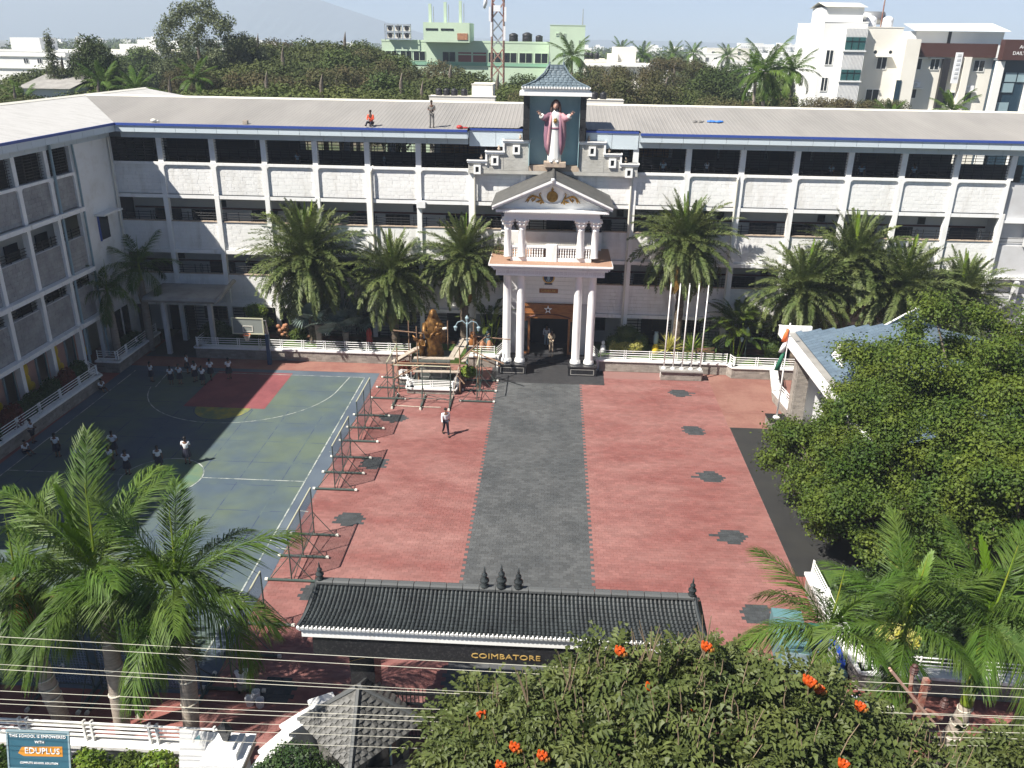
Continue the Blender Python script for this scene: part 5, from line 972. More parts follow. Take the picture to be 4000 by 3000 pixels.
tk = thing('striped_mat', 'white and blue striped mat spread on the ground by the planter', 'mat', (11.9,22.9,0)); g = MB()
for k in range(12): 
    m_ = MB().box((-.55,-.5+k*.085,.01+.01*(k%3)),(.55,-.425+k*.085,.03+.012*(k%3))).build('stripe', 'shirt_white' if k%2 else 'shirt_blue', tk)
# painter's buckets
for k,(x,y) in enumerate(((-9.0,21.95),(-9.12,21.65),(-8.75,21.6))):
    t = thing('paint_bucket', 'white paint bucket beside the crouching painter, %s of three' % ('rear','left','right')[k], 'bucket', (x,y,0), group='paint buckets'); MB().lathe([(.12,0),(.15,.3),(.13,.3),(.11,.03)],14).build('pail', 'plastic_white', t); MB().tube([(-.15,0,.28),(-.1,0,.4),(0,0,.44),(.1,0,.4),(.15,0,.28)],.008,5).build('handle', 'steel', t)
# oddments on the school roof
t = thing('folded_sheet', 'crumpled blue plastic sheet lying on the right part of the school roof', 'sheet', (11.4,60.5,16.03)); g = MB()
for k in range(5): g.ell((random.uniform(-.3,.5),random.uniform(-.2,.2),.05),(.25,.18,.08),7,4)
g.build('sheet', M('sheet_blue', (.05,.2,.6), .5), t); t = thing('rubble_heap', 'small heap of pale rubble beside the blue sheet on the roof', 'rubble', (10.3,60.5,16.03)); g = MB()
for k in range(14): g.cb((random.uniform(-.4,.4),random.uniform(-.3,.3),.04),(.16,.12,.08),random.random()*3)
tag(g.build('rubble', 'concrete', t), kind='stuff')
t = thing('roof_box', 'small brown box on the left part of the school roof', 'box', (-20.0,57.0,15.62)); MB().box((-.15,-.15,0),(.15,.15,.22)).build('carton', 'plank', t); MB().box((-.17,-.02,.22),(.17,.02,.235)).build('tape', 'ledge', t)
t = thing('roof_bundle', 'red cloth bundle beside the man standing on the roof', 'bundle', (-5.7,56.95,15.6)); g = MB(); g.ell((0,0,.1),(.22,.18,.13)); g.ell((.3,.05,.06),(.3,.1,.06)); g.build('cloth', 'red', t, True)
t = thing('roof_heap', 'little white sack on the roof near the wing corner', 'sack', (-26.2,56.95,15.62)); g = MB(); g.ell((0,0,.1),(.22,.15,.13)); g.ell((.2,.05,.06),(.16,.1,.08)); g.build('cloth', 'cap_white', t, True)
# ================================================================ VEGETATION
def frond_mesh(name, L, n, leaf, wd, bend, fwd=.55, spread=.25, hang=.3, mt='date_leaf', seed=0, twist=0.0, t0=.1, planes=0):
    """one feather leaf along +X; the midrib bends down by `bend` radians, leaflets hang by `hang`"""
    rg = np.random.default_rng(seed); T = np.linspace(0,1,24); th = -bend*T**1.4; P = np.zeros((24,3)); ds = L/23
    for i in range(1,24): P[i] = P[i-1]+ds*np.array((math.cos(th[i]),0,math.sin(th[i])))
    V = []; F = []
    for i in range(23):
        r0, r1 = .028*(1-i/24)*L/3, .028*(1-(i+1)/24)*L/3; o = len(V)
        V += [P[i]+(0,r0,0),P[i]+(0,-r0,0),P[i]+(0,0,r0),P[i+1]+(0,r1,0),P[i+1]+(0,-r1,0),P[i+1]+(0,0,r1)]
        F += [(o,o+2,o+5,o+3),(o+2,o+1,o+4,o+5),(o+1,o,o+3,o+4)]
    for k in range(n):
        t = t0+(1-t0)*(k+.5)/n; j = min(int(t*23),22); p = P[j]+(P[j+1]-P[j])*(t*23-j); a = th[j]; tg = np.array((math.cos(a),0,math.sin(a))); nm = np.array((-math.sin(a),0,math.cos(a)))
        for s in (-1,1):
            l = leaf*(.45+.55*math.sin(PI*min(1,(t*.9+.12))))*rg.uniform(.85,1.1)*(1 if t < .85 else 1-(t-.85)*2.5)
            up_a = spread+rg.normal(0,.12)+(planes*rg.choice([-1,0,1]) if planes else 0); f2 = fwd+rg.normal(0,.06)+.25*t
            d = tg*math.sin(f2)+math.cos(f2)*(np.array((0,s,0))*math.cos(up_a)+nm*math.sin(up_a)); d /= np.linalg.norm(d)
            e = np.cross(d,nm); e /= max(1e-6,np.linalg.norm(e)); w_ = wd/2
            m_ = p+d*l*.5+np.array((0,0,-hang*l*.18)); q = p+d*l*.92+np.array((0,0,-hang*l*.75)); o = len(V)
            V += [p-e*w_*.5,p+e*w_*.5,m_+e*w_,m_-e*w_,q+e*w_*.12,q-e*w_*.12]; F += [(o,o+1,o+2,o+3),(o+3,o+2,o+4,o+5)]
    return npmesh(name, np.array(V,dtype=float), np.array(F), mt)
DF = [frond_mesh('frond', 2.9, 72, .33, .042, b_, .5, .35, .25, 'date_leaf', i, planes=.45) for i,b_ in enumerate((.35,.8,1.15,1.45))]
DD = [frond_mesh('frond', 2.6, 60, .28, .042, b_, .5, .3, .4, 'date_dry', 10+i, planes=.4) for i,b_ in enumerate((1.0,1.4))]
DS = frond_mesh('frond', 2.3, 40, .26, .03, .05, .95, .2, .0, 'leaf_bright', 20)
def date_palm(label, x, y, z0, zc, rad, seed, nf=64, dry=8, lean=(0,0)):
    rg = random.Random(seed); t = thing('date_palm', label, 'palm tree', (x,y,z0), group='date palms in the school garden'); h = zc-z0; b_ = MB(); prof = []
    for k in range(26): u = k/25; prof.append(((.30-.07*u+.035*(k%2))*(1 if u<.85 else 1.25), h*u))
    b_.lathe(prof, 12); b_.v = [(px+lean[0]*(pz/h)**2,py+lean[1]*(pz/h)**2,pz) for px,py,pz in b_.v]; b_.build('trunk', 'palm_trunk', t)
    MB().ell((lean[0],lean[1],h+.05),(.36,.36,.45)).build('crown_heart', 'rachis', t); s = rad/2.9*1.32; nf = int(nf*2.3); dry *= 2
    for k in range(nf):
        u = (k+.5)/nf; az = k*2.39996+rg.uniform(-.2,.2); el = R(80-140*u**.9)+rg.uniform(-.12,.12)
        me = DF[0] if u < .15 else DF[1] if u < .5 else DF[2] if u < .8 else DF[3]
        if u > 1-dry/nf: me = DD[rg.randrange(2)]
        o = ob('frond', me, t); sc = s*rg.uniform(.88,1.08)*(.96 if u > .15 else .8)
        o.matrix_basis = Matrix.Translation((lean[0],lean[1],h+.1*(1-u))) @ Matrix.Rotation(az,4,'Z') @ Matrix.Rotation(-el,4,'Y') @ Matrix.Rotation(rg.uniform(-.3,.3),4,'X') @ Matrix.Diagonal((sc,sc,sc,1))
    for k in range(3):
        o = ob('spear_leaf', DS, t); o.matrix_basis = Matrix.Translation((lean[0],lean[1],h)) @ Matrix.Rotation(k*2.1+seed,4,'Z') @ Matrix.Rotation(-R(80+k*3),4,'Y') @ Matrix.Diagonal((s,s,s,1))
    return t
date_palm('largest date palm, left of the scaffold, with orange dry lower fronds', -16.2, 55.9, .7, 6.9, 3.75, 1, 72, 9)
date_palm('dark date palm directly behind the left side of the scaffold', -10.35, 56.0, .7, 5.75, 3.1, 2, 60, 2)
date_palm('date palm close to the left of the portico', -5.4, 56.3, .7, 7.1, 2.95, 3, 60, 6)
date_palm('date palm with tall bare trunk behind the flagpoles', 9.6, 56.2, .7, 8.6, 3.2, 4, 62, 9)
date_palm('date palm standing just behind the pavilion corner', 17.4, 54.6, .7, 6.0, 3.2, 5, 60, 0)
date_palm('tallest date palm of the cluster behind the pavilion', 20.9, 56.2, .7, 7.6, 3.3, 6, 60, 2)
date_palm('broad date palm in front of the tallest one behind the pavilion', 23.7, 54.4, .7, 6.3, 3.4, 7, 60, 4)
date_palm('date palm half hidden by the big tree at the right', 28.2, 55.6, .7, 5.6, 3.0, 8, 54, 3)
# royal palms
RF = [frond_mesh('frond', 3.6, 92, .92, .034, b_, .6, .3, hg, 'royal_leaf', 30+i, planes=.35) for i,(b_,hg) in enumerate(((.5,.6),(.9,1.0),(1.35,1.3),(1.75,1.4)))]
RD = frond_mesh('frond', 3.0, 50, .6, .03, 1.2, .6, .2, 1.4, 'date_dry', 45)
RB = frond_mesh('frond', 3.1, 60, .55, .05, .35, .85, .35, .15, 'royal_bright', 40)
SPK = MB().tube([(0,0,0),(1.3,0,.0),(2.7,0,.05)],[.04,.03,.008],6)
def royal_palm(label, x, y, zc, rad, seed, shaft=('crownshaft',1.3,.17), nf=13, bright=1, lean=(0,0), downs=(), rings=6, group='royal palms inside the front fence', elmin=-16, dead=0):
    rg = random.Random(seed); t = thing('royal_palm', label, 'palm tree', (x,y,0), group=group); zs = zc-shaft[1]; b_ = MB(); pts = []; rr = []
    for k in range(13): u = k/12; pts.append((lean[0]*(1-u)**1.5,lean[1]*(1-u),zs*u)); rr.append(.24+.05*math.sin(PI*u)-.06*u)
    b_.tube(pts, rr, 12).build('trunk', 'royal_trunk', t, True)
    MB().lathe([(rr[-1],0),(shaft[2]+.03,.1),(shaft[2],shaft[1]*.4),(shaft[2]*.7,shaft[1]*.85),(.07,shaft[1]+.15)],12,(0,0,zs)).build('crown_shaft', shaft[0], t, True)
    for k in range(rings):
        z = zs*(.35+.6*k/max(1,rings-1)); u = z/zs; cx = lean[0]*(1-u)**1.5; r_ = .24+.05*math.sin(PI*u)-.06*u+.012
        MB().tube([(cx+r_*math.cos(a),lean[1]*(1-u)+r_*math.sin(a),z+.05*math.cos(a)) for a in np.linspace(0,2*PI,15)],.022,5).build('rope_ring', 'ring', t)
    s = rad/3.6*1.04; nf = int(nf*.98)
    for k in range(nf):
        u = (k+.5)/nf; az = k*2.39996+seed; el = R(76-(76-elmin)*u)+rg.uniform(-.1,.1); me = RF[0 if u < .2 else 1 if u < .55 else 2 if u < .85 else 3]
        o = ob('frond', me, t); sc = s*rg.uniform(.9,1.08); o.matrix_basis = Matrix.Translation((0,0,zc-.1*u)) @ Matrix.Rotation(az,4,'Z') @ Matrix.Rotation(-el,4,'Y') @ Matrix.Rotation(rg.uniform(-.35,.35),4,'X') @ Matrix.Diagonal((sc,sc,sc,1))
    if dead:
        o = ob('dead_frond', RD, t); o.matrix_basis = Matrix.Translation((0,0,zc-.6)) @ Matrix.Rotation(dead,4,'Z') @ Matrix.Rotation(R(58),4,'Y') @ Matrix.Diagonal((s,s,s,1))
    for az,el in downs:
        o = ob('frond', RF[3], t); o.matrix_basis = Matrix.Translation((0,0,zc-.15)) @ Matrix.Rotation(az,4,'Z') @ Matrix.Rotation(-el,4,'Y') @ Matrix.Diagonal((s,s,s,1))
    for k in range(bright):
        o = ob('new_frond', RB, t); o.matrix_basis = Matrix.Translation((0,0,zc-.1)) @ Matrix.Rotation(seed*1.3+k*2.2,4,'Z') @ Matrix.Rotation(-R(72),4,'Y') @ Matrix.Diagonal((s*.85,s*.85,s*.85,1))
    o = SPK.build('spear_leaf', 'crownshaft', t); o.matrix_basis = Matrix.Translation((0,0,zc)) @ Matrix.Rotation(-R(85),4,'Y') @ Matrix.Diagonal((s,s,s,1)); return t
royal_palm('leftmost royal palm with ringed leaning trunk and orange shaft', -15.0, 20.0, 5.9, 3.0, 1, ('urn_orange',1.5,.2), 13, 0, (.45,0), ((.4,-.6),), 8, dead=-2.2)
royal_palm('royal palm with bright new frond in front of the court', -12.55, 20.1, 6.3, 3.8, 2, ('crownshaft',1.3,.17), 15, 2, (-.2,0), ((-1.5,-1.1),(2.4,-.2)), 4)
royal_palm('royal palm beside the notice board, third from the left edge', -10.15, 20.0, 5.9, 3.6, 3.3, ('crownshaft',1.3,.17), 15, 1, (-.3,0), ((-1.5,-1.15),(-.2,-.1)), 4)
RP = 'royal palms at the right of the gate'
royal_palm('slim royal palm nearest the gate roof at the right', 9.15, 20.6, 4.9, 3.0, 4, ('crownshaft',1.5,.13), 11, 1, (0,0), ((2.9,.25),), 4, RP, 0); royal_palm('royal palm with green trunk rising behind the utility pole', 11.2, 20.3, 5.5, 3.1, 5.5, ('crownshaft',2.9,.15), 12, 1, (-.25,0), (), 4, RP, 0); royal_palm('royal palm with yellow green leaning trunk right of the utility pole', 13.6, 20.4, 5.7, 3.3, 6.2, ('crownshaft',3.1,.16), 12, 1, (-.5,0), (), 4, RP, 0); royal_palm('royal palm with thick ringed trunk at the right edge', 16.3, 19.6, 5.8, 3.3, 7.4, ('crownshaft',1.6,.2), 12, 1, (-.4,0), (), 7, RP, 0, 3.4)
# shaded foxtail palms in the corner
for k,(x,y,zc,rd,lab) in enumerate(((-29.0,52.6,5.2,2.7,'dark shaded palm against the side wing end wall'),(-27.9,55.2,6.2,2.8,'taller dark shaded palm in the corner between both wings'))): royal_palm(lab, x, y, zc, rd, 10+k, ('crownshaft',1.0,.11), 13, 0, (0,0), (), 0, 'shaded corner palms', -16, 2.6)
# fan palms
def fan_palm(label, x, y, h, rad, seed, nf=12):
    rg = random.Random(seed); t = thing('fan_palm', label, 'palm tree', (x,y,.7), group='silver fan palms'); MB().lathe([(.24,0),(.2,.3),(.22,h*.6),(.26,h)],10).build('trunk', 'royal_trunk', t)
    for k in range(nf):
        az = k*2.39996; el = R(75-65*k/nf); L = rad*rg.uniform(.5,.62); f_ = MB(); f_.tube([(0,0,0),(L,0,-.05)],[.03,.02],5); ns = 26
        for q in range(ns):
            a0 = (q-ns/2+.0)/ns*R(250); a1 = a0+R(250)/ns*.93; r_ = rad*.62; am = (a0+a1)/2
            f_.add([(L,0,-.05),(L+r_*.6*math.cos(a0),r_*.6*math.sin(a0),-.02),(L+r_*math.cos(am),r_*math.sin(am),-.18),(L+r_*.6*math.cos(a1),r_*.6*math.sin(a1),.04)],[(0,1,2,3)])
        o = f_.build('fan_leaf', 'fan_leaf', t); o.matrix_basis = Matrix.Translation((0,0,h)) @ Matrix.Rotation(az,4,'Z') @ Matrix.Rotation(-el,4,'Y') @ Matrix.Rotation(rg.uniform(-.5,.5),4,'X')
fan_palm('silver fan palm with pale trunk under the largest date palm', -15.6, 55.1, 1.7, 2.0, 1); fan_palm('stout silver fan palm between the two left date palms', -13.9, 55.9, .9, 2.2, 2, 10)
# ---- leafy masses
def leaf_points(blobs, n, rg, shell=.55, jit=.08):
    B = np.array(blobs, float); vol = np.prod(B[:,3:6],1)**(2/3); pk = rg.choice(len(B), n, p=vol/vol.sum()); d = rg.normal(size=(n,3)); d /= np.linalg.norm(d,axis=1)[:,None]
    r_ = (shell+(1-shell)*rg.random(n)**.6)*(1+jit*rg.normal(size=n)); return B[pk,:3]+d*B[pk,3:6]*r_[:,None], d
def leaf_mesh(name, blobs, n, size, mt, seed=0, aspect=.5, shell=.55, upb=.6, jit=.08):
    rg = np.random.default_rng(seed); P, d = leaf_points(blobs, n, rg, shell, jit); nr = d*.7+rg.normal(size=(n,3))*.6+np.array((0,0,upb)); nr /= np.linalg.norm(nr,axis=1)[:,None]
    a = np.cross(nr, rg.normal(size=(n,3))); a /= np.linalg.norm(a,axis=1)[:,None]; b_ = np.cross(nr,a); s = (size*rg.uniform(.6,1.25,n))[:,None]
    V = np.stack([P-a*s*.5, P+b_*s*aspect*.5+a*s*.05-nr*s*.06, P+a*s*.5-nr*s*.1, P-b_*s*aspect*.5+a*s*.05-nr*s*.06],1).reshape(-1,3)
    return npmesh(name, V, np.arange(4*n).reshape(n,4), mt)
def bush(name, label, cat, loc, blobs, n, size, mt, seed, group=None, stem=True, core=None):
    t = thing(name, label, cat, loc, group=group); ob('foliage', leaf_mesh('foliage', blobs, n, size, mt, seed, .6), t)
    if stem: MB().cyl((0,0,0),(0,0,blobs[0][2]),.05,.03,n=6).build('stem', 'twig', t)
    if core:
        c_ = MB()
        for b_ in blobs: c_.ell(b_[:3], [q*.8 for q in b_[3:6]], 10, 7)
        c_.build('inner_foliage', core, t, True)
    return t
bush('clipped_bush', 'clipped two tone bush with yellow band right of the portico', 'bush', (6.1,56.0,.7), [(0,0,.75,1.25,.8,.7),(0,0,1.5,.9,.6,.55),(-.9,-.1,.75,.6,.6,.6),(.95,-.1,.85,.6,.6,.65)], 7000, .1, 'leaf_green', 1, core='leaf_dark')
yb = bpy.data.objects['clipped_bush']; ob('yellow_band', leaf_mesh('yellow_band', [(0,-.75,.62,.9,.22,.42),(-.95,-.5,.6,.3,.3,.45),(.7,-.65,.7,.4,.25,.45)], 3800, .1, 'leaf_yellow', 2, .6), yb)
bush('clipped_bush', 'two tier clipped bush above the basketball backboard', 'bush', (-20.4,56.3,.7), [(0,0,2.15,.85,.7,.55),(.1,0,1.3,1.1,.8,.45),(-.2,0,.8,1.0,.7,.6)], 6000, .1, 'leaf_bright', 3, core='leaf_dark'); bush('shrub', 'dark shaded shrub in the corner left of the hoop', 'bush', (-23.2,55.6,.5), [(0,0,.9,1.0,.8,.9),(.8,.2,.7,.8,.7,.6),(-.6,0,.6,.8,.7,.6)], 5000, .16, 'leaf_dark', 4)
bush('shrub', 'round leafy shrub beside the knobbly clay planter', 'bush', (-17.4,56.1,.7), [(0,0,.5,.6,.5,.5),(.3,.1,.6,.4,.4,.45)], 1600, .16, 'leaf_green', 5)
bush('shrub', 'low light green bush in the planter by the lantern post', 'bush', (-4.6,50.9,.3), [(0,0,.55,.6,.5,.4)], 1400, .14, 'leaf_bright', 6); bush('shrub', 'reddish leafy plant in the planter left of the pedestal', 'bush', (-8.85,51.3,.3), [(0,0,.6,.45,.45,.4)], 1000, .16, 'leaf_red', 7)
bush('shrub', 'small round clipped bush near the pavilion corner', 'bush', (16.0,55.0,.7), [(0,0,1.1,.65,.6,.6),(0,0,.6,.5,.5,.4)], 3000, .1, 'leaf_green', 8, core='leaf_dark'); bush('shrub', 'orange tinged shrub behind the small round bush', 'bush', (16.6,56.6,.7), [(0,0,1.3,1.0,.6,.8),(.8,0,.7,.7,.5,.6)], 2600, .14, 'canopy_brown', 9)
for k,(y,mt,lab) in enumerate(((47.3,'leaf_dark','dark shrub at the near end of the wing planter'),(45.9,'leaf_red','reddish shrub in the middle of the wing planter'),(44.3,'leaf_dark','dark green shrub in the wing planter below the reliefs'),(42.3,'leaf_dark','broad dark shrub in the wing planter before the second relief'),(40.4,'leaf_red','red brown shrub in the wing planter near the left edge'),(38.4,'leaf_dark','leftmost dark shrub in the wing planter'))): bush('shrub', lab, 'bush', (-28.9,y,.6), [(0,0,.6,.6,.9,.65),(-.1,.4,.8,.5,.6,.6)], 2600, .16, mt, 20+k, 'shrubs along the wing')
bush('shrub', 'dark bush under the corner palms', 'bush', (-28.7,54.0,.6), [(0,0,.5,.6,1.3,.6)], 2000, .18, 'leaf_dark', 33); bush('shrub', 'variegated yellow bush inside the right planter', 'bush', (13.6,25.2,.7), [(0,0,.45,.8,.7,.45)], 1800, .16, 'leaf_yellow', 34); bush('shrub', 'low shrub added as shade along the front rails of the right planter', 'bush', (13.2,24.6,.7), [(0,0,.35,1.2,.5,.4),(2.2,0,.4,1.3,.6,.45)], 4000, .16, 'leaf_dark', 37); bush('shrub', 'shrub added as shade by the left rails of the right planter', 'bush', (12.7,27.2,.7), [(0,0,.45,.8,1.6,.5)], 3000, .16, 'leaf_dark', 38); bush('shrub', 'broad dark shrub added as shade in the far part of the right planter', 'bush', (15.5,28.3,.7), [(0,0,.6,3.0,1.4,.7),(-2,-1,.5,1.6,1.4,.6)], 7000, .18, 'leaf_dark', 36); bush('shrub', 'shaded green shrub inside the right planter', 'bush', (15.8,26.2,.7), [(0,0,.6,1.3,.9,.6)], 2600, .18, 'leaf_dark', 35)  # dark shrubs added over the right planter grass to stand in for shade
# spiky plants and a bamboo palm clump
def spiky(label, x, y, n, L, mt, seed, zz=.7, cat='plant'):
    rg = random.Random(seed); t = thing('spiky_plant', label, cat, (x,y,zz)); 
    lf = MB().add([(0,-.035,0),(0,.035,0),(L*.5,.05,.03),(L*.5,-.05,.03),(L,.005,-.06),(L,-.005,-.06)],[(0,1,2,3),(3,2,4,5)]); me = mesh_of(lf,'leaf',mt)
    MB().cyl((0,0,0),(0,0,.5),.08,.1,n=7).build('stem', 'twig', t)
    for k in range(n):
        o = ob('leaf', me, t); o.matrix_basis = Matrix.Translation((0,0,.5+rg.uniform(-.15,.15))) @ Matrix.Rotation(k*2.4,4,'Z') @ Matrix.Rotation(-R(85-95*k/n),4,'Y')
spiky('pale spiky yucca behind the left flagpoles', 9.0, 55.3, 70, 1.25, 'leaf_yellow', 1); spiky('second pale spiky yucca behind the right flagpoles', 10.6, 55.4, 70, 1.2, 'leaf_bright', 2); spiky('dark spiky plant right of the flagpoles', 12.4, 56.0, 50, 1.3, 'leaf_dark', 3); spiky('dark spiky plant in shade left of the portico steps', -3.4, 56.9, 40, 1.4, 'leaf_dark', 4)
AF = [frond_mesh('frond', 2.2, 34, .42, .05, b_, .6, .3, .4, 'leaf_green', 50+i) for i,b_ in enumerate((.6,1.1))]
def areca(label, x, y, zz, h, n, seed, sc=1):
    rg = random.Random(seed); t = thing('bamboo_palm', label, 'palm tree', (x,y,zz))
    for k in range(7): MB().tube([(.3*math.cos(k),.3*math.sin(k),0),(.7*math.cos(k),.6*math.sin(k),h*.8)],.04,5).build('stem', 'crownshaft', t)
    for k in range(n):
        a = k*2.4; o = ob('frond', AF[k%2], t); r_ = rg.uniform(.2,.8); s = sc*rg.uniform(.75,1.05); o.matrix_basis = Matrix.Translation((r_*math.cos(a),r_*.7*math.sin(a),h*rg.uniform(.4,1))) @ Matrix.Rotation(a,4,'Z') @ Matrix.Rotation(-R(rg.uniform(10,75)),4,'Y') @ Matrix.Diagonal((s,s,s,1))
areca('lush clump of bamboo palm left of the pavilion', 13.8, 55.9, .7, 2.9, 64, 1, 1.15); areca('dark bamboo palm in shade left of the entrance', -3.6, 56.8, .7, 2.6, 22, 2, .9)
# ---- big leafy trees by the pavilion
def limb(mb, p, d, L, r_, depth, rg, tips, spread=.6):
    p = Vector(p); d = Vector(d).normalized(); q = p+d*L*.5+Vector((rg.uniform(-1,1),rg.uniform(-1,1),rg.uniform(-.3,.6)))*L*.08; e = p+d*L
    mb.tube([p,q,e],[r_,r_*.85,r_*.68],6)
    if depth == 0: tips.append(e); return
    for k in range(3 if depth > 1 else 2):
        nd = (d+Vector((rg.uniform(-1,1),rg.uniform(-1,1),rg.uniform(-.35,.7)))*spread).normalized(); limb(mb, e, nd, L*rg.uniform(.62,.85), r_*.6, depth-1, rg, tips, spread)
def leafy_tree(label, x, y, h, dirs, L, depth, r0, leafsize, n, mt, seed, clump=(.9,.9,.6), extra=(), shell=.3, name='leafy_tree', group=None):
    rg = random.Random(seed); t = thing(name, label, 'tree', (x,y,0), group=group); b_ = MB(); tips = []; b_.tube([(0,0,0),(.05,.02,h*.5),(0,0,h)],[r0*1.3,r0,r0*.9],10)
    for d in dirs: limb(b_, (0,0,h), d, L, r0*.6, depth, rg, tips)
    b_.build('trunk', 'trunk', t, True); blobs = [(p.x,p.y,p.z,clump[0]*rg.uniform(.7,1.3),clump[1]*rg.uniform(.7,1.3),clump[2]*rg.uniform(.7,1.3)) for p in tips]+list(extra)
    ob('crown', leaf_mesh('crown', blobs, n, leafsize, mt, seed, .62, shell), t); return t
def mass(vol, n, seed, r0=.8, r1=1.35):
    # clump centres spread through an ellipsoid's outer shell
    rg = random.Random(seed); out = []
    for (cx,cy,cz,rx,ry,rz) in vol:
        k = 0
        while k < n:
            d = Vector((rg.gauss(0,1),rg.gauss(0,1),rg.gauss(0,1))).normalized()*(.35+.65*rg.random()**.5)
            if d.z < -.75: continue
            r_ = rg.uniform(r0*.6,r1*1.1); out.append((cx+d.x*rx,cy+d.y*ry,cz+d.z*rz,r_,r_,r_*.72)); k += 1
    return out
def massive_tree(label, x, y, vol, nb, n, size, mt, seed, r0=.8, r1=1.35):
    t = thing('leafy_tree', label, 'tree', (x,y,0)); bl = mass(vol, nb, seed, r0, r1); rg = random.Random(seed); b_ = MB(); h = vol[0][2]*.45; b_.tube([(0,0,0),(.1,0,h*.5),(0,0,h)],[.32,.26,.24],10)
    for q in bl[::3]:
        m_ = Vector((q[0]*.45+rg.uniform(-.4,.4),q[1]*.45+rg.uniform(-.4,.4),h+(q[2]-h)*.45)); b_.tube([(0,0,h*.9),tuple(m_),(q[0],q[1],q[2]),(q[0]*1.06,q[1]*1.06,q[2]+.3)],[.12,.07,.035,.012],6)
    b_.build('trunk', 'trunk', t, True); ob('crown', leaf_mesh('crown', bl, n, size, mt, seed, .62, .25, .5, .24), t); return t
massive_tree('big leafy tree hiding the right side of the pavilion', 20.3, 36.6, [(-.2,.6,6.9,5.4,4.6,4.3),(5.2,0,7.2,4.8,4.2,4.2),(2.4,-3.4,5.6,4.2,2.8,3.2),(-1.2,-.6,5.2,2.9,2.6,2.7),(-1.6,-2.8,5.3,3.2,2.4,2.6),(7,-4,5.5,4.2,3,3.6),(4.0,-4.8,4.8,3.8,2.4,3.0)], 50, 340000, .155, 'leaf_green', 5, .6, 1.2)
massive_tree('leafy tree overhanging the dark floor beside the courtyard', 14.0, 33.6, [(-.5,.8,3.0,2.5,4.2,2.2),(.5,-2.6,2.8,3.0,2.6,2.2),(2.4,3.4,5.4,1.9,2.6,1.6),(.9,1.0,5.0,1.7,2.9,1.9)], 55, 175000, .145, 'leaf_green', 6, .5,.95)
massive_tree('leafy tree at the right edge behind the royal palms', 19.8, 29.8, [(0,0,4.6,4.4,3.0,3.0)], 48, 70000, .16, 'leaf_green', 7, .7,1.1)
# street trees left of the view whose shade falls on the court
massive_tree('street tree beyond the left edge shading the near court', -21.5, 19.6, [(0,0,7.6,3.6,3.4,2.2)], 40, 16000, .4, 'leaf_dark', 8); massive_tree('second street tree beyond the left edge of the view', -27, 20.5, [(0,0,8.0,4.0,3.4,2.2)], 40, 16000, .4, 'leaf_dark', 9)
# ---- flowering tree in the foreground
tt = thing('flowering_tree', 'foreground tree with compound leaves and orange flowers hiding the right gate', 'tree', (0,-1,0))
tt.matrix_basis = Matrix.Translation((.04,-1.0,0)) @ Matrix.Diagonal((.94,1,1,1)); 
TX = [-2.6,-1.2,.8,2.4,3.8,5.5,7.5,8.8,9.8,11,12.8,14.5]; TZ = [q+.8 for q in (3.6,5.3,6.35,7.0,7.5,7.2,6.8,5.7,5.2,5.0,4.8,4.7)]
rg = np.random.default_rng(11); pr = random.Random(11); nC_ = 9500; cl = []
for k in range(190):
    x = pr.uniform(-2.4,14); y = pr.uniform(13.2,17.6); zt = float(np.interp(x,TX,TZ))-abs(y-16.2)**1.6*.22-pr.uniform(.0,.9); r_ = pr.uniform(.5,.95); cl.append((x,y,zt-r_*.6,r_,r_,r_*.7))
P, dd = leaf_points(cl, nC_, rg, .45, .15); keep = P[:,2] < np.interp(P[:,0],TX,TZ)+.1; P = P[keep]; dd = dd[keep]; nC_ = len(P)
ax = dd*.7+rg.normal(size=(nC_,3))*.5; ax[:,2] = ax[:,2]*.5-.05; ax /= np.linalg.norm(ax,axis=1)[:,None]; upv = np.array((0,0,1.))+rg.normal(size=(nC_,3))*.35; sd = np.cross(upv,ax); sd /= np.linalg.norm(sd,axis=1)[:,None]; nn = np.cross(ax,sd); V = []; LL = rg.uniform(.38,.62,nC_)[:,None]
for j in range(4):
    for s in (-1,1):
        b0 = P+ax*LL*(.18+.25*j)-np.array((0,0,1))*LL*(.1*j*j/4); l = LL*.42*(1-.06*j); d = sd*s*.86+ax*.5; w_ = ax*.5-sd*s*.25; w_ = w_/np.linalg.norm(w_,axis=1)[:,None]*LL*.105; dn = np.array((0,0,1))*l*.22
        V.append(np.stack([b0, b0+d*l*.5+w_+nn*l*.06, b0+d*l-dn, b0+d*l*.5-w_+nn*l*.02],1))
b0 = P+ax*LL; V.append(np.stack([b0-ax*LL*.05, b0+ax*LL*.18+sd*LL*.1, b0+ax*LL*.4-np.array((0,0,1))*LL*.22, b0+ax*LL*.18-sd*LL*.1],1))
V = np.concatenate(V,0).reshape(-1,3); ob('crown', npmesh('crown', V, np.arange(len(V)).reshape(-1,4), 'leaf_tulip'), tt)
b_ = MB(); tips = []; b_.tube([(5.2,14.6,0),(5.3,14.7,1.5),(5.2,14.8,2.6)],[.32,.26,.24],10)
for d in ((-1,.1,.5),(-.6,.4,.8),(.3,.3,1),(1,.1,.5),(.8,.5,.6),(.2,-.5,.8),(-.3,-.3,.9)): limb(b_, (5.2,14.8,2.6), d, 1.75, .12, 2, pr, tips, .5)
b_.build('trunk', 'twig', tt)
tw = MB()
for k in range(150):
    x = pr.uniform(-2.2,13.5); y = pr.uniform(14.2,17.4); z = float(np.interp(x,TX,TZ))-abs(y-16.2)**1.6*.22-.35; h = pr.uniform(.4,1.0); a = pr.uniform(-.25,.25)
    tw.tube([(x,y,z-.5),(x+a*h,y,z+h*.3),(x+a*h*1.4+pr.uniform(-.1,.1),y,z+h*.75)],[.018,.014,.008],5)
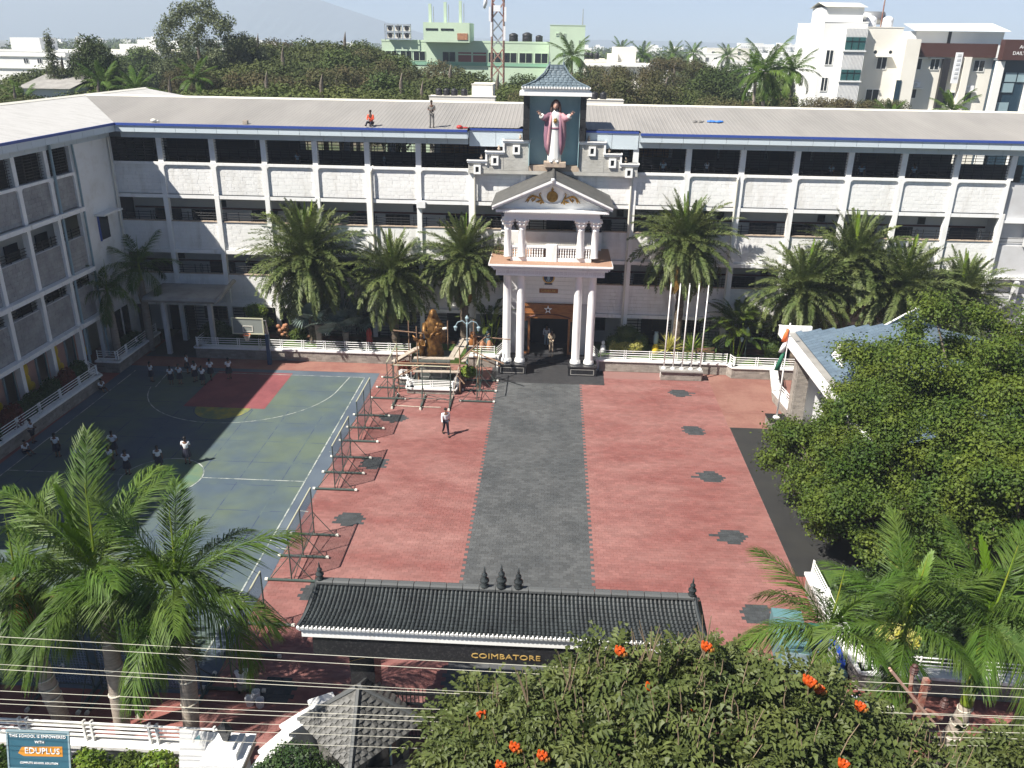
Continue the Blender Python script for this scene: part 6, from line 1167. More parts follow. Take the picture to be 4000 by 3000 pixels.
for x,y,z in ((3.3,16.3,8.0),(4.6,16.4,8.1),(1.4,16.2,7.1),(.4,16,6.8)):
    for k in range(5): a = pr.uniform(-.5,.5); tw.tube([(x,y,z),(x+a*.4,y,z+.5),(x+a*.9,y,z+pr.uniform(.8,1.2))],[.018,.013,.006],5)
tag(tw.build('twigs', 'twig', tt), kind='stuff')
FL = [(4.55,16.2,7.75),(2.55,16.4,7.35),(3.3,16.0,6.7),(7.05,16.2,6.95),(7.3,16.1,6.8),(7.0,15.9,6.7),(8.3,16,6.45),(4.3,15.6,5.9),(-.8,16.2,5.5),(.1,14.9,5.4),(-.2,14.6,5.15),(.75,14.8,5.3),(-1.3,14.4,4.7),(.8,14.2,5.0),(7.6,14.8,5.5),(10.9,14.2,5.0),(5.9,14.3,5.4),(12.3,14.4,5.0)]
for x,y,z in [(p,q,r_+(.8 if q > 15.95 else 1.25)) for p,q,r_ in FL]:
    f_ = MB()
    for k in range(9):
        a = k*2.4; r_ = .028+.058*(k%3)/2; f_.tube([(x+r_*.5*math.cos(a),y+r_*.5*math.sin(a),z-.06),(x+r_*math.cos(a),y+r_*math.sin(a),z+.03),(x+r_*1.5*math.cos(a),y+r_*1.5*math.sin(a),z+.09+.04*(k%2))],[.03,.055,.035],5)
    fo = f_.build('flower', 'petal', tt); bd = MB()
    for k in range(8): a = k*2.4; bd.ell((x+.12+.07*math.cos(a),y-.02+.07*math.sin(a),z-.06+.03*(k%3)),(.035,.035,.05),6,4)
    bd.build('buds', 'bud', fo)
# hedges and weeds along the road front
bush('shrub', 'dense dark round tree in front of the white stepped wall', 'bush', (-6.15,17.35,0), [(0,0,2.1,.85,.6,.6),(-.7,-.2,1.7,.6,.5,.55),(.8,-.2,1.75,.75,.5,.55),(0,-.3,1.3,1.0,.5,.6)], 10000, .1, 'leaf_dark', 41)
for k,(x,s_,mt,lab) in enumerate(((-12.7,.6,'leaf_bright','yellow green roadside bush right of the teal board'),(-11.5,.55,'leaf_green','leafy roadside weed between the two palm trunks'),(-10.6,.65,'leaf_bright','bright leafy bush left of the grey notice board'),(-15.6,.5,'leaf_green','small weed left of the teal board'))): bush('roadside_bush', lab, 'bush', (x,18.2,0), [(0,0,.7,s_,.4,s_*.9),(.3,-.2,.5,s_*.7,.4,.4)], 2400, .13, mt, 60+k, 'roadside bushes')
bush('roadside_bush', 'dry weedy bush at the foot of the right royal palms', 'bush', (12.9,18.3,0), [(0,0,.8,1.3,.5,.6),(1.8,0,.7,1.0,.5,.5)], 3500, .16, 'canopy_euc', 70)
# ================================================================ BACKGROUND: buildings, trees, hills, air
def building(name, label, x0, x1, y, dep, z1, mt, wins=(), slabs=(), roofs=(), par=.5, cat='building', wmt='dark_glass', frame='cream_white', group=None):
    t = thing(name, label, cat, ((x0+x1)/2,y+dep/2,0), world=True, group=group); MB().box((x0,y,0),(x1,y+dep,z1)).build('wall', mt, t)
    for i,(a,b_,c,d) in enumerate(((x0-.05,x1+.05,y-.05,y+.12),(x0-.05,x1+.05,y+dep-.12,y+dep+.05))): MB().box((a,c,z1),(b_,d,z1+par)).build('roof_parapet', mt, t)
    for (a,b_,c,d) in wins:
        wn = MB().box((a,y-.06,c),(b_,y-.03,d)).build('window', wmt, t); f_ = MB(); e = .07; f_.ring([(a-e,c-e),(b_+e,c-e),(b_+e,d+e),(a-e,d+e)],[(a,c),(b_,c),(b_,d),(a,d)],.08,'y',y-.085); m_ = (a+b_)/2; f_.box((m_-.035,y-.085,c),(m_+.035,y-.065,d)); f_.build('window_frame', frame, wn)
    for (a,b_,c,d,o) in slabs: MB().box((a,y-o,c),(b_,y-.004,d)).build('sunshade', frame, t)
    for (a,b_,c,d,z0,z2,m2) in roofs: MB().box((a,c,z0),(b_,d,z2)).build('roof_block', m2, t)
    return t
def tank(t, x, y, z, r_, h, mt): MB().lathe([(r_*.95,0),(r_,h*.1),(r_,h*.45),(r_*.96,h*.5),(r_,h*.55),(r_,h*.8),(r_*.5,h*.95),(r_*.3,h)],14,(x,y,z)).build('water_tank', mt, t, True)
# pale green office building
gb = building('green_building', 'pale green office block with roof masts and red windows behind the trees', -29, -.9, 150, 16, 20.6, 'pale_green', [(-28.3,-26.5,17.7,19.1),(-25.8,-24,17.7,19.1),(-23.6,-21.7,17.7,19.1)]+[(a,a+2.1,17.6,19.1) for a in (-18.7,-11.0,-8.4,-5.8,-3.2)], (), (), .3, wmt='dark_glass', frame='pale_green')
for a in (-16.1,-13.6): wn = MB().box((a,149.95,17.6),(a+2.2,149.985,19.1)).build('window', M('shutter_red', (.24,.09,.08), .8), gb); MB().box((a,149.93,18.65),(a+2.2,149.95,18.85)).build('window_frame', 'pale_green', wn)
MB().box((-29,149.9,17.0),(-.9,149.99,17.5)).build('wall_band', 'green_dark', gb)
MB().box((-21.6,148,20.6),(-14.0,156,23.6)).build('roof_room', 'pale_green', gb); MB().box((-21.2,147.94,22.4),(-19.2,147.99,22.7)).build('vent', 'dark_glass', gb); MB().box((-18.7,147.94,22.4),(-16.6,147.99,22.7)).build('vent', 'dark_glass', gb); MB().box((-16.0,147.9,21.0),(-14.3,147.99,22.0)).build('vent', 'terracotta', gb)
for x,h in ((-20.6,26.4),(-18.1,26.7),(-15.6,26.9)): MB().box((x-.22,149,23.6),(x+.22,149.5,h)).build('roof_mast', 'pale_green', gb); MB().cyl((x+.6,149,23.6),(x+.6,149,h-.4),.06,n=5).build('antenna', 'steel', gb)
g = MB(); [g.box((-28.2,149,21.0+k*1.1),(-23.8,149.1,21.08+k*1.1)) for k in range(3)]; [g.box((x,149,20.7),(x+.1,149.1,23.3)) for x in (-28.2,-26,-23.9)]; g.build('rack', 'steel', gb)
for k in range(6): MB().box((-27.9+(k%3)*1.4,149.2,21.1+(k//3)*1.1),(-26.8+(k%3)*1.4,149.8,22.0+(k//3)*1.1)).build('condenser', 'cap_white', gb)
for k in range(6): MB().cyl((-27.35+(k%3)*1.4,149.19,21.55+(k//3)*1.1),(-27.35+(k%3)*1.4,149.15,21.55+(k//3)*1.1),.36,n=12).build('fan', 'plastic_black', gb)
for x,s_ in ((-6.9,1),(-4.6,1.1),(-2.6,.8)): tank(gb, x, 151, 20.9, .75*s_, 1.3*s_, 'plastic_black')
gb2 = building('green_building', 'tall pale green tower end with slit windows right of the telecom mast', -.8, 4.9, 147, 14, 23.4, 'pale_green', [(1.45,1.7,21.3,22.2),(3.95,4.2,20.3,21.2),(1.35,1.6,18.9,19.8),(.25,.55,21.9,22.2)], par=.1, frame='pale_green'); MB().cyl((4.5,150,23.4),(4.5,150,26),.12,.05,n=5).build('antenna', 'steel', gb2)
# telecom mast
tm = thing('telecom_mast', 'red and white lattice telecom mast with round dish beside the green building', 'mast', (-8.1,130,0), world=True)
for sx_,sy_ in ((-1,-1),(1,-1),(1,1),(-1,1)): MB().cyl((-8.1+sx_*1.0,130+sy_*1.0,0),(-8.1+sx_*.75,130+sy_*.75,34),.11,n=5).build('leg', 'rust', tm)
for seg in range(17):
    g = MB(); z0 = seg*2.0; w_ = 1.0-.25*z0/34
    for a,b_ in (((-1,-1),(1,-1)),((1,-1),(1,1)),((1,1),(-1,1)),((-1,1),(-1,-1))): g.cyl((-8.1+a[0]*w_,130+a[1]*w_,z0),(-8.1+b_[0]*w_,130+b_[1]*w_,z0+2),.06,n=4); g.cyl((-8.1+b_[0]*w_,130+b_[1]*w_,z0),(-8.1+a[0]*w_,130+a[1]*w_,z0+2),.06,n=4)
    g.build('lattice', 'rust' if seg%4 < 2 else 'steel', tm)
MB().lathe([(.05,0),(.75,.05),(.85,.35),(.2,.5)],16).xf(Matrix.Translation((-10.1,129.3,26.0)) @ Matrix.Rotation(R(100),4,'Y')).build('dish', 'plastic_white', tm, True)
for x,z in ((-9.2,23.5),(-7.0,23.5),(-9.0,21.5),(-7.1,21)): MB().box((x-.15,128.7,z),(x+.15,128.9,z+1.9)).build('panel_antenna', 'plastic_white', tm)
MB().box((-8.7,128.85,24.8),(-7.7,128.9,25.6)).build('sign_plate', 'plastic_white', tm)
# white hotel on the right
HY = 110
h1 = building('hotel_tower', 'white tower with metal clad bay and teal windows at the right', 32.2, 37.3, HY, 12, 23.6, 'cream_white', [(32.9,33.7,18.9,20.5),(32.8,33.5,15.9,17.4)], par=.1); MB().box((34.5,HY-1.2,13),(37.0,HY-.004,23.0)).build('clad_bay', 'cream_white', h1)
for z0,z1 in ((20.6,22.0),(17.2,18.4)): wn = MB().box((34.6,HY-1.26,z0),(36.9,HY-1.21,z1)).build('window', 'glass_green', h1); f_ = MB(); f_.box((35.3,HY-1.3,z0),(35.36,HY-1.262,z1)); f_.box((36.1,HY-1.3,z0),(36.16,HY-1.262,z1)); f_.box((34.6,HY-1.3,(z0+z1)/2+.2),(36.9,HY-1.262,(z0+z1)/2+.26)); f_.build('window_bar', 'black_metal', wn); MB().box((34.4,HY-1.4,z0-.2),(37.1,HY-1.2,z0-.06)).build('sill', 'white', h1)
g = MB(); [g.box((34.55+k*.16,HY-1.24,a),(34.61+k*.16,HY-1.204,b_)) for k in range(15) for a,b_ in ((22.1,22.95),(18.5,20.3),(14.2,16.9))]; g.build('cladding_ribs', 'plaster_grey', h1)
MB().box((32.5,HY+1,23.6),(36.9,HY+7,25.3)).build('roof_room', 'cream_white', h1); MB().add([(32.2,HY+.6,25.3),(37.2,HY+.6,25.3),(37.2,HY+4,25.9),(32.2,HY+4,25.9),(37.2,HY+7.4,25.3),(32.2,HY+7.4,25.3)],[(0,1,2,3),(3,2,4,5)]).build('sheet_roof', 'cap_white', h1)
h2 = building('hotel_block', 'cream hotel block with water tanks on its roof', 37.3, 41.9, HY+1, 12, 23.1, 'cream', [(39.4,40.5,18.5,19.8),(38.7,40.2,14.6,16.1)], [(39.2,41.0,19.85,19.97,.6)], par=.1)
for x in (38.6,40.6): tank(h2, x, HY+3, 23.1, .62, 1.35, 'plastic_white')
MB().cyl((38.2,HY+6,24.3),(41.0,HY+6,24.3),.75,n=16).build('water_tank', 'steel', h2, True); MB().cyl((40.5,HY+5,23),(40.5,HY+5,27),.08,n=5).build('antenna', 'rust', h2)
for x in (39.0,40.8): MB().cyl((x,HY+.99,20.4),(x,HY+.97,20.4),.2,n=12).build('round_vent', 'dark_glass', h2)
MB().box((41.9,HY-.6,0),(43.6,HY+8,21.9)).build('pier', 'cream', h2); MB().box((41.5,HY-.7,13),(42.1,HY-.61,17.3)).build('dark_slot', 'glass_blue', h2)
h3 = building('hotel_wing', 'cream hotel wing under a dark brown parapet band', 43.6, 53.4, HY+1.5, 10, 19.9, 'cream', [(43.9,44.9,18.5,19.7),(46.0,47.0,18.5,19.7),(49.2,50.4,18.4,19.6),(51.2,52.4,18.4,19.6),(43.9,44.9,15.2,16.2),(48.3,49.6,14.4,15.9),(50.5,51.6,14.9,15.9)], [(43.6,45.4,19.75,19.85,.5),(45.7,47.4,19.75,19.85,.5),(43.6,45.5,16.3,16.4,.6),(50.2,52.0,16.0,16.1,.6)], par=.05); MB().box((43.4,HY+.9,19.95),(53.3,HY+4,21.5)).build('parapet_band', 'brown_clad', h3)
MB().box((47.3,HY+.9,14),(48.1,HY+1.45,19.8)).build('dark_louver', 'plastic_black', h3); vs = MB().box((48.4,HY+.4,17.0),(49.2,HY+.6,20.5)).build('vertical_sign', 'plastic_white', h3)
for z in (20.2,19.7,19.2,18.7,18.2,17.7): MB().box((48.6,HY+.36,z-.15),(49.0,HY+.395,z+.12)).build('sign_glyph', 'plaster_grey', vs)
for x,z in ((44.6,16.45),(51.1,16.15)): MB().box((x-.45,HY+1.0,z),(x+.45,HY+1.4,z+.6)).build('condenser', 'plastic_white', h3); MB().cyl((x-.1,HY+.995,z+.3),(x-.1,HY+.97,z+.3),.22,n=12).build('fan', 'plaster_grey', h3)
for (a,b_) in ((49.9,50.0),(47.5,47.6)): MB().box((a-.3,HY+.5,13),(a+.5,HY+1.4,20.0 if a>48 else 14)).build('fin', 'cream', h3)
h4 = building('glass_hotel', 'dark glass hotel front with brown sign panel at the right edge', 53.4, 60, HY, 12, 19.7, 'glass_blue', [], par=.1); MB().box((53.0,HY-.5,0),(53.9,HY-.01,19.6)).build('white_fin', 'cream_white', h4); MB().box((56.9,HY-.5,0),(57.6,HY-.01,19.6)).build('white_fin', 'cream_white', h4)
for a,z in ((54.4,17.3),(54.3,16.1),(54.2,13.9),(55.9,17.3)): MB().box((a,HY-.14,z),(a+1.35,HY-.1,z+1.05)).build('glass_pane', 'skyblue', h4)
sp_ = MB().box((53.2,HY-.9,19.75),(60,HY+.2,22.0)).build('sign_panel', 'brown_clad', h4); text('A/C ROOMS', .55, (54.95,HY-.92,21.2), FACE, 'letter_white', sp_, align='LEFT'); text('DAILY / MONTHLY', .55, (54.3,HY-.92,20.5), FACE, 'letter_white', sp_, align='LEFT')
h5 = building('rooftop_hall', 'white sheet roofed hall rising behind the hotel sign', 48.5, 60, HY+14, 10, 23.0, 'cream_white', [], par=.02); MB().add([(47.9,HY+13.2,23.05),(60.5,HY+13.2,23.1),(60.5,HY+19,24.2),(48.4,HY+19,24.0)],[(0,1,2,3)]).build('sheet_roof', 'cap_white', h5); MB().box((52.7,HY+13.9,20),(53.1,HY+13.99,23)).build('dark_slot', 'plastic_black', h5)
# houses between
building('house', 'cream three storey house with stepped roof right of the shrine', 9.0, 18.0, 170, 10, 17.0, 'cream', [(13.2,14.4,14.2,15.8),(14.8,15.6,14.2,15.8),(16.8,17.6,14.4,15.8)], [(8.6,18.6,16.8,17.2,1.0)], [(11.2,15.4,171,178,17.0,20.2,'cream'),(10.2,12,170.5,176,17,19,'cream')]); hz = building('house', 'small cream house with black roof tanks beside the green tower', 5.6, 9.6, 165, 8, 17.6, 'cream', [(7.0,8.6,15.8,16.6)], [(5.4,10.6,16.9,17.2,.8)])
for x in (5.9,6.8,7.8): tank(hz, x, 167, 17.9, .45, 1.3, 'plastic_black')
building('house', 'pinkish house with laundry terrace behind the school roof', 6.5, 13, 112, 8, 14.6, 'cream', [(7.2,8.2,13.2,14.2),(10,11,13.2,14.2)], (), [(8.6,10.6,113,116,14.6,16.4,'cream')]); lt = thing('laundry', 'white and pink washing hung on the terrace line', 'laundry', (9,111,15), world=True)
for k,(a,mt) in enumerate(((7.3,'shirt_white'),(8.2,'shirt_white'),(9.1,'robe_rose'))): MB().box((a,111.4,15.2),(a+.75,111.43,16.1)).build('cloth', mt, lt)
MB().cyl((6.8,111.42,16.12),(10.5,111.42,16.12),.02,n=4).build('line', 'wire', lt)
yb_ = building('house', 'pale yellow roof room with black tanks behind the left part of the roof', -7.1, -5.2, 80, 3, 17.3, 'cream', [], par=.05); y2 = building('house', 'low pale yellow roof parapet carrying four black tanks', -10.8, -4.9, 78.5, 1.4, 16.3, 'cream', [], par=.05)
for x in (-10.0,-9.3,-8.6,-7.7): tank(y2, x, 79.2, 16.35, .3, .62, 'plastic_black')
y3 = building('house', 'low pale roof with tanks just right of the shrine', 2.7, 6.6, 79, 1.5, 16.2, 'cream', [], par=.05); [tank(y3, x, 79.6, 16.25, .3, .62, 'plastic_black') for x in (3.2,4.0,4.8)]
building('tile_roof_house', 'orange roofed house seen through the hall grilles', -9, 14, 72, 5, 13.0, 'terracotta', [], par=.02)
building('house', 'dark slate roofed low house among the trees at the far left', -53, -48.2, 86, 5, 15.9, 'cream_white', [], par=.02, ); bpy.data.objects['house'] and MB().add([(-53.4,85.6,15.9),(-47.8,85.6,15.9),(-47.8,91.4,17.0),(-53.4,91.4,17.0)],[(0,1,2,3)]).build('slate_roof', 'concrete', bpy.data.objects[[o.name for o in bpy.data.objects if o.name.startswith('house')][-1]])
building('house', 'white house with dark bands at the far left edge', -131, -112, 200, 12, 17.0, 'cream_white', [(-122,-121,14.6,15.6),(-118.8,-117.8,14.6,15.6)], [(-131,-112,16.0,16.3,.3),(-131,-112,13.4,13.7,.3)], [(-125,-118,201,208,17,20,'cream_white')]); building('house', 'tan and white flats left of the tall feathery tree', -101, -90, 200, 12, 17.4, 'cream', [(-98.6,-96.4,14.4,16.0),(-95.2,-93.8,14.4,16.0),(-98.6,-96.4,12,13.4),(-95.2,-93.8,12,13.4)], [(-101.5,-89.5,16.6,17.3,.6)], [(-99.5,-95,201,207,17.4,19.0,'cream_white'),(-95,-91,201,207,17.4,20.0,'cream_white')])
R_F = random.Random(3)
for k in range(7):
    x = 139+k*9.6; a = building('apartment_block', 'far white apartment tower on the skyline, number %s from the left' % ('one','two','three','four','five','six','seven')[k], x, x+8.6, 700+R_F.uniform(-10,10), 12, 21.2+R_F.uniform(-.6,.9), 'cream_white', [], par=.6, group='far apartment towers')
    yy = [o for o in a.children if o.name.startswith('wall')][0]; y0 = min(v[1] for v in [c_ for c_ in yy.bound_box]); g = MB(); [g.box((x+.6+q*1.35,y0-.25,z),(x+1.2+q*1.35,y0-.02,z+1.2)) for q in range(6) for z in np.arange(3,20,2.6)]; tag(g.build('window_grid', 'plaster_grey', a), kind='stuff')
for k,(x0,x1,y,z,mt,lab) in enumerate(((66,85,400,19.0,'cream','long cream block before the far apartment towers'),(88,100,380,17.2,'cream_white','white flat roofed house below the far towers'),(45,52,250,16.5,'cream_white','small white house among palms left of the hotel'),(30,36,160,14.2,'cream_white','white house half hidden by the coconut palm'),(38,44,190,16.0,'cream_white','white house wall between the coconut palms and hotel'),(22,27,150,13.4,'cream_white','white roof peeking through the trees right of centre'),(-70,-62,260,18.6,'cream_white','white house top above the left trees'),(16,21,230,16.6,'cream','small cream house beyond the middle trees'),(50,60,330,17.4,'cream_white','pale house below the far towers at right'),(108,124,430,17.5,'cream_white','pale long house left of the hotel in the distance'))): building('house', lab, x0, x1, y, 10, z, mt, [(x0+(x1-x0)*q+.4,x0+(x1-x0)*q+1.6,z-2.4,z-1.0) for q in (.1,.4,.7)], par=.4)
# trees behind the school
def crown_proto(kind, seed):
    rg = random.Random(seed); bl = []
    if kind == 'umbrella':
        for k in range(26): a = k*2.4; r_ = 6.2*math.sqrt((k+.5)/26); bl.append((r_*math.cos(a),r_*math.sin(a),-.035*r_*r_+rg.uniform(-.4,.4),1.9,1.9,.85))
        return leaf_mesh('crown', bl, 16000, .34, 'canopy_olive', seed, .55, .5, 1.0, .12), 'canopy_olive'
    if kind == 'round':
        for k in range(24): a = k*2.4; u = (k+.5)/24; r_ = 3.6*math.sin(PI*(.15+.8*u)); bl.append((r_*math.cos(a)*.9,r_*math.sin(a)*.9,-3.0+6*u+rg.uniform(-.4,.4),1.6,1.6,1.2))
        return leaf_mesh('crown', bl, 16000, .34, 'canopy_green', seed, .55, .5, .8, .12), 'canopy_green'
    if kind == 'brown':
        for k in range(22): a = k*2.4; u = (k+.5)/22; r_ = 4.2*math.sin(PI*(.12+.75*u)); bl.append((r_*math.cos(a),r_*math.sin(a),-2.4+4.6*u+rg.uniform(-.4,.4),1.5,1.5,1.0))
        return leaf_mesh('crown', bl, 13000, .3, 'canopy_brown', seed, .5, .4, .6, .15), 'canopy_brown'
    if kind == 'euc':
        for k in range(40): a = k*2.4; u = (k+.5)/40; r_ = 4.6*math.sin(PI*(.1+.8*u))*rg.uniform(.5,1.05); bl.append((r_*math.cos(a),r_*math.sin(a),-5.5+11*u+rg.uniform(-.6,.6),1.25,1.25,1.1))
        return leaf_mesh('crown', bl, 16000, .34, 'canopy_euc', seed, .45, .15, .3), 'canopy_euc'
    for k in range(20): u = (k+.5)/20; a = k*2.4; r_ = 1.5*(1-u)*rg.uniform(.4,1); bl.append((r_*math.cos(a),r_*math.sin(a),-4+8.6*u,1.0*(1-.6*u),1.0*(1-.6*u),.9))
    return leaf_mesh('crown', bl, 6000, .3, 'canopy_euc', seed, .3, .2, .8), 'canopy_euc'
PROTO = {}
for kd,n in (('umbrella',3),('round',3),('brown',2),('euc',1),('cas',1)):
    PROTO[kd] = [crown_proto(kd, 100+7*i)[0] for i in range(n)]
TRK = mesh_of(MB().tube([(0,0,0),(.1,.05,.5),(0,0,1)],[.35,.25,.16],8), 'trunk', 'trunk'); BR = {}
LAB = {'umbrella':'olive rain tree','round':'round green tree','brown':'thin brownish tree'}
def bgtree(kd, x, y, zt, s=1.0, label=None, sz=None, group='trees behind the school'):
    hgt = {'umbrella':1.2,'round':4.2,'brown':3.2,'euc':6.5,'cas':5.0}[kd]; sz = sz or s; zc = zt-hgt*sz; t = thing('tree', label or LAB[kd], 'tree', (x,y,0), group=group)
    o = ob('crown', PROTO[kd][R_F.randrange(len(PROTO[kd]))], t); o.matrix_basis = Matrix.Translation((0,0,zc)) @ Matrix.Rotation(R_F.uniform(0,6.28),4,'Z') @ Matrix.Diagonal((s,s,sz,1)); o = ob('trunk', TRK, t); o.matrix_basis = Matrix.Diagonal((s,s,max(1,zc+1.5*sz),1)); return t
bgtree('euc', -44.2, 110, 25.6, 1.15, 'tallest feathery grey green tree on the skyline at the left', 1.0, None); bgtree('euc', -39.6, 114, 21.6, .8, 'lower feathery tree right of the tallest one', .7, None); bgtree('cas', -51.6, 90, 21.3, 1.1, 'pointed casuarina tree at the left', None, None); bgtree('round', -48.4, 92, 21.0, .62, 'rounded tall green tree beside the casuarina', 1.0, None); bgtree('brown', -41.5, 100, 18.0, .6, 'orange brown bushy tree below the tall feathery tree', None, None)
for kd,x,y,zt,s in (('umbrella',-44,84,16.3,1.0),('umbrella',-36,82,16.6,1.1),('umbrella',-28,86,17.0,1.15),('brown',-31,94,18.0,1.0),('umbrella',-22,84,16.9,1.2),('umbrella',-15,88,17.0,1.1),('round',-18,96,17.6,1.0),('umbrella',-12,82,16.6,.9),('brown',-25,102,18.6,1.1),('umbrella',-33,108,19.0,1.3),('round',-27,112,19.8,1.1),('umbrella',-40,120,20.4,1.3),('round',-36,130,21.2,1.2),('brown',-43,132,21.4,1.2),('umbrella',-30,128,20.8,1.3),('brown',-28,124,19.4,1.1),('round',-21,118,19.2,1.0),('brown',-20,110,18.6,1.0),('umbrella',-12,104,17.4,1.2),('umbrella',-6,98,17.0,1.1),('brown',-15,122,18.4,.9),('round',-10,112,17.4,1.0),('brown',-1,92,17.2,.8),('brown',5,96,18.0,.9),('brown',9,100,18.4,1.0),('round',2,104,17.6,.9),('brown',18,92,16.4,.9),('brown',22,90,16.2,1.0),('round',20,112,18.4,1.0),('brown',17,126,19.8,1.0),('round',24,130,18.2,1.1),('brown',27,88,15.8,.8),('umbrella',14,110,16.4,.9),('round',30,120,17.2,1.0),('umbrella',-56,96,16.8,1.1),('round',-58,84,15.8,.8),('umbrella',-50,80,15.9,.8),('umbrella',-62,110,17.6,1.2),('round',-66,130,18.6,1.1),('round',-70,150,19.0,1.2),('round',-50,140,19.6,1.2),('umbrella',-57,150,19.2,1.4),('round',-80,170,19.0,1.3),('round',-34,160,20.6,1.2),('brown',8,140,18.2,1.1),('round',34,170,17.8,1.1),('round',30,190,18.4,1.3),('umbrella',40,150,15.6,1.0),('brown',32,104,15.9,.7),('brown',35,104,15.7,.7),('brown',38.8,104,15.7,.6),('round',-4,118,17.0,.9),('round',12,180,18.0,1.2)): bgtree(kd, x, y, zt, s)
ZN = ((-52,'beyond the wing roof at the far left'),(-40,'below the tall feathery tree'),(-29,'left of the green office block'),(-18,'below the green block roof masts'),(-7,'below the telecom mast'),(3,'behind the shrine roof'),(12,'just right of the shrine'),(21,'near the stepped cream house'),(29,'around the nearest coconut palm'),(99,'before the white hotel'))
BK = {}
for o in list(COL.objects):
    if o.name.startswith('tree') and o.parent is None and o.get('label') in LAB.values(): BK.setdefault((o['label'], next(z for q,z in ZN if o.location.x < q)), []).append(o)
for (lb,zn),os_ in BK.items():
    os_.sort(key=lambda o: o.location.y)
    for k,o in enumerate(os_): o['label'] = lb+' '+zn+('' if len(os_) == 1 else ', %s such tree' % ('nearest','second nearest','third nearest','fourth nearest','farthest')[min(k,4)])
# coconut palms
CF = [frond_mesh('frond', 3.2, 30, .75, .085, b_, .6, .2, .9, 'royal_leaf', 80+i) for i,b_ in enumerate((.6,1.1,1.6))]
def coconut(label, x, y, zc, s, seed, n=18):
    rg = random.Random(seed); t = thing('coconut_palm', label, 'palm tree', (x,y,0), group='coconut palms beyond the school'); MB().tube([(.8,0,0),(.3,0,zc*.5),(0,0,zc)],[.26,.2,.15],8).build('trunk', 'royal_trunk', t)
    for k in range(n): u = (k+.5)/n; o = ob('frond', CF[0 if u < .35 else 1 if u < .7 else 2], t); q = s*rg.uniform(.85,1.1); o.matrix_basis = Matrix.Translation((0,0,zc)) @ Matrix.Rotation(k*2.4+seed,4,'Z') @ Matrix.Rotation(-R(75-100*u),4,'Y') @ Matrix.Diagonal((q,q,q,1))
for k,(x,y,zc,s,lab) in enumerate(((20.2,85,18.6,1.15,'nearest coconut palm right of centre above the roof'),(24.6,92,18.6,.9,'coconut palm between the nearest one and the hotel'),(22.6,100,18.2,.8,'coconut palm behind the nearest one'),(37.6,84,15.4,.9,'coconut palm crown before the cream hotel wing'),(32.0,84,14.8,.75,'small palm crown before the hotel pier'),(-45.5,88,16.2,.9,'coconut palm among the left trees, right of the round tree'),(-41.2,86,15.8,.9,'coconut palm directly above the wing roof apex'),(-37.5,92,16.8,.9,'coconut palm below the tall feathery tree'),(-56,82,15.4,1.1,'coconut palm at the far left edge'),(-50.5,82,14.9,.8,'coconut palm by the dark roofed low house'),(2.6,128,19.0,1.2,'coconut palm crown in front of the green tower'),(17.5,180,18.6,1.1,'far coconut palm right of the cream house'),(26,200,18.8,1.1,'far coconut palm beyond the middle trees'),(32,210,18.9,1.1,'far coconut palm left of the white towers'),(38,200,18.5,1.1,'far coconut palm below the white towers'),(14.5,200,19.4,1.0,'far coconut palm behind the stepped cream house'),(44,140,17.0,1.0,'coconut palm touching the white hotel tower'))): coconut(lab, x, y, zc, s, k)
bush('flowering_shrub', 'reddish flowering shrub behind the roof before the white tower', 'bush', (27.5,84,12.5), [(0,0,2.0,2.2,1.5,1.0),(2.5,0,2.2,1.5,1.2,.9),(-1.5,0,1.8,1.2,1,.8)], 3500, .3, 'canopy_brown', 91); bush('flowering_shrub', 'second reddish shrub behind the roof below the cream block', 'bush', (32.8,86,12.3), [(0,0,2.0,1.4,1.2,1.0),(1,0,1.8,1.0,1,.8)], 2500, .3, 'canopy_brown', 92)
# distant wood, town and hills
bl = []
for k in range(520):
    y = R_F.uniform(210,900); x = R_F.uniform(-.62,.62)*y; bl.append((x,y,12.2+R_F.uniform(-1.5,2.2)+(y-210)*.002,7+y*.012,7,3.2))
tag(ob('distant_wood', leaf_mesh('distant_wood', bl, 60000, 1.9, 'canopy_green', 93, .6, .5, .6)), 'far wooded plain below the horizon', 'trees', kind='stuff')
g = MB()
for k in range(110):
    y = R_F.uniform(330,1100); x = R_F.uniform(-.6,.6)*y; w_ = R_F.uniform(5,14); z = 13.5+R_F.uniform(0,3.6)+(y-330)*.002; g.box((x,y,5),(x+w_,y+8,z))
    if k%2: g.box((x+w_*.2,y+1,z),(x+w_*.6,y+5,z+2))
tag(g.build('distant_town', 'cream_white'), 'far pale houses scattered over the wooded plain', 'town', kind='stuff')
hx = np.linspace(-3000,3000,150); b_ = MB()
def hz_(x):
    h = 18+16*math.exp(-((x+600)/800)**2)+6*math.sin(x*.004)
    h += 150*max(0,min(1,(-400-x)/560))**1.1
    return max(4,h)
for x in hx: b_.v += [(x,2600,-2),(x,2850,hz_(x)*.6),(x,3050,hz_(x)),(x,3200,-2)]
for i in range(len(hx)-1):
    for j in range(3): b_.f.append((4*i+j,4*i+4+j,4*i+5+j,4*i+1+j))
struct('hills', b_, M('hill', (.085,.115,.135), .95))  # a bluish haze tint is put into the hill colour itself
hzm = bpy.data.materials.new('haze_air'); hzm.use_nodes = True; n_ = hzm.node_tree; n_.nodes.remove(n_.nodes['Principled BSDF']); pv = n_.nodes.new('ShaderNodeVolumePrincipled'); pv.inputs['Density'].default_value = HAZE; pv.inputs['Color'].default_value = (.72,.83,1.0,1); pv.inputs['Anisotropy'].default_value = 0.0; n_.links.new(pv.outputs[0], n_.nodes['Material Output'].inputs['Volume'])
if HAZE > 0:
    MATS['haze_air'] = hzm; tag(MB().box((-3300,-70,-3),(3300,3400,205)).build('haze', 'haze_air'), kind='stuff')
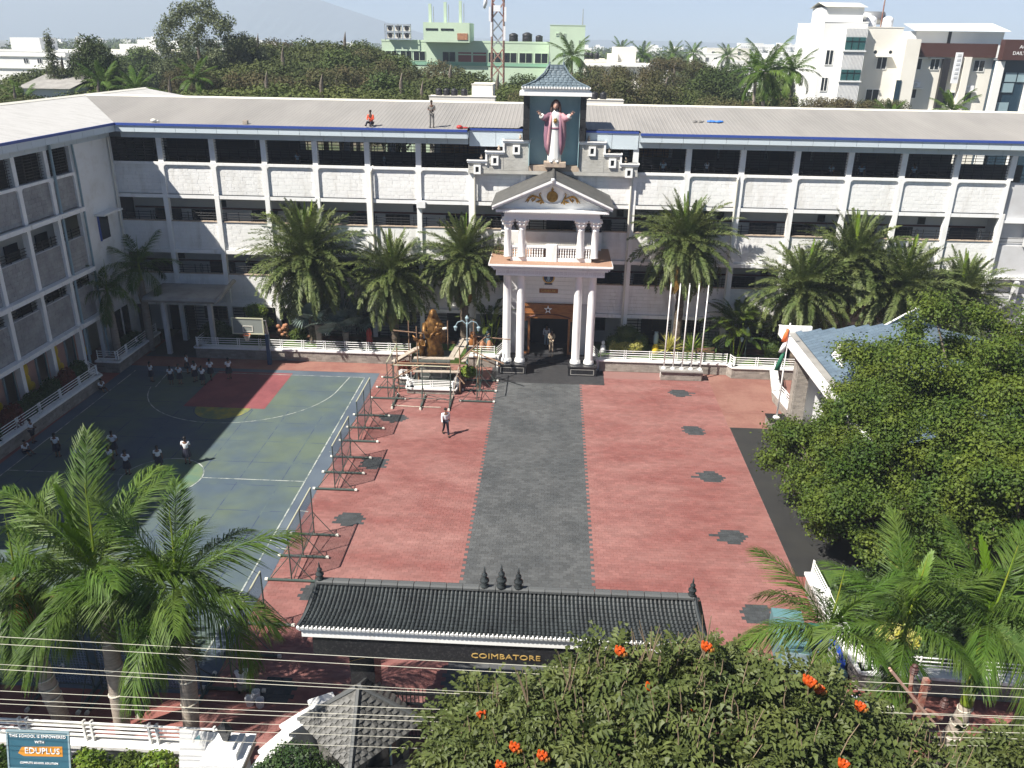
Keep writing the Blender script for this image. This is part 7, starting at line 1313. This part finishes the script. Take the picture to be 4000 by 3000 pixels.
# ================================================================ PEOPLE
G1 = 'students at the far end of the court'; G2 = 'students near the centre circle'
for a in (('girl_phone','student in white shirt looking down, leftmost of the far group',-25.2,49.35,150,1.42,G1),('girl_down','student seen from behind at the near left of the far group',-23.75,49.0,200,1.3,G1),('girl_hips','student with hands on hips near the left of the far group',-23.2,49.1,160,1.42,G1),('girl_down','student at the back of the far group, by the planter wall',-23.5,51.0,100,1.45,G1),('girl_down','student standing in the middle of the far group',-22.4,49.6,250,1.48,G1),('girl_folded','student nearest the camera in the far group, right of middle',-21.7,49.1,170,1.36,G1),('girl_walk','student stepping away at the rear right of the far group',-21.6,50.2,190,1.42,G1),('girl_down','student alone by the red key area, right of the far group',-20.4,50.3,230,1.5,G1),
 ('girl_folded','sunlit student with folded arms at the centre circle edge',-18.25,38.4,185,1.62,G2),('girl_hips','rear student in shade left of the centre circle',-22.5,39.0,190,1.5,G2),('girl_down','leftmost shaded student left of the centre circle',-22.95,37.6,170,1.5,G2),('girl_down','shaded student behind the bright palm frond',-21.85,37.4,160,1.5,G2),('girl_folded','student half hidden by fronds left of the centre circle',-20.8,37.0,180,1.45,G2),('girl_down','student hidden to the chest by fronds inside the circle',-19.4,37.6,200,1.45,G2),('girl_walk','student stepping left behind the left palm fronds',-23.6,37.3,120,1.5,G2),('girl_down','student near the wing planter seen through fronds',-25.4,38.6,180,1.45,G2)): person(a[0],a[1],a[2],a[3],.014,a[4],a[5],a[6])
person('kid_sit','child sitting on the red strip beside the wing planter',-27.75,47.7,.0,60,1.45); person('boy_down','child standing against the wing planter near the left edge',-27.7,40.2,.0,90,1.45); person('kid_sit','child sitting against the wing planter beyond the palm fronds',-27.4,38.9,.0,70,1.45)
person('girl_walk','student walking in the shade behind the leftmost royal palm',-18.4,25.3,.02,160,1.55); person('girl_down','student behind the walking one in the lower left shade',-19.0,26.0,.02,190,1.5); person('girl_down','student at the lower left edge beside the palm shaft',-20.1,25.5,.02,200,1.5)
person('man_walk','man in white shirt and dark trousers walking on the red paving',-5.1,43.0,.0,20,1.72); person('man_khaki','man in khaki uniform standing in the entrance doorway',.82,56.6,.3,0,1.7); person('lady','person in white standing further inside the dark entrance',.45,57.9,.3,0,1.65)
person('man_grey','man in grey clothes standing on the school roof edge',-7.55,57.1,15.62,5,1.72); person('man_orange','man in orange shirt sitting on the school roof edge',-11.6,57.25,15.66,-10,1.7); person('painter','crouching painter in white shirt beside the paint buckets',-9.5,22.1,.0,200,1.65)
HS = ['ninth','tenth','eleventh','twelfth','thirteenth','fourteenth']
for k,(x,key) in enumerate(((8.0,'girl_blue'),(11.0,'girl_down'),(16.9,'girl_blue'),(19.3,'girl_blue'),(21.4,'girl_blue'),(25.0,'girl_blue'),(-17.2,'girl_blue'),(-11.2,'girl_blue'))): person(key, 'student dimly seen behind the top floor bars, %s from the left' % ('third','fourth','fifth','sixth','seventh','eighth','first','second')[k], x, 58.7+.3*(k%3), 12.26, 40*k, 1.5, 'students on the top floor')
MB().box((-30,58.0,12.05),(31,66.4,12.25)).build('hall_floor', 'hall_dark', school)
